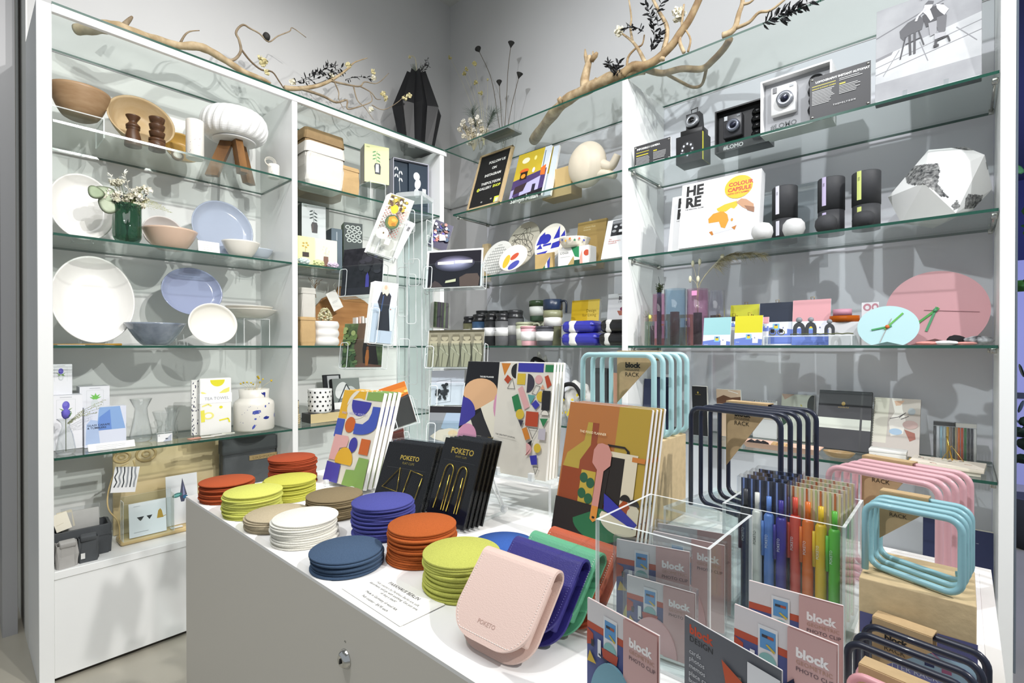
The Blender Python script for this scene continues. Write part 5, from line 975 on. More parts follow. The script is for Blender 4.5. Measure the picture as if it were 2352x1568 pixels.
for i, (x, y) in enumerate(((1033, 131), (1090, 146), (1072, 158), (1066, 168), (1104, 213), (1120, 183), (1092, 190))):
    e = ony(x, y, .25); b.tube(smooth_path([q0, q0.lerp(e, .5)+Vector((.01, 0, .03)), e], 5), .0007, P('#c9c3a0', .8), 4); b2 = B(); petals(b2, tuple(e), .016 if i != 5 else .008, P('#cdc389', .8), 10, i); b2.obj('cream_blossom', t)
b.obj('twig_stems', t)
c1, c2 = onz(1106, 300, ZT), onz(1180, 330, ZT)
t = thing('flat_book', 'dark grey book lying face down on the glass, COTTON visible from below', 'book', ((c1.x+c2.x)/2+.03, min((c1.y+c2.y)/2, BB-.10), ZT+.0005), 0)
b = B(); b.box(-.10, -.06, .0, .10, .06, .012, P('#7d8082', .6), .001); g = B(); art(g, .2, .14, [('t', '#cfd2d2', 'COTTON', 8, 24, 15, 'LEFT', .02)], T(0, .07, -.0002, rx=0) @ Matrix(((1, 0, 0, 0), (0, 0, -1, 0), (0, 1, 0, 0), (0, 0, 0, 1))) ) if 0 else None
b.obj('cover', t)
g = B(); Mx = Matrix(((1, 0, 0, 0), (0, 0, -1, 0), (0, 1, 0, -.0003), (0, 0, 0, 1)))
g = B(); vs, fs = text_mesh('COTTON', .02); g.add([(-.10+p.x*.032, .04-(-p.y)*-.032*-1, -.0004) for p in vs], fs, P('#d4d6d6', .6)); g.obj('cover_lettering', t)

# driftwood on the back shelving
t = thing('driftwood_branch', 'tall golden driftwood tree with curling limbs on the back glass top', 'driftwood', (0, 0, 0))
GW = P('#c3ae8c', .7, n=(25, .3), c2='#937b5a', b=(60, .5)); GW2 = P('#a9916c', .7, n=(25, .3), c2='#806648', b=(60, .5))
A = lambda x, y, d: ony(x, y, d)
b = B()
root = [onz(1226, 322, ZT+.034), onz(1262, 272, ZT+.034), onz(1300, 232, ZT+.032), onz(1345, 206, ZT+.03), onz(1395, 181, ZT+.03), onz(1434, 170, ZT+.028), onz(1480, 158, ZT+.026)]
for p in root: p.y = min(p.y, BB-.05)
sp = smooth_path(root, 5); N = len(sp)-1; b.tube(sp, [(.030-.008*i/N)*(1+.10*math.sin(i*1.3)) for i in range(N+1)], GW, 14)
p0 = onz(1345, 206, ZT+.031); d1 = p0.y-BF
b.tube(smooth_path([p0, A(1343, 185, d1), A(1348, 160, d1), A(1353, 140, d1), A(1354, 128, d1)], 5), [.026-.0008*i for i in range(21)], GW, 12)
b.tube([A(1350, 148, d1), A(1345, 128, d1), A(1344, 113, d1)], [.012, .009, .003], GW, 8); b.tube([A(1358, 140, d1), A(1368, 127, d1), A(1372, 120, d1)], [.012, .012, .006], GW2, 8); b.tube([A(1362, 132, d1), A(1362, 118, d1)], [.008, .003], GW, 7)
b.tube(smooth_path([onz(1360, 203, ZT+.0115), A(1364, 186, d1), A(1369, 178, d1)], 3), [.010-.0012*i for i in range(7)], GW, 7); b.tube([onz(1290, 240, ZT+.018), A(1284, 228, d1-.02), A(1288, 222, d1-.02)], [.016, .011, .004], GW, 7); b.obj('trunk', t)
dd = root[4].y-BF
LIMB = [([(1430, 172), (1454, 152), (1478, 158), (1499, 155), (1518, 129), (1545, 102), (1561, 78), (1582, 48), (1598, 16), (1614, -20)], .020, .014, GW2), ([(1520, 150), (1523, 120), (1531, 88), (1531, 59), (1515, 29), (1498, -5)], .013, .006, GW),
    ([(1486, 158), (1470, 120), (1453, 96), (1430, 78)], .010, .004, GW), ([(1440, 155), (1443, 131), (1459, 112), (1475, 102), (1480, 80)], .006, .003, GW2), ([(1453, 96), (1448, 64), (1450, 40), (1444, -5)], .006, .003, GW),
    ([(1571, 130), (1561, 94), (1566, 67), (1567, 45), (1571, 10)], .008, .004, GW), ([(1580, 130), (1586, 91), (1574, 67)], .005, .003, GW2), ([(1660, 108), (1676, 86), (1689, 62), (1697, 32), (1705, 8), (1706, -20)], .013, .007, GW), ([(1692, 64), (1721, 51), (1743, 29), (1770, 24), (1806, -4)], .007, .004, GW), ([(1705, 10), (1722, 6), (1738, -8)], .006, .003, GW)]
for px, r0, r1, m in LIMB: b = B(); twig(b, px, dd, r0, r1, m, 'B', n=9); b.obj('limb', t)
b = B(); px = [(1480, 158), (1520, 168), (1565, 158), (1612, 158), (1638, 138), (1662, 112), (1676, 90)]; low = [onz(x, y, ZT+.0155) for x, y in px]
for p in low: p.y = min(p.y, BB-.03)
b.tube(smooth_path(low, 5), .014, GW2, 9); b.obj('limb', t)
b = B(); low = [onz(x, y, ZT+.0085) for x, y in ((1530, 170), (1560, 186), (1590, 200), (1612, 194), (1622, 160))]
for p in low: p.y = min(p.y, BB-.02)
b.tube(smooth_path(low, 5), .007, GW2, 8); b.obj('limb', t)
b = B()
for i, (x, y) in enumerate(((1422, 68), (1420, 74))): petals(b, tuple(A(x, y, dd)), .02, PETW, 18, i)
b.obj('cream_blossom', t); b = B()
for i, (x, y) in enumerate(((1557, 38), (1563, 32), (1556, 28))): petals(b, tuple(A(x, y, dd)), .024, PETW, 18, i+5)
b.obj('cream_blossom', t)
for i, (pxs, n, lb) in enumerate((([(1500, 110), (1503, 80), (1498, 45), (1484, 10)], 30, 'tall black leaf sprig hanging in the fork of the golden driftwood'), ([(1478, 72), (1458, 62), (1438, 64)], 18, 'black leaf sprig by the small left blossom'), ([(1512, 60), (1508, 30), (1520, 6)], 16, 'black leaf sprig at the top edge of the picture'),
    ([(1410, 172), (1406, 155), (1398, 142)], 22, 'black leaf tuft lying where driftwood crosses the shelf divider'), ([(1420, 172), (1415, 158), (1420, 144)], 20, 'black leaf tuft just right of the divider tuft'), ([(1752, 55), (1790, 32), (1835, 10)], 34, 'black leaf sprig lying along the glass edge, upper right'), ([(1790, 45), (1830, 22), (1880, -6)], 34, 'black leaf sprig at the top right end of the glass edge'), ([(1495, 118), (1510, 95), (1516, 75)], 16, 'lower black leaf sprig on the golden driftwood fork'))):
    b = B(); leafset(b, [tuple(A(x, y, dd-.03)) for x, y in pxs], BLF, n, .032, .011, i, stem=BLF); b.obj('black_leaf_sprig', None, label=lb, category='sprig')

# ================================================================ back shelving, second bay
def sign(name, label, L, shapes, pins=True):
    t = booklet(name, label, 'sign', L, .004, P('#3a3a3c', .45), shapes, P('#e8ecec', .2), tilt=0)
    b = B()
    for x in (-L.w/2+.008, L.w/2-.008):
        for z in (.008, L.h-.008): b.lathe([(.0001, -.002), (.0035, -.002), (.0045, 0)], STEEL, 14, T(x, -.0008, z, rx=-90))
    b.obj('steel_pins', t); return t
def lines(x, y0, n, w, c='#bcbcbc', dy=3.2, h=1.2): rd = random.Random(int(x*7+y0)); return [('r', c, x, y0+dy*i, x+w*rd.uniform(.75, 1), y0+dy*i+h) for i in range(n)]
L = Lean((1456, 386), (1541, 365), (1454, 326), Z5, square='B'); L.h = .095
sign('information_sign', 'small dark grey acrylic information sign at the left end of the camera shelf', L, [('t', '#f0f0ee', 'IMPOSSIBLE I CAMERA', 8, 12, 6.5, 'LEFT', .03), ('r', '#c9bc3a', 6, 18, 42, 19.5), ('r', '#c9bc3a', 6, 25, 40, 27.5), ('r', '#c9bc3a', 54, 22, 64, 25)]+lines(6, 31, 9, 42)+lines(54, 28, 6, 40)+lines(54, 50, 4, 38))
L = Lean((1551, 379), (1615, 366), (1549, 314), Z5, square='B')
t = gbox('camera_box', 'black camera carton with a ring of lights and a yellow side, under the folding camera', 'box', tuple(L.loc), 0, L.w, .09, L.h*.98, P('#1a1a1c', .35), P('#1f2020', .4), [('e', '#2a2a2c', 44, 54, 26, 30), ('e', '#0c0c0d', 44, 54, 12, 13)]+[('e', '#c9ccd8', 44+19*math.cos(i*.785), 54+21*math.sin(i*.785), 3.6, 4.2) for i in range(8)]+[('r', '#8a8c98', 18, 62, 26, 70)])
b = B(); b.box(L.w/2-.0004, .0, .0, L.w/2+.0006, .0895, L.h*.98, P('#d8d42e', .4)); b.box(L.w/2+.0006, .012, .0, L.w/2+.0012, .0895, L.h*.98, P('#2c3a30', .5)); b.obj('yellow_side', t)
bt = L.loc.z+L.h*.985
t = thing('folding_camera', 'black folding camera with a big round ring lens standing on its carton', 'camera', (L.loc.x+.004, L.loc.y+.05, bt+.001), 0)
b = B(); b.box(-.05, -.035, 0, .05, .03, .028, BLK, .003); b.obj('camera_base', t)
b = B(); b.prism([(-.02, 0), (.04, 0), (.02, .075), (-.02, .075)], -.03, .03, P('#1c1c1e', .5), T(0, .0, .026) @ Matrix(((0, 1, 0, 0), (1, 0, 0, 0), (0, 0, 1, 0), (0, 0, 0, 1)))); b.obj('bellows_hood', t)
b = B(); b.lathe([(.0001, .010), (.012, .010), (.014, .014), (.026, .016), (.030, .010), (.030, 0), (.0001, 0)], P('#8d9094', .3, .5), 32, T(0, -.022, .062, rx=78)); b.obj('ring_lens', t)
b = B(); b.lathe([(.0001, .0165), (.013, .0165), (.013, .0172), (.0001, .0172)], P('#0b0b0d', .1), 24, T(0, -.022, .062, rx=78)); b.obj('lens_glass', t)
b = B(); b.tube([(-.012, 0, .10), (-.014, 0, .125), (.014, 0, .128), (.012, 0, .10)], .0025, BLK, 6, True); b.obj('viewfinder_frame', t)
def cam_set(L, name, label, outer, inner, bodyc, dep, shapes, lens_c, white):
    t = thing(name, label, 'camera set', tuple(L.loc), 0); w, h = L.w, L.h; b = B(); k = .006; mo, mi_ = P(outer, .4), P(inner, .5)
    for a in ((-w/2, 0, 0, -w/2+k, dep, h), (w/2-k, 0, 0, w/2, dep, h), (-w/2+k, 0, 0, w/2-k, dep, k), (-w/2+k, 0, h-k, w/2-k, dep, h), (-w/2+k, dep-k, k, w/2-k, dep, h-k)): b.box(*a, mo)
    b.obj('box_shell', t)
    b = B(); b.box(-w/2+k, .03, k, w/2-k, dep-k, h-k, mi_); b.obj('tray_insert', t)
    cx = -w*.17; b = B(); mb = P(bodyc, .3); b.box(cx-w*.18, .005, h*.32, cx+w*.18, .03, h*.84, mb, .004); b.obj('camera_body', t)
    b = B(); b.lathe([(.0001, .014), (w*.06, .014), (w*.075, .018), (w*.12, .016), (w*.125, .0), (.0001, 0)], P(lens_c, .2, .4), 32, T(cx+w*.03, .006, h*.56, rx=90)); b.lathe([(.0001, .0145), (w*.06, .0145), (.0001, .019)], P('#1a1c30', .05), 24, T(cx+w*.03, .006, h*.56, rx=90)); b.obj('camera_lens', t)
    b = B(); b.box(cx-w*.15, .002, h*.72, cx-w*.09, .006, h*.82, P('#b8bcc0' if not white else '#3a3a3e', .2)); b.obj('viewfinder', t); b = B(); b.box(cx+w*.09, .003, h*.76, cx+w*.15, .006, h*.8, P('#808488', .3)); b.obj('flash_window', t)
    for i in range(4):
        b = B(); r = w*(.115-.012*(i % 2)); z0 = h*(.22+.165*i); b.lathe([(.0001, 0), (r, 0), (r*1.08, h*.05), (r*.95, h*.10), (r*.7, h*.135), (.0001, h*.14)], P('#17181a', .12, .3), 28, T(w*.28, .025, z0)); b.obj('accessory_lens', t)
    b = B(); art(b, w*.5, h*.2, [('t', '#d8d8d8' if not white else '#55585a', '#LOMO', 8, 26, 22, 'LEFT', .03)]+lines(8, 32, 2, 60, '#9a9a9a', 6, 2), T(cx, .0298, h*.06)); b.obj('printed_lettering', t)
    return t
L = Lean((1636, 350), (1770, 328), (1633, 252), Z5, square='B'); L.h = min(L.h, .19); cam_set(L, 'camera_set', 'open black box holding a black camera and a column of lenses', '#161617', '#262628', '#3a3a3d', .08, [], '#707480', False)
q = Lean((1771, 338), (1932, 308), (1771, 212), Z5, square='B'); q.loc.y = BF+.035; q.h = min(q.h, .205)
cam_set(q, 'camera_set', 'open pale grey box holding a white camera and lenses, half hidden by the sign', '#e2e2e2', '#9c9da0', '#e6e6e6', .09, [], '#8a8d94', True)
L = Lean((1873, 297), (2011, 268), (1875, 208), Z5, square='B'); L.loc.y = BF+.012
sign('information_sign', 'dark grey acrylic sign with two text columns beside the very large photo book', L, [('t', '#f0f0ee', 'LOMOGRAPHY INSTANT AUTOMAT', 10, 13, 5.4, 'LEFT', .035), ('r', '#c9bc3a', 4, 18, 44, 19.2), ('t', '#c9bc3a', 'INSTANT AUTOMAT CAMERA', 4, 25, 3, 'LEFT', .03), ('r', '#c9bc3a', 50, 26, 60, 28.4)]+lines(4, 28, 10, 38, dy=2.9)+lines(50, 17, 2, 42, dy=3)+lines(50, 31, 6, 34, dy=2.9)+[('t', '#c9c9c9', 'T H E P O L Y G O N', 40, 66, 4, 'LEFT', .03)])
# big photo book
L = Lean((2011, 247), (2254, 196), (2017, 43), Z5, square='B'); L.loc.y = BF+.03
G = lambda v: '#%02x%02x%02x' % (v, v, int(min(255, v+4)))
PH = P('#a3a4a7', .35, n=(7, .2), c2='#8b8c90'); PF = P('#c4c5c6', .35, n=(9, .15), c2='#aeb0b2')
booklet('photo_book', 'very large photography book, grey cover with a man leaning on a draped stool', 'book', L, .03, PH,
    [('p', PF, [(0, 66), (100, 46), (100, 100), (0, 100)]), ('l', G(110), [(0, 38), (45, 22), (100, 6)], 1.5), ('p', G(120), [(0, 66), (18, 62), (16, 66), (0, 70)]), ('l', G(130), [(8, 92), (24, 63)], .8), ('l', G(130), [(52, 88), (44, 60)], .8), ('l', G(140), [(0, 78), (100, 56)], .8), ('l', G(140), [(0, 88), (100, 68)], .8), ('l', G(140), [(78, 56), (96, 80)], .8),
     ('p', G(82), [(24, 38), (32, 30), (44, 26), (48, 34), (46, 45), (33, 47), (28, 52), (25, 47)]), ('l', G(60), [(30, 48), (25, 76)], 1.4), ('l', G(60), [(34, 47), (35, 74)], 2.4), ('l', G(70), [(39, 46), (39, 74)], 2.4), ('l', G(60), [(43, 46), (48, 66)], 1.4), ('l', G(60), [(30, 58), (45, 55)], 1.2),
     ('p', G(64), [(46, 28), (56, 20), (66, 20), (68, 36), (62, 42), (50, 44)]), ('p', G(196), [(50, 12), (54, 24), (57, 36), (54, 38), (50, 28), (46, 22)]), ('p', G(205), [(59, 18), (66, 22), (71, 30), (67, 36), (63, 30), (60, 24)]), ('e', G(214), 52, 17, 4, 5.4), ('p', G(90), [(48, 14), (52, 10), (57, 13), (56, 17)]), ('l', G(190), [(49, 20), (42, 26), (40, 32)], 2.4), ('p', G(150), [(52, 40), (60, 40), (60, 56), (54, 58)]), ('p', G(96), [(60, 36), (69, 36), (68, 56), (63, 60), (60, 48)]), ('l', G(60), [(60, 56), (59, 72)], 2.6), ('p', G(170), [(58, 56), (68, 58), (68, 63), (58, 64)]), ('l', G(50), [(60, 66), (70, 64), (72, 72)], 1.8), ('p', G(46), [(57, 71), (62, 71), (62, 74), (57, 74)]),
     ('t', '#f2f2f2', 'Irving Penn', 44, 6, 4, 'LEFT', .03), ('t', '#e2e2e2', 'C E N T E N N I A L', 64, 4, 2.6)], P('#2b2c2f', .4))
t = thing('acrylic_book_rest', 'clear acrylic ledge with two short hooks supporting the big photo book', 'display stand', (L.loc.x, BF+.018, Z5-.0004), 0)
b = B(); b.box(-L.w*.48, -.008, 0, L.w*.48, .006, .003, ACR, em=AEDGE); b.obj('ledge', t)
for x in (-.05, .05): b = B(); b.box(x-.006, -.010, 0, x+.006, -.008, .016, ACR, em=AEDGE); b.obj('hook', t)
# shelf 4: boxed globes, tubes, stones, globe
L = Lean((1540, 570), (1725, 543), (1549, 420), Z4, square='B'); L.loc.y = BF+.02
HERE = lambda cap: [('t', '#1b1b1c', 'HE', 6, 17, 19, 'LEFT', .045), ('t', '#1b1b1c', 'RE', 6, 33, 19, 'LEFT', .045), ('t', '#2b2b2c', 'THE PERSONAL GLOBE', 6, 37, 2.4, 'LEFT', .03)]+(cap or [])
GL = [('p', '#dddde3', [(40, 46), (52, 38), (72, 36), (83, 48), (74, 72), (44, 76), (32, 58)]), ('p', '#c9cad2', [(56, 55), (83, 48), (74, 72), (44, 76)]), ('p', '#c98f1e', [(38, 54), (44, 48), (56, 46), (62, 52), (64, 60), (60, 70), (55, 68), (52, 60), (46, 60), (39, 60)]), ('p', '#d9b422', [(48, 42), (58, 38), (73, 36), (74, 42), (70, 46), (66, 44), (60, 48), (50, 46)]), ('p', '#b3701e', [(40, 72), (44, 71), (46, 76), (44, 77)]), ('p', '#b3701e', [(68, 70), (74, 68), (72, 74)]), ('e', '#c98f1e', 68, 60, 1.4, 2), ('p', '#b98c6a', [(72, 38), (78, 34), (84, 36), (93, 44), (94, 54), (86, 50), (80, 46)]), ('p', '#8a5f42', [(82, 44), (94, 48), (94, 55), (86, 51)]), ('e', '#e0b41e', 74, 18, 17, 15), ('t', '#b8402a', 'COLOUR', 62, 16, 7, 'LEFT', .04), ('t', '#b8402a', 'CAPSULE', 61, 23, 7, 'LEFT', .04), ('t', '#b8402a', 'WITH CITY NAMES', 61, 27, 3, 'LEFT', .03)]
booklet('globe_box', 'white carton with a round yellow sticker and a hand holding a paper globe', 'box', L, .05, P('#f0f0f2', .35), HERE(GL), P('#d9dadc', .5))
L2 = Lean((1494, 579), (1600, 562), (1504, 447), Z4, square='B'); L2.loc.y = BF+.085; L2.loc.x += .035; L2.w *= 1.1
booklet('globe_box', 'white lettered carton half hidden behind the yellow-stickered globe carton', 'box', L2, .05, P('#e9e9ea', .35), [('t', '#1b1b1c', 'HE', 12, 24, 27, 'LEFT', .045), ('t', '#1b1b1c', 'RE', 12, 47, 27, 'LEFT', .045), ('t', '#2b2b2c', 'THE PERSONAL GLOBE', 12, 53, 3.4)], P('#d9dadc', .5))
for i, (x0, x1, yt, yb, dep) in enumerate(((1735, 1812, 432, 560, .23), (1800, 1875, 416, 548, .25))):
    s = S('B', x0, x1, yt, yb, dep, 4); t = thing('acrylic_picture_frame', ['clear acrylic picture frame standing behind the white stones', 'second clear acrylic picture frame standing between the first two black tubes'][i], 'picture frame', s.loc, 0)
    b = B(); b.box(-s.w/2, 0, 0, s.w/2, .004, s.h, clear('#e4e8ea', 1, .0, '#c9cfd2', 1.5, .25), em=AEDGE, T=T(rx=-8)); b.obj('front_sheet', t); b = B(); b.box(-s.w*.38, .005, s.h*.1, s.w*.38, .007, s.h*.88, P('#c3c7cb', .5), 0, T(rx=-8)); b.obj('grey_insert', t)
def tube_box(x0, x1, yt, yb, dep, lc, label, x3):
    s = S('B', x0, x1, yt, yb, dep, 4); r, h = s.w/2, s.h; t = thing('cardboard_tube', label, 'tube', s.loc, 0); m = P('#36373a', .6, n=(60, .08))
    b = B(); b.lathe([(.0001, 0), (r*.97, 0), (r*.97, h*.42), (.0001, h*.42)], m, 40); b.obj('tube_base', t)
    b = B(); b.lathe([(.0001, h*.425), (r, h*.425), (r, h*.985), (r*.96, h), (.0001, h)], m, 40); b.obj('tube_lid', t)
    b = B()
    for z0, z1, rr in ((.12, .38, .975), (.50, 1.0, 1.005)):
        a0 = -.55; b.add([(r*rr*math.sin(a0+j*.085), -r*rr*math.cos(a0+j*.085), h*z) for z in (z0, z1) for j in range(5)], [(j, j+1, j+6, j+5) for j in range(4)], P(lc, .5), True)
    art(b, r*.3, h*.3, lines(20, 10, 12, 60, '#55565c', 8, 2.5), T(r*math.sin(-.38)*1.01, -r*1.0*math.cos(-.38)-.0002, h*.6, rz=-22)); b.obj('paper_strip', t); return t
tube_box(1774, 1832, 431, 560, .15, '#e2e0ea', 'black cardboard tube with a white-lilac strip behind the white stones', 0)
tube_box(1878, 1941, 411, 532, .11, '#cbbfe0', 'black cardboard tube with a lilac strip, middle one of three', 0)
tube_box(1956, 2024, 397, 520, .09, '#d3dd84', 'black cardboard tube with a yellow-green strip, rightmost of three', 0)
for x0, x1, yt, yb, dep, c, lb in ((1726, 1776, 512, 551, .035, '#d9d9d8', 'white pebble-shaped diffuser at the corner of the stickered globe carton'), (1797, 1850, 502, 541, .05, '#d3d3d2', 'white pebble-shaped diffuser before the first black tube'), (1871, 1924, 494, 532, .04, '#3c3d40', 'dark grey pebble-shaped diffuser before the middle black tube'), (1956, 2012, 485, 520, .03, '#343538', 'dark grey pebble-shaped diffuser before the rightmost black tube')):
    s = S('B', x0, x1, yt, yb, dep, 4); r, h = s.w/2, max(s.h, .04); b = B(); b.lathe([(.0001, 0), (r*.45, 0), (r*.82, h*.14), (r*.99, h*.42), (r*.93, h*.72), (r*.65, h*.93), (r*.3, h), (r*.08, h*.97), (.0001, h*.96)], P(c, .75, n=(60, .06), b=(120, .2)), 44); b.obj('stone_diffuser', None, s.loc, 0, label=lb, category='diffuser')
s = S('B', 2036, 2284, 334, 500, .16, 4); r = s.h*.56
t = thing('paper_globe', 'large white faceted paper globe with black printed continents', 'globe', (s.loc[0], BF+.17, s.loc[2]), 0)
GV = [(-1, .1, -.05), (-.18, .1, 1), (.5, .25, .93), (.85, -.15, .55), (1, .35, -.2), (.64, -.1, -.72), (-.72, .0, -.8), (-.24, -.85, -.02), (.35, -.75, -.85), (-.1, .6, -.95), (-.6, .9, .4), (.5, 1, .2), (.1, -.2, -.98)]
bm = bmesh.new(); kx, kz = s.w/2*.98, s.h/1.98
for v in GV: bm.verts.new((v[0]*kx, v[1]*kx*.8, (v[2]+.98)*kz))
bmesh.ops.convex_hull(bm, input=list(bm.verts)); bmesh.ops.delete(bm, geom=[v for v in bm.verts if not v.link_faces], context='VERTS')
bm.normal_update(); faces = [([v.co.copy() for v in f.verts], f.normal.copy()) for f in bm.faces]; b = B(); b.bm(bm, P('#f0f0ee', .55), False); b.obj('globe_body', t)
CT = P('#2c2d30', .55, n=(90, .9), c2='#a0a09e'); O3 = t.location.copy()
BLOBS = [[(2080, 392), (2100, 388), (2122, 384), (2152, 382), (2157, 398), (2152, 428), (2160, 440), (2178, 460), (2160, 458), (2140, 442), (2122, 430), (2098, 432), (2082, 428), (2078, 410)], [(2034, 428), (2044, 434), (2056, 420), (2076, 410), (2064, 424), (2050, 438), (2040, 442)], [(2216, 462), (2222, 452), (2256, 455), (2250, 475), (2240, 484), (2214, 486)], [(2184, 478), (2196, 466), (2204, 480), (2190, 490)], [(2162, 335), (2200, 333), (2240, 338), (2248, 352), (2215, 352), (2180, 346)], [(2262, 378), (2272, 392), (2266, 396)]]
def inpoly(x, y, pl):
    c = False
    for i in range(len(pl)):
        (x0, y0), (x1, y1) = pl[i-1], pl[i]
        if (y0 > y) != (y1 > y) and x < (x1-x0)*(y-y0)/(y1-y0)+x0: c = not c
    return c
def topx(p):
    d = p-EYE; fw = -d.x*_sy+d.y*_cy; r = d.x*_cy+d.y*_sy; return 1176+r/fw*FPX, 784+SHY-d.z/fw*FPX
for gi, pl in enumerate(BLOBS):
    b = B()
    for vs, n_ in faces:
        if n_.dot(EYE-O3-vs[0]) <= 0: continue
        N = 36; A_, B_, C_ = vs[:3]
        for i in range(N):
            for j in range(N-i):
                for up_ in (0, 1):
                    if up_ and j >= N-i-1: continue
                    tri = [(i, j), (i+1, j), (i, j+1)] if not up_ else [(i+1, j), (i+1, j+1), (i, j+1)]
                    ps = [A_+(B_-A_)*(p/N)+(C_-A_)*(q/N) for p, q in tri]; cen = sum(ps, Vector())/3
                    if inpoly(*topx(cen+O3), pl): b.add([p+n_*.0005 for p in ps], [(0, 1, 2)], CT)
    if b.v: b.obj('printed_continent', t)


# shelf 3: coloured glass, calendars, clocks
TG = {'b': '#e8f2f9', 'p': '#f8e6f1', 'g': '#f5f5f9', 'c': '#eef7f2'}
def glass_cyl(x0, x1, yt, dep, c, label, inner=None, ix=(0, 0), iyt=0, ic='#a84048', op=.018):
    s = S('B', x0, x1, yt, 790, dep, 3); r, h = s.w/2, s.h; t = thing('glass_cylinder_vase', label, 'vase', s.loc, 0); b = B(); b.lathe(wall_prof([(r, 0), (r, h)], .002), clear(TG[c], 1.3, .01, TG[c], 1.5, op), 40); b.obj('outer_glass', t)
    if inner: s2 = S('B', ix[0], ix[1], iyt, 790, dep, 3); b = B(); b.lathe(wall_prof([(s2.w/2, .003), (s2.w/2, s2.h)], .002), clear(ic, 1.3, .01, ic, 1.5, .3), 28, T(s2.u-s.u, 0, 0)); b.obj('inner_tube', t)
    return t, s
for i, (x0, x1, yt, dep) in enumerate(((1490, 1537, 722, .19), (1561, 1587, 722, .19))):
    s = S('B', x0, x1, yt, 790, dep, 3); gbox('vase_gift_box', ['kraft carton with a window picture of three small vases', 'kraft carton picture of a single vase between the blue and pink cylinders'][i], 'box', s.loc, 0, s.w, .04, s.h, P('#a98e66', .6), None, [('r', '#cfd3d0', 30 if not i else 5, 30, 92, 110), ('l', '#6a7a9a', [(45, 50), (47, 92)], 6), ('l', '#2b2c30', [(62, 56), (62, 96)], 7), ('l', '#c9a030', [(78, 50), (78, 92)], 4), ('e', '#e0b83a', 60, 48, 16, 4)])
t, s = glass_cyl(1500, 1528, 675, .12, 'p', 'pink glass vase raised with a dark tuft of greenery, at the left', True, (1509, 1519), 672, '#4a4f7a')
t.location.z += 0
b = B(); rd = random.Random(3)
for i in range(22): leafset(b, [(0, 0, s.h), (rd.uniform(-.018, .018), rd.uniform(-.01, .01), s.h+rd.uniform(.02, .045))], P(['#3f4a2c', '#5c6338', '#2f3a24'][i % 3], .7), 6, .013, .005, i, stem=P('#3f4a2c', .8), r=.0007)
b.tube(smooth_path([(0, 0, s.h), (.002, 0, s.h+.05), (-.004, 0, s.h+.08)], 4), .0008, P('#2c2f28', .8), 4); b.obj('greenery', t)
glass_cyl(1481, 1494, 738, .05, 'c', 'small pale green glass tube at the front left end', False)
t, s = glass_cyl(1492, 1503, 738, .05, 'b', 'small glass tube with a red core beside the pale green one', True, (1494, 1502), 748)
b = B(); b.tube(smooth_path([(0, 0, .005), (-.01, 0, s.h), (-.018, 0, s.h+.04)], 5), .0007, P('#8a9a4a', .8), 4); b.ico((-.010, 0, s.h+.02), .006, P('#d9dd6a', .6), 2, (1, 1, 1.8)); b.tube(smooth_path([(0, 0, s.h*.5), (-.02, 0, s.h+.02), (-.035, 0, s.h+.05)], 5), .0006, P('#6a7a4a', .8), 4)
for i in range(10): b.tube([(-.028, 0, s.h+.02), (-.028+.018*math.cos(i), .008*math.sin(i), s.h+.03+.012*math.sin(i*2))], .0003, P('#4a3f34', .8), 3)
b.obj('wild_flowers', t)
glass_cyl(1528, 1574, 664, .07, 'b', 'tall blue-tinted glass cylinder with a red inner tube', True, (1540, 1560), 716)
t, s = glass_cyl(1579, 1626, 664, .085, 'p', 'tall pink-tinted glass cylinder holding bunny tails and a dry plume', True, (1593, 1612), 718, '#3c3f5a')
b = B(); GR2 = P('#cfc59c', .8); h = s.h
def off(x, y): q = ony(x, y, .07); return Vector((q.x-s.loc[0], 0, min(q.z, 1.572)-s.loc[2]))
for i, (x, y) in enumerate(((1588, 604), (1604, 600), (1582, 640), (1600, 640), (1657, 578), (1655, 568))):
    e = off(x, y); b.tube(smooth_path([(0, 0, .01), (0, 0, h), e], 6), .0007, GR2, 4); b.ico(tuple(e), .008, P('#e9e3c4', .9, b=(300, .6)), 2, (.8, .8, 1.8 if i < 4 else 1.1), .08)
b.obj('bunny_tails', t)
b = B(); rd = random.Random(11); spine = smooth_path([Vector((.003, 0, .01)), Vector((.006, 0, h)), off(1633, 616), off(1665, 584), off(1705, 574), off(1752, 584)], 10)
b.tube(spine, .0008, P('#a39a78', .8), 4)
for j in range(420):
    k = rd.uniform(.42, 1); p = spine[int(k*(len(spine)-1))]; dr = Vector((rd.uniform(.3, 1), rd.uniform(-.4, .4), rd.uniform(-.9, .12))).normalized()*rd.uniform(.02, .06)*(1.25-k*.5); b.tube([p, p+dr*.5+Vector((0, 0, .003)), p+dr], [.0006, .0005, .0002], P(['#b0a684', '#c3ba98', '#968c6c'][j % 3], .9), 3)
b.obj('dry_plume', t)
b = B(); b.box(-.011, -s.w/2-.002, 0, .011, -s.w/2-.001, .02, P('#e79ac8', .5), 0, T(.004, 0, h-.03)); b.obj('pink_tag', t)
glass_cyl(1626, 1664, 667, .07, 'g', 'clear glass cylinder with a short brown core beside the pink one', True, (1632, 1655), 724, '#7a4a34')
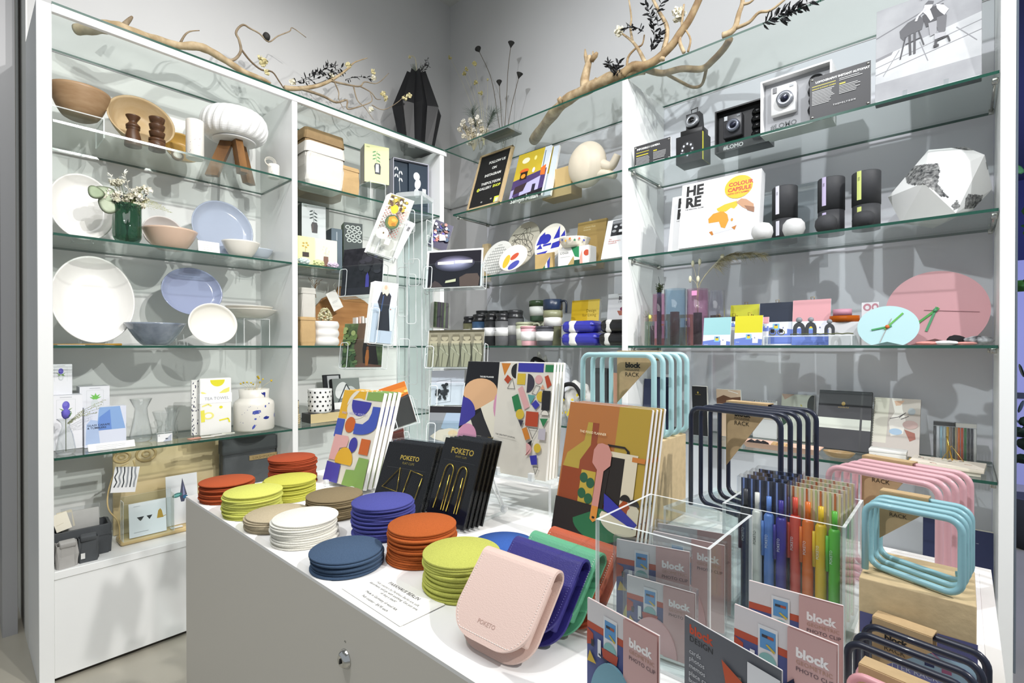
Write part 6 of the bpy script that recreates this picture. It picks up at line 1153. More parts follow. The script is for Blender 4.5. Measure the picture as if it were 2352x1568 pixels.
def calendar(x0, x1, yt, yb, dep, topc, label, pic=True, clipon=True):
    s = S('B', x0, x1, yt, yb, dep, 3); sh = [('r', topc, 0, 0, 100, 66), ('r', '#e8ebf4', 0, 66, 100, 90), ('p', '#6f86d0', [(0, 90), (40, 84), (100, 92), (100, 140), (0, 140)])]
    if pic: sh += [('p', '#7fc0e6', [(42, 72), (62, 72), (62, 92), (42, 92)]), ('r', '#e3c83a', 46, 76, 58, 88), ('r', '#3b4a8a', 48, 74, 56, 79), ('r', '#f2f3f8', 66, 78, 86, 106), ('p', '#7a80a8', [(74, 82), (77, 88), (71, 88)]), ('t', '#e8ebf4', 'block', 6, 104, 6)]
    t = gbox('clip_calendar', label, 'calendar', s.loc, 0, s.w, .004, s.h, P('#eef0f5', .5), None, sh, 8)
    if clipon:
        b = B(); M_ = T(0, s.h*math.sin(R(8)), s.h*math.cos(R(8))-.004, rx=-8); b.prism([(-.012, 0), (.012, 0), (.009, .007), (-.009, .007)], -.005, .008, BRASS, M_)
        for y in (-.008, .010): b.tube([(-.005, y, .006), (-.006, y*1.6, .017), (.006, y*1.6, .017), (.005, y, .006)], .0011, BRASS, 6, T=M_)
        b.obj('bulldog_clip', t)
    return t
calendar(1674, 1741, 698, 788, .15, '#c7c534', 'large chartreuse clip board standing behind the yellow one'); calendar(1742, 1818, 693, 788, .13, '#232c3e', 'large navy clip board standing behind the white riser')
t = calendar(1818, 1906, 686, 788, .12, '#dba0a6', 'large pink clip board behind the riser with dark glasses'); 
calendar(1672, 1690, 726, 788, .07, '#26282e', 'narrow black clip board edge between the light blue and yellow boards')
calendar(1738, 1764, 727, 788, .07, '#dba0a6', 'small pink clip board behind the yellow board', clipon=False)
calendar(1614, 1677, 728, 789, .018, '#9fd0d4', 'small light blue clip board at the front, left of the yellow one'); calendar(1686, 1750, 724, 789, .03, '#dcd428', 'small bright yellow clip board at the front')
s = S('B', 1760, 1962, 770, 789, .06, 3); q = riser('low translucent riser shelf under the sunglasses', s.loc, 0, s.w, .08, s.h)
zr = s.h+s.loc[2]+.001
for i, (x0, x1, yt, dep, lb) in enumerate(((1821, 1850, 730, .045, 'left dark arch earring standing on the riser'), (1849, 1876, 729, .045, 'right dark arch earring standing on the riser'), (1893, 1918, 734, .045, 'small dark arch earring at the right on the riser'))):
    s = S('B', x0, x1, yt, 768, dep); w = s.w*.95; h = s.zt-zr; b = B(); m = P('#45474b', .5)
    b.prism(arc(0, h*.35, w/2, 0, 180, 16, h*.4)+[(-w/2, 0), (-w*.2, 0)]+arc(0, h*.3, w*.2, 180, 0, 10, h*.2)+[(w*.2, 0), (w/2, 0)], -.003, .003, m); b.lathe([(.0001, -.003), (w*.26, -.003), (w*.26, .003), (.0001, .003)], P('#8d9096', .4), 20, T(0, 0, h*.88, rx=90)); b.obj('arch_earring', None, (s.u, BF+dep, zr), 0, label=lb, category='earring')
for i, (x0, x1, lb) in enumerate(((1767, 1782, 'left pair of olive patterned sunglasses lenses on the riser'), (1786, 1802, 'right olive patterned glasses piece on the riser'))):
    s = S('B', x0, x1, 752, 768, .045); b = B(); b.tube([(s.w*.5*math.cos(a), 0, .011+.009*math.sin(a)) for a in [6.28*j/16 for j in range(16)]], .0016, P('#7d7a3a', .4), 6, True); b.box(-.006, -.002, .010, .006, .002, .024, P('#2b2b2d', .4)); b.obj('sunglasses', None, (s.u, BF+.045, zr), 0, label=lb, category='glasses')
b = B(); q0, q1 = ony(1815, 770, .03), ony(1960, 768, .03)
t = thing('glasses_row', 'long wavy tortoiseshell glasses arm lying along the riser front', 'glasses', (0, 0, 0)); b.tube(smooth_path([(q0.x+(q1.x-q0.x)*i/12, BF+.03, zr+.0025+.002*(i % 2)) for i in range(13)], 3), .002, P('#5a5f3c', .4), 6); b.obj('glasses_arm', t)
s = S('B', 1903, 1975, 739, 789, .10, 3); gbox('white_plinth_box', 'white block holding the amber tape ring and pink ring box', 'box', s.loc, 0, s.w, .06, s.h, P('#d9d9db', .5), None, []); z1 = s.loc[2]+s.h+.0006
s = S('B', 1903, 1973, 724, 739, .11); b = B(); b.lathe([(s.w*.45, 0), (s.w/2, 0), (s.w/2, s.h*.95), (s.w*.45, s.h*.95), (s.w*.45, 0)], clear('#c86a1e', 1.5, .02, '#c8661a', 1.5, .6), 40, sy=.8); b.obj('amber_bangle', None, (s.u, BF+.13, z1), 0, label='amber translucent bangle lying on the white block', category='bangle', recalc=True)
z2 = z1+s.h*.95+.0006
s = S('B', 1912, 1956, 708, 724, .12); b = B(); b.lathe([(.0001, 0), (s.w*.5, 0), (s.w*.5, s.h*.95), (.0001, s.h*.95)], P('#c08a9c', .5), 32, sy=.8); b.obj('pink_bangle_box', None, (s.u, BF+.13, z2), 0, label='dusty pink round box on top of the amber bangle', category='box')
s = S('B', 1979, 2019, 694, 789, .2, 3); t = gbox('earring_card', 'white card with two pink hoop earrings behind the light blue clock', 'card', s.loc, 0, s.w, .003, s.h, P('#f0f0f2', .5), None, [('e', '#c9909c', 32, 34, 24, 26), ('e', '#f0f0f2', 32, 36, 12, 14), ('e', '#c9909c', 78, 34, 20, 26), ('e', '#f0f0f2', 78, 36, 10, 14)])
def clock(x0, x1, yt, yb, dep, c, label, folds, hands, pin='#c8642a'):
    s = S('B', x0, x1, yt, yb, dep, 3); rx, rz_ = s.w/2, s.h/2*1.06; m = P(c, .5); t = thing('desk_clock', label, 'clock', s.loc, 0); b = B()
    pts = [(rx*math.sin(a), rz_*.945+rz_*math.cos(a)*1.0) for a in [R(-150+300*i/60) for i in range(61)]]; zb = min(p[1] for p in pts); pts = [(x, z-zb) for x, z in pts]+[(0, rz_*.16)]
    M_ = T(rx=-10); b.prism(pts, 0, .0025, m, M_); b.obj('clock_face', t); b = B(); b.box(-rx*.5, .004, 0, rx*.5, .0055, rz_*.5, m, 0, T(0, .03, 0, rx=12)); b.obj('back_fold', t)
    cz = rz_*.945-zb
    for nm, a, l, cc, w_ in hands: b = B(); b.box(-w_/2, -.0032, -.012 if w_ > .002 else -.03, w_/2, -.0015, l*rz_, P(cc, .5), 0, M_ @ T(0, 0, cz, ry=a)); b.obj(nm, t)
    b = B(); b.lathe([(.0001, .006), (.006, .006), (.006, 0)], P(pin, .4), 16, M_ @ T(0, 0, cz, rx=90)); b.obj('centre_pin', t)
clock(2032, 2277, 614, 789, .17, '#cf9ba0', 'large pink folded-metal clock standing behind the light blue one', 1, (('hour_hand', -162, .55, '#4f9a6a', .007), ('minute_hand', -133, .72, '#4f9f4a', .007), ('second_hand', 95, .8, '#b58890', .0012)), '#4f9a6a')
clock(1968, 2112, 699, 789, .05, '#b2d5d9', 'small light blue folded-metal clock with green hands at the front', 1, (('hour_hand', -103, .62, '#3f9a5e', .005), ('minute_hand', 42, .85, '#5fb04a', .005), ('second_hand', -160, .8, '#b08a80', .001)))
for i, (x0, x1, c, h, dep, lb) in enumerate(((2106, 2160, '#d98f88', .006, .05, 'coral knitted strap lying at the right end'), (2148, 2206, '#ecebeb', .007, .05, 'white folded socks lying at the right end'), (2196, 2250, '#dc9a92', .005, .06, 'salmon band lying beside the white socks'), (2178, 2222, '#1f1f21', .016, .08, 'black eyeglass case lying before the pink clock'), (2216, 2290, '#b9bcbe', .014, .07, 'grey and black patterned scarf bundle by the end panel'))):
    s = S('B', x0, x1, 770, 789, dep, 3); rd = random.Random(i); b = B(); b.ico((0, 0, h*.95), 1, P(c, .85, n=(50, .35) if i == 4 else None, c2='#3a3b3e' if i == 4 else None), 3, (s.w/2, .02, h), .05, True, i); b.obj('soft_accessory', None, (s.u-.004, BF+dep, s.loc[2]+.0005), 0, label=lb, category='accessory')

# shelf 2: notebooks
def nb(name, label, bl, br, tl, d, face, shapes, side='#e9e7e0', cat='notebook', **k): return booklet(name, label, cat, Lean(bl, br, tl, Z2, square='B'), d, P(face, .45), shapes, P(side, .6), **k)
nb('notebook', 'plain black notebook with a small gold seal beside the blue rack', (1586, 1000), (1632, 1000), (1589, 886), .015, '#1e1f22', [('e', '#a8923e', 40, 42, 5, 7), ('t', '#a8923e', 'wonderful', 22, 58, 9)])
nb('notebook', 'brown and blush notebook in clear wrap, left of the spiral notebook', (1640, 1003), (1712, 1003), (1645, 893), .012, '#cdb59c', [('p', '#6a4a38', [(0, 40), (30, 24), (60, 34), (100, 28), (100, 60), (0, 62)]), ('l', '#f2efe8', [(50, 4), (90, 14)], 3)])
nb('spiral_notebook', 'pale spiral notebook with an orange half-moon cover', (1722, 1006), (1790, 1006), (1730, 918), .01, '#e3e3e2', [('l', '#2c2d30', [(4, 2), (4, 7)], 3)]+[('l', '#2c2d30', [(8+7*i, -1), (8+7*i, 5)], 2.4) for i in range(13)]+[('a', '#b3583c', 40, 48, 32, 180, 360), ('r', '#d7c9b6', 0, 66, 100, 84)])
nb('notebook', 'pale mint notebook with a dark leaf and ochre dash at its corner', (1788, 1010), (1868, 1016), (1796, 905), .012, '#d2d6c9', [('e', '#4a4d4c', 96, 34, 16, 34), ('p', '#c9b0a0', [(0, 0), (40, 0), (10, 20)]), ('p', '#2f4a3c', [(0, 80), (20, 66), (30, 90), (10, 110)]), ('l', '#c9bc3a', [(60, 34), (64, 40)], 3)])
nb('notebook', 'large black notebook with an elastic strap, cream paper band and tiny gold emblem', (1876, 1026), (1994, 1047), (1883, 898), .016, '#2a292e', [('r', '#d6d8cc', 0, 64, 100, 88), ('r', '#17171a', 80, 0, 84, 140), ('e', '#b8963e', 48, 30, 3.6, 4.5), ('t', '#b8963e', 'wonderful', 38, 40, 5)], '#1d1c20')
L = Lean((1998, 1045), (2112, 1052), (2009, 915), Z2, square='B')
t = booklet('spiral_notebook', 'spiral notebook with a pale abstract floral cover beside the black banded one', 'notebook', L, .012, P('#c9beb4', .4), [('p', '#ded8c6', [(0, 0), (34, 0), (30, 130), (0, 130)]), ('p', '#f0e9df', [(38, 0), (60, 0), (62, 30), (70, 60), (66, 100), (40, 110), (34, 70), (46, 40)]), ('p', '#e0b79a', [(44, 8), (66, 6), (58, 20), (48, 22)]), ('e', '#a9c3dc', 50, 96, 14, 9), ('e', '#b3b9be', 82, 36, 8, 10), ('p', '#a0543c', [(68, 88), (90, 96), (92, 112), (80, 120)]), ('l', '#3b3232', [(36, 60), (54, 54), (66, 44)], 1.6), ('l', '#3b3232', [(56, 56), (70, 40)], 1.6), ('l', '#3b3232', [(60, 60), (76, 50)], 1.6), ('e', '#c4a49c', 80, 74, 16, 12)], P('#b8a89c', .6))
b = B(); 
for i in range(22): b.tube([(-L.w/2+.004*math.cos(a), .005+.009*math.sin(a), L.h*(.04+.92*i/21)) for a in [6.28*j/10 for j in range(10)]], .0007, STEEL, 4, True)
b.obj('spiral_binding', t)
def penset(x0, x1, yt, yb, label, cols, lid):
    L = Lean((x0, yb-6), (x1, yb), (x0+4, yt), Z2, square='B'); L.h = min(L.h, .135); L.loc.y = min(L.loc.y, BF+.25); w, h = L.w, L.h; t = thing('pencil_set', label, 'pencil set', tuple(L.loc), 0)
    b = B(); b.box(-w/2, -.002, 0, w/2, .026, h, BAGC); b.obj('clear_case', t); b = B(); b.box(-w/2+.001, .001, h*.9, w/2-.001, .024, h-.001, P(lid, .5)); b.obj('header_card', t)
    for i, c in enumerate(cols): b = B(); x = -w/2+w*(i+.5)/len(cols); b.tube([(x, .006, .002), (x, .006, h*.88)], w/len(cols)*.42, P(c, .35), 8); b.obj('pencil', t)
    return t, L
penset(2146, 2196, 954, 1050, 'pencil set in greys and pale blues with one gold pencil', ['#3a3a3c', '#c9ccd0', '#8fb0bc', '#9fb0b4', '#c9a23a', '#8c8078', '#3f4440'], '#2c2d30')
penset(2192, 2242, 956, 1055, 'pencil set in orange, green and black at the right', ['#c9b98a', '#d9702e', '#c8502a', '#3f7a4a', '#33343a', '#3c3d46', '#d9d9d6'], '#d6d4cc')
q = ony(2185, 1005, .12); b = B(); b.tube(smooth_path([(-.03, 0, .01), (0, 0, .07), (.035, 0, .015), (0, 0, .03), (-.03, 0, .01)], 1), .0012, P('#c9a74a', .3, .6), 5); b.tube([(.006, -.004, .004), (-.012, .0, .10)], .0022, BRASS, 6); b.obj('wire_clip_pack', None, (q.x, BF+.15, Z2), 0, label='gold triangular wire clip and slim gold pencil before the pencil sets', category='clip')
s1, s2 = onz(1998, 1049, Z2), onz(2082, 1060, Z2)
t = thing('white_storage_box', 'low white lidded box before the floral spiral notebook', 'box', ((s1.x+s2.x)/2, BF+.165, Z2), 0); w = (s2-s1).length
b = B(); b.box(-w/2, -.03, 0, w/2, .03, .024, P('#e6e3dc', .5), .001); art(b, w, .024, [('e', '#c3b39c', 18, 14, 5, 6)], T(0, -.03, 0)); b.obj('box_base', t); b = B(); b.box(-w/2-.001, -.031, .0245, w/2+.001, .031, .034, P('#efede8', .5), .001); b.obj('box_lid', t)
c1, c2 = onz(1690, 1030, Z2), onz(1878, 1052, Z2)
t = thing('shallow_tray', 'long blush pink tray holding black and tan folded clips', 'tray', ((c1.x+c2.x)/2, BF+.085, Z2), 0); w = abs(c2.x-c1.x)
b = B(); m = P('#dfb9a4', .45); o_, i_ = rrect(-w/2, -.045, w/2, .045, .01), rrect(-w/2+.016, -.03, w/2-.016, .03, .008)
loft(b, [[(x, y, 0) for x, y in i_], [(x, y, .022) for x, y in o_], [(x*.985, y*.96, .022) for x, y in o_], [(x, y, .004) for x, y in i_]], m, smooth=False); b.obj('tray_body', t)
for i, (x, c, lb) in enumerate(((-.11, '#26272c', 'leftmost black folded clip in the blush tray'), (-.085, '#2b2c31', 'black folded clip beside the leftmost one in the tray'), (-.06, '#222327', 'third black folded clip, nearest the tan clips'), (-.02, '#c4a274', 'tan folded clip in the middle of the blush tray'), (.01, '#cdb080', 'second tan folded clip in the tray'))):
    b = B(); b.prism([(-.018, 0), (.018, 0), (.012, .016), (.0, .022), (-.012, .014)], -.01, .01, P(c, .5), T(0, 0, 0, rz=20*i)); b.obj('folded_clip', None, (t.location.x+x, t.location.y+.004*(i % 2), Z2+.005), 0, label=lb, category='clip')
q = onz(1935, 1043, Z2); b = B(); b.lathe(bowl_prof(.10, .022, .5, .003, 2), P('#a58a62', .2, coat=.5), 40, sy=.6); b.obj('glazed_dish', None, (q.x, BF+.07, Z2), 0, label='shallow glossy tan dish before the black banded notebook', category='dish')
c1, c2 = onz(2112, 1085, Z2), onz(2262, 1098, Z2)
for i in range(2):
    t = thing('flat_notebook', ['cream floral notebook lying flat at the right end, top of two', 'gold-edged notebook lying flat beneath the cream floral one'][i], 'notebook', (-.035+.0-.01*i, BF+.105+.002*i, Z2+(.0115 if i == 0 else 0)), -4+3*i)
    b = B(); b.box(-.09, -.065, 0, .09, .065, .011, P('#e6dcc9' if not i else '#e9e2d0', .5), .0012); b.obj('pages', t); g = B(); g.box(-.09, -.065, .0111, .09, .065, .0115, P('#e9dfd0' if not i else '#b8983e', .5))
    if not i:
        rd = random.Random(3)
        for j in range(11):
            x, y = rd.uniform(-.075, .075), rd.uniform(-.05, .05); g.lathe([(.0001, .0118), (rd.uniform(.006, .013), .0116)], P(['#e6c3b0', '#d9d9c3', '#3a3436', '#ead0c0'][j % 4], .5), 14, T(x, y, 0, rz=40*j) @ T(s=(1, .45, 1)))
    g.obj('printed_cover', t)
for i, (bl, br, tl) in enumerate((((1448, 985), (1510, 985), (1456, 868)), ((1474, 985), (1538, 985), (1480, 845)))):
    L = Lean(bl, br, tl, Z2, square='B'); L.loc.y = BF+.13+.06*i; L.loc.x = -1.118+L.w/2+.025*(1-i)*0+.012*i; L.h = min(L.h, .25); booklet('notebook', ['navy cloth notebook seen through the tall blue rack, front one', 'taller navy notebook behind the first one, seen through the blue rack'][i], 'notebook', L, .02, P('#1f2740', .7), [], None, tilt=5)
# deck of the back unit
for i, (bl, br, tl, lb) in enumerate((((2132, 1345), (2200, 1350), (2137, 1182), 'large navy album standing on the lower deck, left of two'), ((2196, 1362), (2272, 1368), (2197, 1208), 'large navy album standing on the lower deck, right end'))):
    L = Lean(bl, br, tl, Z(1)-.004+.0006, square='B'); L.w = .102; L.loc.x -= .002; booklet('album', lb, 'album', L, .02, P('#2a3152', .6), [('r', '#8a8f9a', 60, 40, 66, 42)], P('#c9c5b8', .6), tilt=4)
for i in range(6):
    q = onz(2045+26*(i % 3), 1268, Z(1)); b = B(); b.lathe([(.0001, 0), (.02, 0), (.022, .004), (.022, .024), (.02, .028), (.0001, .028)], P('#e4e2dd', .4), 28); b.obj('white_tin', None, (-.165+.05*(i % 3), BF+.16, Z(1)-.0035+.0285*(i//3)), 0, label='small round white tin stacked on the deck behind the letter rack', category='tin', group='round white tins on the lower deck')

# ================================================================ goods on the counter
FELT = lambda c, d: P(c, .95, n=(1300, .25), b=(1600, .35), spec=.2)
rd = random.Random(17); CH = .0031
def stack(cx, cy, top, c, nm, where, R0=.0485):
    n = max(2, round((top-TZ)/CH)); m = FELT(c, 0); b = B(); t = .0028
    b.lathe([(.0001, 0), (R0-.0006, 0), (R0, .0006), (R0, t-.0006), (R0-.0006, t), (.0001, t)], m, 56); first = None; hsh = (top-TZ)/n
    for i in range(n):
        l = (cx+rd.uniform(-.0026, .0026), cy+rd.uniform(-.0022, .0022), TZ+.0002+hsh*i)
        lab = 'topmost %s felt coaster of the %s' % (nm, where) if i == n-1 else '%s felt coaster inside the %s' % (nm, where)
        if first is None: first = o = b.obj('felt_coaster', None, l, rd.uniform(0, 360), category='coaster', group='%s coasters of the %s' % (nm, where))
        else: o = first.copy(); COL.objects.link(o); o.location = l; o.rotation_euler = (0, 0, rd.uniform(0, 6))
        o['label'] = lab
for a in ((-1.085, .362, .936, '#ad5230', 'rust red', 'stack at the far left corner of the counter'), (-1.10, .500, .957, '#a0482c', 'dark red', 'stack just left of the spiral planner'), (-.958, .362, .939, '#cdcf68', 'lime', 'stack in the front row beside the rust red one'),
          (-1.001, .449, .937, '#c2c054', 'lime', 'stack in the rear row before the dark red one'), (-.859, .362, .921, '#bcae92', 'beige', 'low stack in the front row'), (-.838, .457, .935, '#85765a', 'brown', 'stack in the rear row before the triangle clips'),
          (-.764, .366, .935, '#efece0', 'white', 'stack in the front row'), (-.697, .464, .952, '#50539a', 'violet blue', 'tall stack in the rear row'), (-.631, .362, .922, '#4a5e78', 'slate blue', 'stack nearest the counter edge'), (-.575, .448, .946, '#b9602f', 'orange', 'tall stack behind the paper note'), (-.466, .427, .944, '#c9cc66', 'lime', 'stack beside the pink leather case')): stack(*a)
b = B(); b.lathe([(.0001, 0), (.046, 0), (.047, .001), (.047, .003), (.0001, .0034)], FELT('#3f66b4', 0), 48); q = onz(1168, 1253, TZ)
for i in range(2): b.obj('felt_coaster', None, (q.x, q.y-.010, TZ+.0003+.0037*i), label='%s bright blue felt coaster of the low pile behind the lime stack' % ('lower' if not i else 'upper'), category='coaster')
# paper note
t = thing('paper_note', 'white paper note with printed text lying at the counter edge', 'note', (-.508, .350, TZ+.0004), -1); w, h = .124, .062
b = B(); b.box(-w/2, -h/2, 0, w/2, h/2, .0006, CARD); b.obj('paper', t); g = B(); gr = '#6f6f70'
art(g, w, h, [('t', '#2b2b2c', 'PARKHAUS BERLIN', 50, 13, 6, 'CENTER', .01), ('t', gr, 'Felt coasters by Parkhaus Berlin are soft,', 50, 20, 4.3, 'CENTER'), ('t', gr, 'absorbent, and go with anything. Get just one,', 50, 25, 4.3, 'CENTER'), ('t', gr, 'or buy a stack!', 50, 30, 4.3, 'CENTER'), ('t', gr, 'Made in Germany of wool felt.', 50, 38, 4.3, 'CENTER'), ('t', gr, 'Felt coaster - $4.95 each', 50, 45, 4.3, 'CENTER')], T(0, -h/2, .0006, rx=-90), eps=.00008); g.obj('printed_text', t, recalc=False)

def easel(label, loc, rz, w, h, d=.05, tilt=15, th=.042, lift=.004):
    """clear acrylic easel: two side struts, a front lip block on each"""
    t = thing('acrylic_easel', label, 'display stand', loc, rz)
    for sx in (-1, 1):
        b = B(); x = sx*w*.32; b.box(x-.002, -.012, 0, x+.002, d, lift, ACR, em=AEDGE); b.box(x-.002, 0, lift, x+.002, .004, h*.72, ACR, 0, T(y=th, rx=-tilt), em=AEDGE); b.tube([(x, th+.006+h*.68*math.sin(R(tilt)), h*.68*math.cos(R(tilt))), (x, d, .003)], .0018, AEDGE, 6); b.obj('side_strut', t)
        b = B(); b.box(x-.005, -.014, 0, x+.005, -.006, .014, clear('#f2f6f8', 2, .02, '#ffffff', 1.5, .3), .001); b.obj('lip_block', t)
    return t
def copies(t, n, u, back, step, jit=.0, labels=None, lab=''):
    for i in range(1, n+1):
        q = Vector(t.location)+back*step*i+u*jit*i; r = dup(t, q, rot=t.rotation_euler); r['label'] = labels[i-1] if labels else lab; r['group'] = lab
WPG = P('#f0efec', .5)
def ysc(sh, k):
    o = []
    for s in sh:
        s = list(s)
        if s[0] == 'r': s[3] *= k; s[5] *= k
        elif s[0] in 'pl': s[2] = [(x, y*k) for x, y in s[2]]
        elif s[0] == 'e': s[3] *= k; s[5] *= k
        elif s[0] in 'at': s[3] *= k
        o.append(tuple(s))
    return o
# spiral planner
L = Lean((741, 1103), (837, 1130), (790, 897), TZ+.006); L.w = .140
Y, PK, BL_, OR, GRN, CRM = '#d6a52e', '#d6a3a0', '#3c3a94', '#c0602a', '#7f9f55', '#d9d3c6'
t = booklet('spiral_planner', 'spiral planner with colourful rounded shapes, printed Daily Weekly Monthly', 'planner', L, .009, P(CRM, .35), ysc([('r', Y, 0, 0, 58, 16), ('r', Y, 0, 0, 22, 56), ('a', CRM, 42, 30, 26, 180, 270), ('e', CRM, 44, 34, 26, 20), ('r', GRN, 62, 0, 100, 16), ('r', CRM, 30, 24, 60, 40),
    ('p', BL_, [(28, 18), (76, 20)]+[(76-48*(1-math.cos(R(a)))/2, 22+26*math.sin(R(a))) for a in range(0, 181, 15)]), ('t', '#b9b4d8', 'DAILY · WEEKLY · MONTHLY', 50, 38, 5, 'CENTER'), ('r', '#4053a8', 0, 57, 20, 92), ('e', OR, 36, 66, 13, 15), ('p', '#4053a8', [(82, 27), (100, 27)]+[(100-42*(1-math.cos(R(a))), 60+22*math.sin(R(a))) for a in range(0, 91, 10)]+[(58, 82), (48, 82), (48, 62), (66, 62), (78, 52), (82, 40)]),
    ('p', PK, [(4, 88), (38, 88), (42, 94), (40, 108), (24, 112), (18, 136), (2, 136)]), ('e', BL_, 55, 102, 10, 14), ('p', OR, [(72, 88), (94, 88), (94, 116), (72, 116)]), ('a', Y, 40, 136, 22, 180, 360), ('p', Y, [(18, 134), (62, 134), (60, 140), (20, 140)]), ('p', '#4a48a0', [(0, 140), (36, 142), (38, 200), (0, 200)]), ('p', GRN, [(76, 122), (100, 122), (100, 200), (46, 200), (52, 148), (72, 146)])], L.h/L.w*100/176), WPG)
b = B()
for i in range(30): z = L.h*(.03+.94*i/29); b.tube([(-L.w/2+.0045*math.cos(a), .0045+.0047*math.sin(a), z) for a in [6.283*j/10 for j in range(10)]], .0006, P('#e9e9e9', .3), 4, True)
b.obj('spiral_binding', t); copies(t, 3, L.u, L.back, .0116, .0012, ['second spiral planner right behind the front one', 'third spiral planner behind the front one', 'rearmost spiral planner of the pile'], 'spiral planners on the easel')
easel('clear acrylic easel holding the spiral planners', (*L.loc[:2], TZ+.0003), L.rz, .14, .14, .10, L.tilt, .048)
# wire clip packs
def clip_pack(L, name, label, kind, labels, grp):
    t = booklet(name, label, 'clip pack', L, .0015, P('#121213', .18), [('t', '#b59a3e', 'POKETO', 52, 26, 10 if kind == 't' else 15, 'CENTER', .02), ('t', '#8a7a3a', 'FLAT CLIPS' if kind == 't' else 'SMART CLIPS', 52, 33, 5, 'CENTER'), ('l', '#3a3a3a', [(10, 40), (90, 40)], .5)], P('#0f0f10', .3), prt='card_front')
    b = B(); w, h = L.w, L.h; z = lambda v: h-v*w/100; x = lambda u: -w/2+u*w/100; G_ = P('#cdb14e', .15, 1)
    if kind == 't':
        b.tube([(x(14), -.003, z(72)), (x(40), -.003, z(40)), (x(46), -.003, z(76)), (x(14), -.003, z(72))], .0011, G_, 7); b.obj('triangle_clip', t); b = B(); b.tube([(x(88), -.003, z(46)), (x(62), -.003, z(41)), (x(58), -.003, z(77)), (x(84), -.003, z(82)), (x(88), -.003, z(50))], .0011, G_, 7); b.obj('square_clip', t)
    else:
        for u0 in (22, 56): b = B(); b.tube([(x(u0-6), -.003, z(128)), (x(u0), -.003, z(60))]+[(x(u0+11-11*math.cos(R(a))), -.003, z(60-13*math.sin(R(a)))) for a in range(0, 181, 18)]+[(x(u0+20), -.003, z(128))], .0012, G_, 7); b.tube([(x(u0+14), -.003, z(128)), (x(u0+15), -.003, z(66))], .0011, G_, 7); b.obj('arch_clip', t)
    b = B(); b.box(-w/2-.0015, -.0052, .0, w/2+.0015, .0022, h+.003, FILM); b.obj('clear_sleeve', t); copies(t, 4, L.u, L.back, .0084, .0022, labels, grp)
L = Lean((853, 1157), (966, 1181), (903, 1027), TZ+.005); L.w = .118; L.tilt = min(L.tilt, 24); L.h *= 1.06
nth = ['second', 'third', 'fourth', 'rearmost']
clip_pack(L, 'clip_pack', 'front black card with gold triangle and square wire clips in clear sleeve', 't', ['%s black triangle-and-square clip pack behind the front one' % k for k in nth], 'triangle clip packs')
easel('clear acrylic easel behind the triangle clip packs', (*L.loc[:2], TZ+.0003), L.rz, .10, .09, .10, L.tilt, .045)
L = Lean((975, 1190), (1068, 1221), (1044, 1013), TZ+.005); L.w = .094; L.tilt = 20
clip_pack(L, 'clip_pack', 'front narrow black card with two tall gold arch clips in clear sleeve', 'a', ['%s black arch clip pack behind the front one' % k for k in nth], 'arch clip packs')
t = easel('clear acrylic easel with a round hinge knob holding the arch clip packs', (*L.loc[:2], TZ+.0003), L.rz, .09, .11, .12, L.tilt, .045)
b = B(); b.lathe([(.0001, -.004), (.006, -.004), (.0075, 0), (.006, .004), (.0001, .004)], clear('#eef2f4', 2.4, .02, '#ffffff', 1.5, .35), 16, T(.045, .10, .016, ry=90)); b.obj('hinge_knob', t); b = B(); b.tube([(.045, .06, .10), (.045, .10, .018)], .0018, AEDGE, 6); b.obj('rear_prop', t)
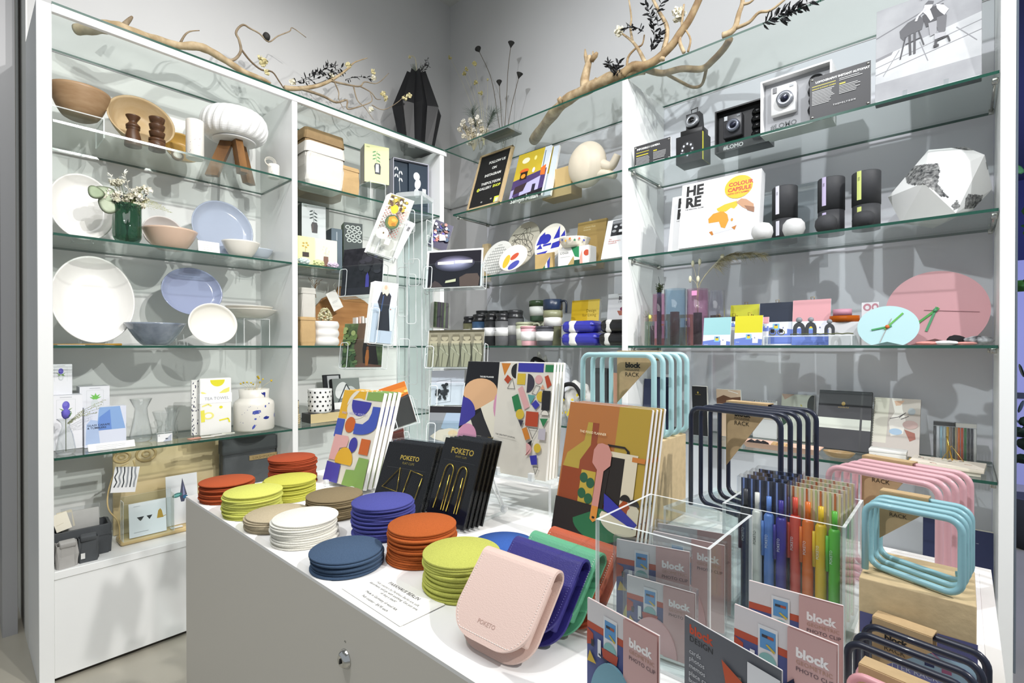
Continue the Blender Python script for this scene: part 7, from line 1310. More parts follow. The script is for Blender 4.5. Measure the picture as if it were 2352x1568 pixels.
# journals on the frosted riser
t = riser('large clear acrylic riser carrying the geometric journals and black arch planners', (-.66, .735, TZ+.0003), 6, .26, .13, .062, .005)
zr = TZ+.063
L = Lean((1126, 1083), (1253, 1107), (1148, 832), zr)
O = lambda *p: ('l', '#3a3a3a', list(p)+[p[0]], .7); D1, RD, YL, PU, GR_, TL_, BK = '#c87d30', '#b0472a', '#cfb13c', '#3c3c9c', '#2f7a4a', '#5b9a94', '#262628'
jr = [('p', D1, [(4, 2), (22, 2), (12, 24)]), ('p', BK, [(34, 2)]+[(34-10*math.sin(R(a)), 15-13*math.cos(R(a))) for a in range(0, 181, 18)]), ('r', PU, 37, 1, 83, 16), ('r', GR_, 86, 3, 100, 15), ('p', RD, [(18, 22), (26, 29), (20, 38), (12, 31)]), ('r', YL, 37, 19, 52, 38), ('p', '#3a3742', [(56, 19)]+[(56+13*math.sin(R(a)), 35-16*math.cos(R(a))) for a in range(0, 181, 15)]), ('e', PK, 76, 28, 6.5, 7.5), ('p', RD, [(86, 23), (92, 20), (99, 36), (92, 42)]), O((28, 28), (34, 46), (20, 46)), O((72, 38), (80, 40), (74, 54), (66, 52)), ('p', '#d9a080', [(84, 36), (88, 44), (80, 44)]),
      ('p', PK, [(40, 46), (48, 40), (64, 74), (55, 80)]), ('p', GR_, [(30, 60), (41, 54), (50, 78), (38, 84)]), ('p', TL_, [(59, 54), (73, 55), (65, 70)]), ('p', YL, [(84, 48)]+[(84-9*math.sin(R(a)), 56-9*math.cos(R(a))) for a in range(0, 181, 18)]), ('r', BK, 85, 46, 99, 78), ('p', PU, [(74, 62), (82, 70), (75, 78), (67, 70)]), ('e', YL, 48, 88, 7.5, 8.5), ('r', RD, 59, 82, 81, 106), ('a', '#3a3a3a', 92, 86, 7.2, 180, 360), ('a', '#dcd6c8', 92, 85.6, 6.4, 180, 360), ('p', GR_, [(84, 92), (98, 91), (91, 105)]), ('p', '#3a3742', [(46, 98), (56, 98), (52, 109)]),
      ('p', D1, [(54, 112), (62, 108), (70, 126), (62, 130)]), O((66, 109), (82, 109), (74, 126)), ('p', BK, [(66, 134), (74, 128), (72, 140)]), ('p', PK, [(64, 136)]+[(64+10*math.sin(R(a)), 144-10*math.cos(R(a))) for a in range(0, 181, 18)]+[(66, 154)]), ('e', YL, 84, 140, 6, 7.5), ('p', PU, [(72, 154), (84, 151), (86, 166), (76, 168)]), ('r', '#b9b2b8', 84, 108, 96, 126), O((80, 170), (88, 170), (84, 182)), ('t', '#2b2b2b', 'THE CREATIVITY JOURNAL', 7, 112, 3.1, 'LEFT', .02, 4)]
t = booklet('journal', 'front cream journal with a dense cone of geometric shapes', 'planner', L, .008, P('#dcd6c8', .3), ysc(jr, L.h/L.w*100/190), WPG); copies(t, 3, L.u, L.back, .0092, .001, ['second geometric-cone journal directly behind the front copy', 'third geometric-cone journal behind the front copy', 'rearmost geometric-cone journal on the riser'], 'geometric journals on the riser')
easel('clear acrylic easel holding the cream geometric journals', (*L.loc[:2], zr+.0003), L.rz, .12, .12, .075, L.tilt, .044)
L2 = Lean((1032, 1036), (1126, 1058), (1073, 831), zr); L2.loc = L.loc-L.u*.122+L.back*.028; L2.w, L2.h, L2.rz, L2.tilt = L.w*1.0, L.h, L.rz-3, 12
t = booklet('planner', 'black planner with arches, bands and pink discs, left of the cream journal', 'planner', L2, .008, P('#1c1c1f', .22), ysc([('p', '#d8ab80', [(0, 64)]+[(38-38*math.cos(R(a)), 60-26*math.sin(R(a))) for a in range(0, 181, 15)]+[(76, 76), (60, 84), (30, 100), (0, 70)]), ('p', '#e0dac6', [(44, 92), (78, 70), (108, 104), (76, 150)]), ('p', '#3b3690', [(0, 74)]+[(34*math.sin(R(a)), 108-34*math.cos(R(a))) for a in range(0, 91, 10)]+[(20, 126), (0, 134)]), ('p', '#2a292b', [(24, 118), (46, 98), (80, 150), (58, 178)]), ('p', '#e0dac6', [(0, 140), (26, 118), (58, 178), (40, 200), (0, 200)]), ('e', '#cf92ac', 22, 152, 22, 26), ('p', '#b4502c', [(0, 156), (14, 178), (18, 200), (0, 200)]), ('p', '#d9b72f', [(56, 182), (80, 150), (100, 172), (100, 200), (60, 200)]), ('p', '#5b9f98', [(80, 150), (100, 126), (100, 172)]), ('e', '#cf92ac', 92, 82, 20, 34), ('p', '#b4502c', [(88, 44), (100, 40), (100, 58)]), ('t', '#efefea', 'THE SELF PLANNER', 40, 27, 3.6, 'LEFT', .02)], L.h/L.w*100/200), WPG)
copies(t, 1, L.u, L.back, .0105, .001, ['second black arch planner standing behind the front copy'], 'black arch planners on the riser')
# food planner
L = Lean((1265, 1234), (1455, 1303), (1311, 924), TZ+.006); DB, CRM2 = '#2a2420', '#d9cdb2'
fd = [('r', '#c67a38', 0, 0, 64, 90), ('r', '#c5a030', 64, 0, 100, 160), ('p', '#c9aa3e', [(28, 30), (34, 30), (36, 66), (24, 92), (24, 110), (2, 110), (6, 84), (26, 60)]), ('p', '#a34a1e', [(34, 30), (42, 30), (42, 60), (50, 80), (52, 112), (24, 110), (24, 92), (35, 66)]), ('r', '#a34a1e', 2, 106, 28, 158), ('r', '#c9aa3e', 28, 106, 46, 158)]+[('e', '#2c5e3e', 32+9*(i % 2), 118+12*i-6*(i % 2), 5, 8, -20+40*(i % 2)) for i in range(4)]+[('p', DB, [(56, 60), (76, 60), (82, 66), (82, 76), (79, 76), (79, 67), (76, 63), (56, 63)]), ('r', CRM2, 54, 70, 92, 78), ('r', DB, 54, 78, 78, 150), ('r', CRM2, 78, 78, 92, 150), ('r', '#c67a38', 86, 73, 100, 80),
      ('r', DB, 0, 156, 100, 222), ('p', DB, [(50, 98), (62, 98), (60, 156), (50, 156)]), ('p', '#2c6a44', [(56, 158)]+[(56+30*math.sin(R(a)), 182-24*math.cos(R(a))) for a in range(270, 90, -15)]+[(100, 160)]), ('p', '#a34a1e', [(78, 146), (84, 134), (90, 146), (90, 170), (80, 166)]), ('p', CRM2, [(88, 150), (94, 138), (100, 146), (100, 176), (86, 172)]), ('a', DB, 84, 138, 6, 180, 360), ('a', DB, 94, 142, 6, 180, 360), ('p', CRM2, [(60, 160)]+[(82-24*math.cos(R(a)), 166+22*math.sin(R(a))) for a in range(0, 181, 15)]), ('p', '#37389a', [(60, 134), (66, 138), (100, 166), (96, 174), (62, 158)]),
      ('p', '#c98c80', [(50, 60), (58, 62), (63, 74), (63, 92), (56, 102), (55, 170), (47, 170), (48, 102), (41, 92), (41, 72), (45, 62)]), ('p', '#d38a3a', [(47.5, 156), (55, 156), (55, 176), (51, 180), (47, 176)]), ('e', DB, 51, 173, 1.8, 1.8), ('t', '#ecdcb8', 'THE FOOD PLANNER', 31, 31, 3.5, 'LEFT', .01, 0)]
t = booklet('planner', 'front kitchen planner with bottle, spoon and pot in orange, mustard and black', 'planner', L, .006, P('#c67a38', .28), ysc(fd, L.h/L.w*100/222), WPG); b = B(); b.box(-L.w/2-.001, -.0016, 0, L.w/2+.001, -.0012, L.h+.003, FILM); b.obj('clear_sleeve', t)
copies(t, 3, L.u, L.back, .0084, .0014, ['second kitchen planner, white edge showing behind the front copy', 'third kitchen planner behind the front copy', 'rearmost kitchen planner of the pile'], 'kitchen planners on the easel')
easel('clear acrylic easel under the kitchen planners', (*L.loc[:2], TZ+.0003), L.rz, .17, .12, .08, L.tilt, .036)

# ---------------------------------------------------------------- leather cases
def case(p, w, rz, c, label, mark=None):
    t = thing('leather_case', label, 'glasses case', p, rz); m = P(c, .42, b=(500, .2), stretch=(1, 3, 1), coat=.1); a = R(43); Lf, rr, th = .080, .0085, .0020
    d, nb = Vector((0, math.sin(a), math.cos(a))), Vector((0, math.cos(a), -math.sin(a))); P0 = Vector((0, 0, .015)); L2 = Lf+.005; LA = math.pi*rr
    def path(s_):      # point and outward normal along front flap, fold, back flap
        if s_ < Lf: return P0+d*s_, -nb
        if s_ < Lf+LA: q = (s_-Lf)/rr; return P0+d*Lf+nb*rr+(-nb*math.cos(q)+d*math.sin(q))*rr, -nb*math.cos(q)+d*math.sin(q)
        return P0+d*(Lf-(s_-Lf-LA))+nb*2*rr, nb
    tot = Lf+LA+L2; cc = .030
    def hw(s_, k=0):
        q = min(s_, tot-s_); return w/2-k-(w*.34*(1-math.sqrt(max(0, 1-((cc-q)/cc)**2))) if q < cc else 0)
    ss = [cc*(1-math.cos(R(9*i))) for i in range(11)]; ss = [x*1.0 for x in ss]+[Lf*.7]+[Lf+LA*i/10 for i in range(11)]+[Lf+LA+L2*.3]+[tot-x for x in ss[::-1]]; ss = sorted(set(round(x, 5) for x in ss)); vs = []; fs = []; n = len(ss)
    for s_ in ss:
        pt, nn = path(s_); h_ = max(hw(s_), .002)
        for x, o_ in ((-h_, 0), (-h_+.001, th), (h_-.001, th), (h_, 0), (h_-.001, -th*.6), (-h_+.001, -th*.6)): vs.append(pt+nn*o_+Vector((x, 0, 0)))
    for i in range(n-1):
        for k in range(6): fs.append((i*6+k, i*6+(k+1) % 6, i*6+6+(k+1) % 6, i*6+6+k))
    fs += [tuple(range(6)), tuple(range((n-1)*6, n*6))]; b = B(); b.add(vs, fs, m, False); b.obj('folded_cover', t)
    b = B(); M_ = Matrix((Vector((1, 0, 0)), nb, d)).transposed().to_4x4(); M_.translation = P0+nb*rr; b.box(-w*.44, -.004, .014, w*.44, .005, Lf*.9, P(c, .65), .002, M_); b.obj('inner_pocket', t)
    st = P('#f3ebe4', .7) if c != '#35307c' else P('#7b78b8', .7); b = B(); pl = []
    N = 60; edge = [(-hw(Lf*(1-i/N), .004), Lf*(1-i/N)) for i in range(N-3)]; edge += [(-x, z) for x, z in edge[::-1]]; edge = [(x, max(z, .0038)) for x, z in edge]
    acc = 0
    for (x0, z0), (x1, z1) in zip(edge, edge[1:]):
        L_ = math.hypot(x1-x0, z1-z0); k = max(1, round(L_/.0032))
        for j in range(k):
            acc += 1; u0, u1 = (j+.15)/k, (j+.8)/k
            if L_/k < .0022 and acc % 2: continue
            q = [P0+d*(z0+(z1-z0)*u)+nb*-(th+.0001)+Vector((x0+(x1-x0)*u, 0, 0)) for u in (u0, u1)]; b.tube(q, .00042, st, 4)
    b.obj('stitching', t)
    if mark: Mf = Matrix((Vector((1, 0, 0)), nb, d)).transposed().to_4x4(); Mf.translation = P0-nb*(th+.0001); g = B(); art(g, w, Lf, [('t', P('#bf9f93', .3), mark, 48, 66, 6, 'CENTER', .01)], Mf); g.obj('embossed_lettering', t, recalc=False)
for x, y, rz, c, lb, mk in ((-.342, .336, 2, '#e2c6ba', 'pale pink leather folding case with white stitching, frontmost of four', 'POKETO'), (-.340, .378, -1, '#35307c', 'dark violet blue leather folding case between the pink and green ones', None), (-.337, .404, -2, '#62ac84', 'green leather folding case behind the violet blue one', None), (-.330, .430, -3, '#b9583a', 'orange-red leather folding case, rear one against the acrylic bin', None)): case((x, y, TZ+.0003), .098, rz, c, lb, mark=mk)
q = Vector((-.292, .470, TZ)); b = B(); b.box(-.02, -.012, .0005, .02, .012, .006, P('#d9c92c', .5), .002, T(rz=25)); b.box(-.012, -.02, .0062, .012, .0, .011, P('#e2d23a', .5), .002, T(rz=50)); b.obj('yellow_ribbon', None, q, label='small crumpled yellow ribbon between the orange case and the acrylic bin', category='ribbon')

# ---------------------------------------------------------------- wire racks and kraft boxes
def rack(name, label, p, w, h, n, pitch, c, rz, cat, words, r=.0046, cr=.014, lw=.5, dt=0):
    t = thing(name, label, cat, p, rz); m = P(c, .35, coat=.2); pts = [(0, 0, .0)]; pts = [(0, 0, r)]
    def corner(cx, cz, a0, y0, y1): return [(cx+cr*math.cos(R(a0-15*i)), y0+(y1-y0)*i/6, cz+cr*math.sin(R(a0-15*i))) for i in range(7)]
    for i in range(n):
        y = i*pitch; pts += corner(cr, h-cr, 180, y, y)+corner(w-cr, h-cr, 90, y, y)+corner(w-cr, cr+r, 0, y, y)
        if i < n-1: pts += corner(cr, cr+r, 270, y+pitch*.85, y+pitch)
    b = B(); b.tube([(x, y, max(z, r)) for x, y, z in pts], r, m, 10); b.obj('wire_coil', t)
    K = P('#bda27a', .8, n=(90, .1)); b = B(); y = pitch*(n-1)*.5; tw = w*lw; x0 = w*.03; M_ = T(x0, y, 0); yl = pitch*(n-1)-pitch*.5; b.prism([(0, h+r+.001), (tw, h+r+.001), (tw, h-.008), (0, h-h*.66)], -.0008, .0008, K, T(x0, yl, 0))
    b.box(0, yl, h+r+.0004, tw, pitch*(n-1)+r*1.1, h+r+.0016, K, 0, T(x0, 0, 0)); b.box(0, pitch*(n-1)+r*1.1, h-.012, tw, pitch*(n-1)+r*1.1+.0012, h+r+.0016, K, 0, T(x0, 0, 0)); b.obj('kraft_label', t)
    g = B(); art(g, tw, h, [('t', '#1c1a18', words[0], 22, 22+dt, 17, 'LEFT', .05), ('t', '#4a4032', words[1], 21, 30+dt, 7.5), ('t', '#3a3226', 'RACK', 21, 43+dt, 14)], T(x0+tw/2, yl-.0009, -r)); g.obj('label_print', t, recalc=False); return t
zk = 1.044
t = thing('kraft_box', 'tall kraft cardboard box under the light blue magazine rack', 'box', (-.445, .81, TZ+.0002), 0); b = B(); b.box(-.075, -.072, 0, .075, .072, zk-TZ-.001, KRAFT, .0015); b.obj('box_body', t)
rack('magazine_rack', 'light blue wire magazine rack on the tall kraft box', (-.500, .745, zk), .135, .142, 5, .032, '#acd3d7', 0, 'magazine rack', ('block', 'MAGAZINE'), .0045, lw=.6, dt=4)
riser('clear acrylic riser under the navy magazine rack', (-.245, .775, TZ+.0003), -8, .15, .16, .062)
rack('magazine_rack', 'navy wire magazine rack on a clear riser, middle of the three large racks', (-.298, .728, TZ+.0635), .130, .147, 5, .025, '#1f2538', -12, 'magazine rack', ('block', 'MAGAZINE'), .0033)
rack('magazine_rack', 'pink wire magazine rack standing on the counter behind the letter racks', (-.130, .768, TZ+.0003), .116, .143, 5, .024, '#dcabb2', -16, 'magazine rack', ('block', 'MAGAZINE'), .0037)
zk2 = .992; t = thing('letter_rack_box', 'kraft box with a violet and aqua printed side under the light blue letter rack', 'box', (-.029, .548, TZ+.0002), 0)
b = B(); b.box(-.040, 0, 0, .0385, .085, zk2-TZ-.001, KRAFT, .001); b.obj('box_body', t); g = B()
art(g, .0785, .0905, [('r', '#5c5f8c', 0, 38, 100, 62), ('r', '#a9c9dc', 0, 62, 100, 84), ('r', '#8f93c8', 0, 84, 100, 104), ('r', '#a9854a', 0, 104, 100, 116), ('l', '#c08aa8', [(40, 66), (60, 58), (78, 70)], 1.4), ('r', '#2f3a66', 58, 68, 66, 76), ('r', '#b06a8c', 72, 70, 80, 78), ('t', '#e9eef6', 'LETTER RACK', 20, 90, 8)], T(0, -.0003, 0)); g.obj('printed_side', t, recalc=False)
rack('letter_rack', 'light blue wire letter rack on the kraft box', (-.066, .562, zk2+.0003), .067, .064, 4, .016, '#90bfc8', -7, 'letter rack', ('block', 'LETTER'), .0028, .010, .55)
rack('letter_rack', 'navy wire letter rack standing on the counter before the kraft box', (-.068, .483, TZ+.0003), .074, .062, 4, .020, '#1d2233', -10, 'letter rack', ('block', 'LETTER'), .0029, .010, .55)
rack('letter_rack', 'pink wire letter rack at the lower right edge of the picture', (-.066, .402, TZ+.0003), .072, .062, 4, .018, '#d9a0a6', -10, 'letter rack', ('block', 'LETTER'), .0028, .010, .55)

# ---------------------------------------------------------------- acrylic bins
def bin_(label, x0, y0, x1, y1, h, z=TZ+.0003, k=.003):
    t = thing('acrylic_bin', label, 'display bin', (x0, y0, z), 0); w, d = x1-x0, y1-y0
    for nm, a in (('front_wall', (0, 0, k, w, k, h)), ('back_wall', (0, d-k, k, w, d, h)), ('end_wall', (0, k, k, k, d-k, h)), ('end_wall', (w-k, k, k, w, d-k, h)), ('bin_floor', (0, 0, 0, w, d, k))): b = B(); b.box(*a, ACR, em=AEDGE); b.obj(nm, t)
bin_('open clear acrylic bin full of pink photo clip packets', -.276, .434, -.161, .553, .125); bin_('open clear acrylic bin holding the pen sets', -.199, .5735, -.083, .692, .125)
CARDP = '#c9a4a0'
def clipcard(tl, tr, z, label, disc=None, bag=True, d=.0012, zb=TZ+.004, dark=False, shape='disc'):
    p, q = onz(*tl, z), onz(*tr, z); u = q-p; w = u.length; rz = math.degrees(math.atan2(u.y, u.x)); h = z-zb; m = (p+q)/2; H = h/w*100
    if dark: sh = [('t', '#b8472c', 'block', 6, 14, 12, 'LEFT', .04), ('t', '#2b2c2e', 'DESIGN', 6, 22, 8)]+[('t', '#c3c6ca', s_, 6, 34+7*i, 6.5) for i, s_ in enumerate(('cards', 'photos', 'memos', 'place cards', 'business cards', 'postcards', 'artwork', 'name cards'))]+[('r', '#d9dadc', 70, 8, 100, H), ('p', '#6f5c50', [(48, 30), (64, 26), (68, 90), (44, 90)]), ('p', '#b8502e', [(44, 20), (76, 34), (52, 56)]), ('p', '#d3a39a', [(30, 80), (56, 62), (70, 96), (30, 100)]), ('r', '#5f96ac', 74, 30, 98, 44), ('e', '#3a3c3e', 86, 52, 12, 12)]
    else:
        sh = [('r', '#d6d2d2', 0, 0, 56, H), ('p', '#b8523a', [(0, 26), (56, 26), (56, 40), (0, 36)]), ('r', '#4d5587', 0, 34, 56, H), ('a', '#b04a34', 2, 44, 8, 0, 180), ('p', '#b04a34', [(0, 34), (10, 38), (10, 50), (0, 54)]), ('r', '#dedfe0', 26, 10, 46, 50), ('r', '#5d96c8', 28, 14, 44, 34), ('r', '#3a3a40', 30, 19, 36, 22), ('r', '#a8553e', 36, 19, 42, 22), ('p', '#c9b24a', [(36, 28), (44, 33), (42, 35), (34, 29)]), ('a', '#84b5b2', 36, 46, 9, 180, 360), ('p', '#b04a34', [(24, 47), (48, 47), (46, 58), (26, 58)]), ('r', '#e2e3e4', 18, 40, 23, 60), ('r', '#2a2b30', 8, 44, 12, 52), ('p', '#c9a93a', [(6, 58), (16, 70), (2, 72)]), ('l', '#2b2f4a', [(20, 56), (54, 68)], 2), ('r', CARDP, 56, 0, 100, H),
              ('t', '#f0ecea', 'block', 64, 26, 13, 'LEFT', .045), ('t', '#b58f7c', 'GEOMETRIC', 64, 33, 6), ('t', '#5a4a52', 'PHOTO CLIP', 64, 40, 6)]
    t = gbox('photo_clip_pack', label, 'photo clip', (m.x, m.y, zb), rz, w, d, h, P('#5d6066' if dark else CARDP, .45), P('#e6e2e0', .6), sh, prt='printed_card')
    if disc:
        b = B(); m_ = P(disc, .45, .1)
        if shape == 'disc': b.prism([(w*.34*math.cos(R(a)), h*.02+h*.48*math.sin(R(a))) for a in range(0, 181, 8)], -.004, -.002, m_, T(-w*.08, 0, 0))
        else: b.prism([(-w*.12, 0), (w*.3, 0), (w*.12, h*.62), (-w*.02, h*.5)], -.004, -.002, m_)
        b.obj('metal_clip', t)
    if bag: b = B(); b.box(-w/2-.002, -.0055, 0, w/2+.002, .0018, h+.004, BAGC); b.obj('clear_bag', t)
    return t
clipcard((1416, 1236), (1585, 1267), 1.0, 'photo clip packet with a yellow disc, upper front one in the bin', '#cfc22f'); clipcard((1440, 1318), (1598, 1362), .972, 'photo clip packet with a large pink disc, frontmost in the bin', '#d7a6a4')
clipcard((1500, 1218), (1665, 1252), .995, 'photo clip packet leaning right, third from the front of the bin', '#d7a6a4'); clipcard((1510, 1200), (1680, 1228), .993, 'rearmost photo clip packet in the bin', None)
t = clipcard((1350, 1370), (1515, 1459), .988, 'photo clip card with a pale teal disc standing before the bin, far left', '#6f9cac', False)
clipcard((1573, 1411), (1797, 1539), .984, 'dark grey photo clip card with orange triangle and white text list', None, False, dark=True)
clipcard((1687, 1385), (1926, 1480), .998, 'photo clip card with a navy triangular clip, standing at front right', '#1d2340', False, shape='tri'); clipcard((1720, 1331), (1938, 1390), 1.0, 'photo clip card with a yellow disc edge, behind the navy clip one', '#cfc22f', False)
# pens
def pens(tl, tr, z, label, cols, stripes, n, grp, labels):
    p, q = onz(*tl, z), onz(*tr, z); u = (q-p); w = u.length; u.normalize(); m = (p+q)/2; y0 = max(m.y, .585); m.y = y0; zb = TZ+.004; h = z-zb; t = thing('pen_set', label, 'pen set', (m.x, m.y, zb), math.degrees(math.atan2(u.y, u.x))*.3, grp)
    b = B(); b.box(-w/2, .006, 0, w/2, .007, h, P(stripes[0], .5)); art(b, w, h, [('r', stripes[1+i % (len(stripes)-1)], 4+9*i, 0, 8+9*i, 300) for i in range(11)], T(0, .0058, 0)); b.obj('striped_card', t)
    for i, c in enumerate(cols):
        x = -w/2+w*(i+.55)/len(cols); hh = h*(.93-.015*i); r = w/len(cols)*.43; mm = P(c, .35, coat=.2); pn = B(); pn.tube([(x, -.001, .001), (x, -.001, hh*.05), (x, -.001, hh*.84), (x, -.001, hh*.86)], [r*.5, r, r*1.02, r*.75], mm, 12); pn.tube([(x, -.001, hh*.86), (x, -.001, hh)], r*.5, mm, 10); o = pn.obj('pen', t)
        c_ = B(); c_.tube([(x-r*1.1, -.002-r*.4, hh*.80), (x-r*1.1, -.002-r*.4, hh*.52)], r*.32, mm, 8); c_.obj('pen_clip', o)
        g = B(); art(g, hh*.2, r, [('t', '#e9e9e9' if c != '#e6e4da' else '#333333', 'POKETO', 4, 10, 14, 'LEFT')], T(x+r*.35, -.0012-r, hh*.68, ry=-90)); g.obj('pen_lettering', o, recalc=False)
    b = B(); b.box(-w/2-.001, -.009, 0, w/2+.001, .008, h+.004, FILM); b.obj('clear_pouch', t)
    for i in range(1, n): r_ = dup(t, Vector(t.location)+Vector((.001*i, .0185*i, 0)), rot=t.rotation_euler, label=labels[i-1])
    return t
k = ['second', 'third', 'rearmost']
pens((1698, 1100), (1808, 1112), 1.052, 'front set of black, white and blue pens in a clear pouch', ['#3a3b3f', '#e6e4da', '#5f86cc', '#3a2f90'], ['#3f4456', '#7f93c8', '#2c2d38'], 4, 'dark and blue pen sets', ['%s set of black, white and blue pens in the pouch row' % s for s in k])
pens((1814, 1116), (1930, 1140), 1.049, 'front set of red, orange, yellow and green pens in a clear pouch', ['#d9503c', '#df6f1e', '#e2bb22', '#5cb53c'], ['#e9dcc0', '#c9703a', '#e6cf8a', '#b9c88a'], 4, 'warm coloured pen sets', ['%s set of red, orange, yellow and green pens in the pouch row' % s for s in k])

# ================================================================ postcard spinner behind the planners
SX, SY, SRZ = -1.115, .845, 28; ZS = 1.612
t = thing('postcard_spinner', 'clear acrylic revolving postcard rack with a square capped column', 'card rack', (SX, SY, TZ+.0003), SRZ)
a = .036; b = B(); H = ZS-TZ; b.lathe([(.0001, 0), (.075, 0), (.075, .006), (.0001, .006)], ACR, 40); b.obj('round_base', t)
for i in range(4):
    b = B(); b.box(-a, -a, .007, a, -a+.002, H-.012, ACR, 0, T(rz=90*i), em=AEDGE); b.obj('column_wall', t)
    b = B(); b.tube([(-a, -a, .007), (-a, -a, H-.012)], .0016, AEDGE, 6, T=T(rz=90*i)); b.obj('column_edge', t)
b = B(); b.prism([(-a-.002, H-.012), (a+.002, H-.012), (a+.002, H-.002), (a*.8, H), (-a*.8, H), (-a-.002, H-.002)], -a-.002, a+.002, clear('#eef2f2', 1.5, .02, '#f4f6f6', 1.5, .3)); b.obj('column_cap', t)
CUR = Matrix.Translation((SX, SY, TZ)) @ Matrix.Rotation(R(SRZ), 4, 'Z'); CINV = CUR.inverted()
def wire(pts, par=t, nm='pocket_outline'): b = B(); b.tube(pts, .0011, AEDGE, 5, True); b.obj(nm, par)
for i, (x, z, w, h) in enumerate(((.0, .52, .03, .10), (-.014, .38, .026, .13), (.012, .36, .026, .13), (-.012, .22, .03, .10), (.014, .20, .026, .10), (-.012, .06, .03, .12), (.012, .05, .026, .11), (.0, .60, .04, .06), (.02, .46, .03, .07))):
    wire([(x+u, -a-.006-.004*(i % 3), z+v) for u, v in rrect(-w/2, 0, w/2, h, .006, 3)]); wire([(a+.006, -x+u, z-.02+v) for u, v in rrect(-w/2, 0, w/2, h, .006, 3)])
def card(quad, off, frz, label, face, shapes, n=4, tilt=10, ph='P', name='postcard', shift=0, pocket=True):
    """card stack in a pocket: quad = pixels TL TR BR BL on a leaning plane turned frz and off metres before the column"""
    rz = R(frz); nv = Vector((math.sin(rz), -math.cos(rz), 0)); u = Vector((math.cos(rz), math.sin(rz), 0)); up = (Vector((0, 0, 1))*math.cos(R(tilt))-nv*math.sin(R(tilt))); n_ = u.cross(up)
    P0 = Vector((SX, SY, 1.2))+nv*off; pts = []
    for q in quad: d = ray(*q); k = (P0-EYE).dot(n_)/d.dot(n_); pts.append(EYE+d*k)
    tl, tr, br, bl = pts; ux = ((tr-tl)+(br-bl)).normalized(); w = ((tr-tl).length+(br-bl).length)/2; h = ((tl-bl).length+(tr-br).length)/2; uz = n_.cross(ux)*-1; uz = uz if uz.z > 0 else -uz; c = sum(pts, Vector())/4-uz*h/2
    yv = -(ux.cross(uz))*-1; yv = uz.cross(ux); M_ = Matrix((ux, yv, uz)).transposed().to_4x4(); M_.translation = c
    for i in range(n):
        o = thing(name, label if i == 0 else 'copy behind the '+' '.join(label.split(',')[0].split()[:9]), 'postcard', (0, 0, 0), group=None if n == 1 or i == 0 else 'duplicates of '+label.split(',')[0]); o.matrix_world = M_ @ Matrix.Translation((-.0025*i, .004*i, 0))
        b = B(); b.box(-w/2, 0, 0, w/2, .0012, h, CARD); b.obj('paper', o)
        if i == 0: g = B(); g.box(-w/2+.0002, -.0004, .0002, w/2-.0002, -.0001, h-.0002, face); art(g, w, h, shapes, T(0, -.0004, 0)); g.obj('picture', o)
    if pocket:
        ML = CINV @ M_; b = B(); pw = w*1.06; b.box(-pw/2, -.006, -.003, pw/2, -.0045, h*.62, ACR, 0, ML, em=AEDGE); b.box(-pw/2, -.006, -.0045, pw/2, .022, -.003, ACR, 0, ML, em=AEDGE); b.obj('clear_pocket', t)
        wire([ML @ Vector((x, -.0065, z)) for x, z in rrect(-pw/2, -.004, -pw/2+.022, h*.55, .006, 3)]); wire([ML @ Vector((pw/2, y, z)) for y, z in rrect(-.005, -.004, .022, h*.62, .005, 3)])
W = '#f0f0f0'
def ell(c, n, x0, y0, x1, y1, r0, r1, sd): rd = random.Random(sd); return [('e', c[i % len(c)], rd.uniform(x0, x1), rd.uniform(y0, y1), rd.uniform(r0, r1), rd.uniform(r0, r1)) for i in range(n)]
card(((894, 436), (947, 466), (905, 590), (849, 583)), .15, 50, 'food postcard, picnic cloth with a roast chicken and lemons', P('#e6ded6', .35), [('r', '#8f8440', 6, 4, 62, 50)]+[('r', '#b0453c', 6+7*i, 60+7*j, 9.5+7*i, 63.5+7*j) for i in range(12) for j in range(18) if (i+j) % 2 == 0]+ell(['#4a3424', '#7a6a34', '#e6e0d4', '#5c4030', '#b9a23c'], 30, 18, 22, 82, 74, 4, 9, 2)+[('e', '#d9c42a', 46, 72, 14, 19), ('e', '#3f5a44', 54, 126, 28, 31), ('e', '#5f6a3a', 54, 126, 24, 26), ('p', '#c08a2c', [(36, 110), (56, 98), (74, 112), (72, 138), (50, 146), (40, 136)]), ('e', '#d9a848', 58, 116, 10, 7), ('e', '#a8701e', 62, 134, 9, 7), ('e', '#dcdad8', 34, 182, 24, 24), ('e', '#c4c0ba', 34, 182, 16, 16), ('e', '#6a5838', 38, 180, 3, 4), ('r', '#efeae0', 54, 196, 74, 222), ('l', '#8a8a84', [(57, 202), (70, 202)], 1), ('l', '#8a8a84', [(57, 208), (70, 208)], 1)], 6)
card(((925, 500), (946, 512), (920, 597), (900, 590)), .138, 50, 'white-backed postcard with a barcode, half behind the food card', P('#ececf0', .5), [('r', '#2b2b2c', 56, 40+4*i, 78, 42+4*i) for i in range(1, 12)][:0]+[('r', '#2b2b2c', 50, 60+5*i, 76, 62+5*i+i % 2) for i in range(10)], 1, pocket=False)
card(((785, 574), (879, 566), (880, 673), (788, 679)), .07, SRZ, 'dark cave postcard with a tiny violet figure', P('#1a1a1e', .25, n=(60, .5), c2='#2c2b30'), ell(['#2a2a2e', '#202024', '#33323a'], 16, 46, 20, 90, 60, 5, 12, 4)+[('p', '#4a46a0', [(60, 66), (64, 58), (68, 68), (69, 92), (60, 92)]), ('r', '#25242c', 0, 92, 100, 130)], 3)
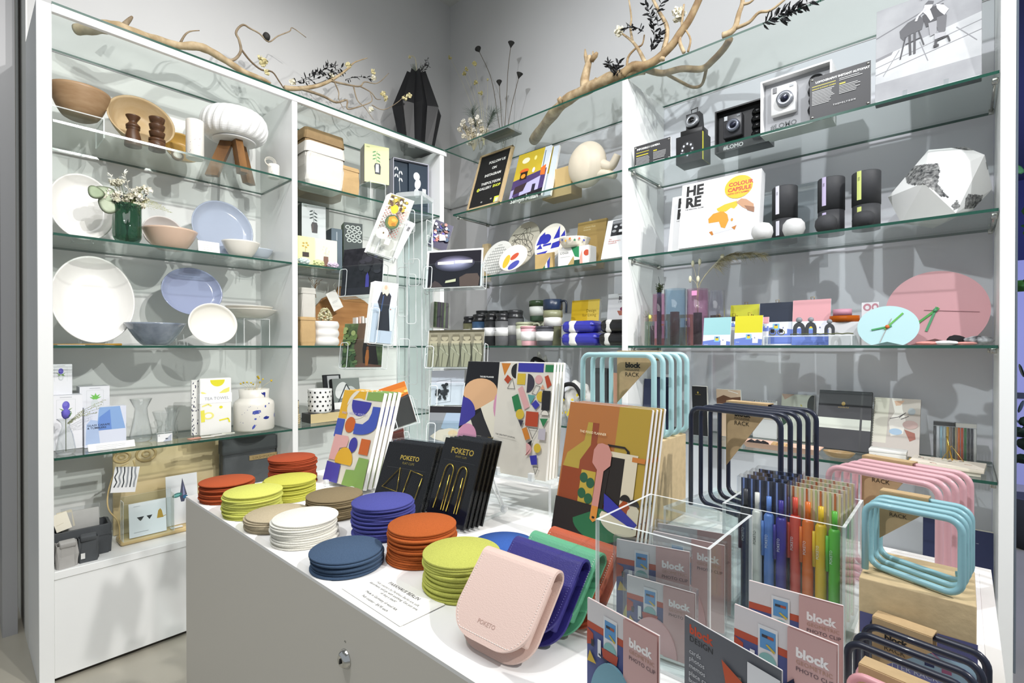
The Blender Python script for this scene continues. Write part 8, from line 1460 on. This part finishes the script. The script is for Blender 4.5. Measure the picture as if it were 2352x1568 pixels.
card(((984, 577), (1111, 569), (1106, 656), (977, 661)), .08, SRZ, 'dark postcard of a parked car under two glowing strip lights', P('#1e1c24', .22), [('r', '#eeeeee', 0, 0, 100, 3), ('r', '#eeeeee', 97, 0, 100, 90), ('r', '#eeeeee', 0, 0, 3, 90), ('r', '#eeeeee', 0, 71, 100, 90)]+[('e', '#'+'%02x%02x%02x' % (45+22*i, 42+22*i, 62+24*i), 50, 25, 36-3*i, 14-1.6*i) for i in range(7)]+[('r', '#f2f0dc', 20, 21, 49, 26), ('r', '#f2f0dc', 51, 20, 82, 25), ('p', '#4a3a38', [(4, 66), (16, 54), (24, 58), (34, 68), (20, 71), (6, 71)]), ('p', '#5c4840', [(60, 50), (72, 44), (92, 44), (96, 52), (94, 70), (62, 70)]), ('p', '#d8d4b0', [(36, 55), (54, 52), (54, 57), (35, 59)])], 4)
card(((826, 645), (886, 657), (930, 784), (880, 784)), .14, 55, 'tall postcard of a long-haired person in a dark suit on pale blue', P('#c3cad8', .3), [('r', '#eeeef0', 0, 0, 100, 5), ('r', '#eeeef0', 0, 0, 7, 400), ('r', '#eeeef0', 93, 0, 100, 400), ('r', '#dfe3ec', 50, 60, 93, 212), ('p', '#23252e', [(32, 46), (62, 40), (76, 60), (72, 120), (84, 212), (30, 212), (34, 120), (22, 90)]), ('l', '#34486f', [(44, 60), (40, 130)], 5), ('p', '#d9d2b6', [(36, 16), (52, 10), (62, 20), (66, 44), (58, 62), (48, 50), (40, 56), (34, 36)]), ('e', '#c9a890', 50, 24, 6, 10), ('e', '#c07a5c', 78, 118, 3, 3)], 5)
card(((787, 744), (879, 741), (880, 842), (790, 843)), .07, SRZ, 'forest postcard of a small person inside a hollow trunk', P('#34422c', .3, n=(45, .5), c2='#5f7048'), [('p', '#5c4a3a', [(36, 0), (62, 0), (70, 60), (92, 92), (40, 96), (26, 70)]), ('p', '#1d1613', [(56, 0), (80, 0), (84, 60), (92, 96), (54, 96), (50, 60)]), ('p', '#6a4a3c', [(0, 108), (50, 92), (100, 98), (100, 120), (0, 120)]), ('p', '#a8642e', [(60, 62), (66, 62), (68, 80), (66, 98), (60, 98), (58, 80)]), ('e', '#7a4a30', 63, 58, 3, 4)]+ell(['#4f6a44', '#38502e', '#6a8050'], 20, 2, 60, 34, 104, 3, 8, 5)+ell(['#5a7040', '#8a9860'], 12, 2, 4, 34, 50, 3, 8, 6), 3)
MR = '#8f8a74'
def fig(x): return [('e', '#a39d84', x, 14, 6, 5), ('r', '#6f6a56', x-6, 8, x+6, 12), ('p', '#a8a288', [(x-7, 19), (x+7, 19), (x+9, 40), (x+5, 72), (x-6, 72), (x-9, 40)]), ('l', '#615c4a', [(x+7, 22), (x+9, 44), (x+5, 70)], 1.6), ('l', '#615c4a', [(x-2, 40), (x-4, 70)], 1), ('l', '#b9b39a', [(x-8, 30), (x+8, 44)], 2), ('l', '#605b48', [(x-4, 24), (x+3, 40)], .8)]
card(((988, 758), (1113, 757), (1109, 842), (979, 843)), .08, SRZ, 'stone relief postcard of a row of robed figures', P(MR, .6, n=(60, .2)), [('r', '#45412f', 0, 0, 100, 4)]+sum([fig(10+20*i) for i in range(5)], [])+[('r', '#787360', 0, 73, 100, 75)], 4)
card(((872, 890), (951, 876), (934, 966), (895, 992)), .15, 40, 'sunset postcard with an orange sky above dark hills', P('#c8702a', .3), [('r', '#d98a3a', 0, 20, 100, 44)]+ell(['#eab04a', '#e0984a', '#f0c870'], 14, 20, 36, 96, 54, 3, 9, 7)+[('p', '#3a3838', [(0, 56), (16, 50), (22, 66), (44, 62), (70, 54), (100, 50), (100, 200), (0, 200)])], 5)
card(((993, 500), (1038, 520), (1028, 578), (990, 566)), .02, 62, 'postcard of a crowd in purple gowns, upper right', P('#2a2648', .35), ell(['#4a3f9a', '#c9c4d8', '#8a5a4a', '#2f4a6a', '#15131c', '#d97a6a'], 40, 8, 10, 92, 120, 5, 12, 8)+[('p', '#d9dade', [(40, 74), (70, 70), (82, 96), (50, 112)])], 3, pocket=False)
card(((997, 690), (1031, 698), (1031, 752), (995, 753)), .03, 62, 'postcard of dark tree trunks above the relief card', P('#5f7250', .4, n=(60, .4)), [('r', '#332f38', 22, 0, 48, 200), ('r', '#3a3640', 52, 0, 66, 200), ('r', '#2f2c34', 78, 0, 96, 200), ('r', '#4a4654', 30, 0, 36, 200)], 4, pocket=False)
card(((993, 851), (1070, 849), (1062, 930), (988, 930)), .06, SRZ, 'white postcard of a gallery wall with a black tree picture', P('#dfe1ea', .3), [('l', '#8a8c94', [(16, 32), (60, 26), (60, 90), (14, 96)], 1), ('p', '#e9eaf2', [(16, 33), (59, 28), (59, 89), (15, 94)])]+ell(['#2c2e32', '#44474c'], 22, 18, 58, 56, 82, 3, 6, 9)+ell(['#2c2e32'], 9, 38, 40, 48, 70, 3, 6, 10), 3)
card(((991, 932), (1068, 934), (1058, 1022), (980, 1020)), .07, SRZ, 'postcard with a pale reclining shape below a dark band', P('#8a8d92', .3), [('r', '#1f1c20', 0, 0, 100, 18), ('p', '#9fb0c4', [(50, 18), (100, 18), (100, 80), (36, 60)]), ('p', '#dccfbe', [(4, 84), (30, 66), (62, 60), (100, 64), (100, 92), (60, 100), (20, 92)]), ('e', '#e6c8a0', 72, 74, 14, 9)], 3)
card(((884, 985), (930, 975), (928, 1018), (886, 1028)), .10, SRZ, 'reddish postcard low behind the spiral planner', P('#7a3f38', .4), [('l', '#4a5a8a', [(30, 70), (60, 60)], 4)], 2)
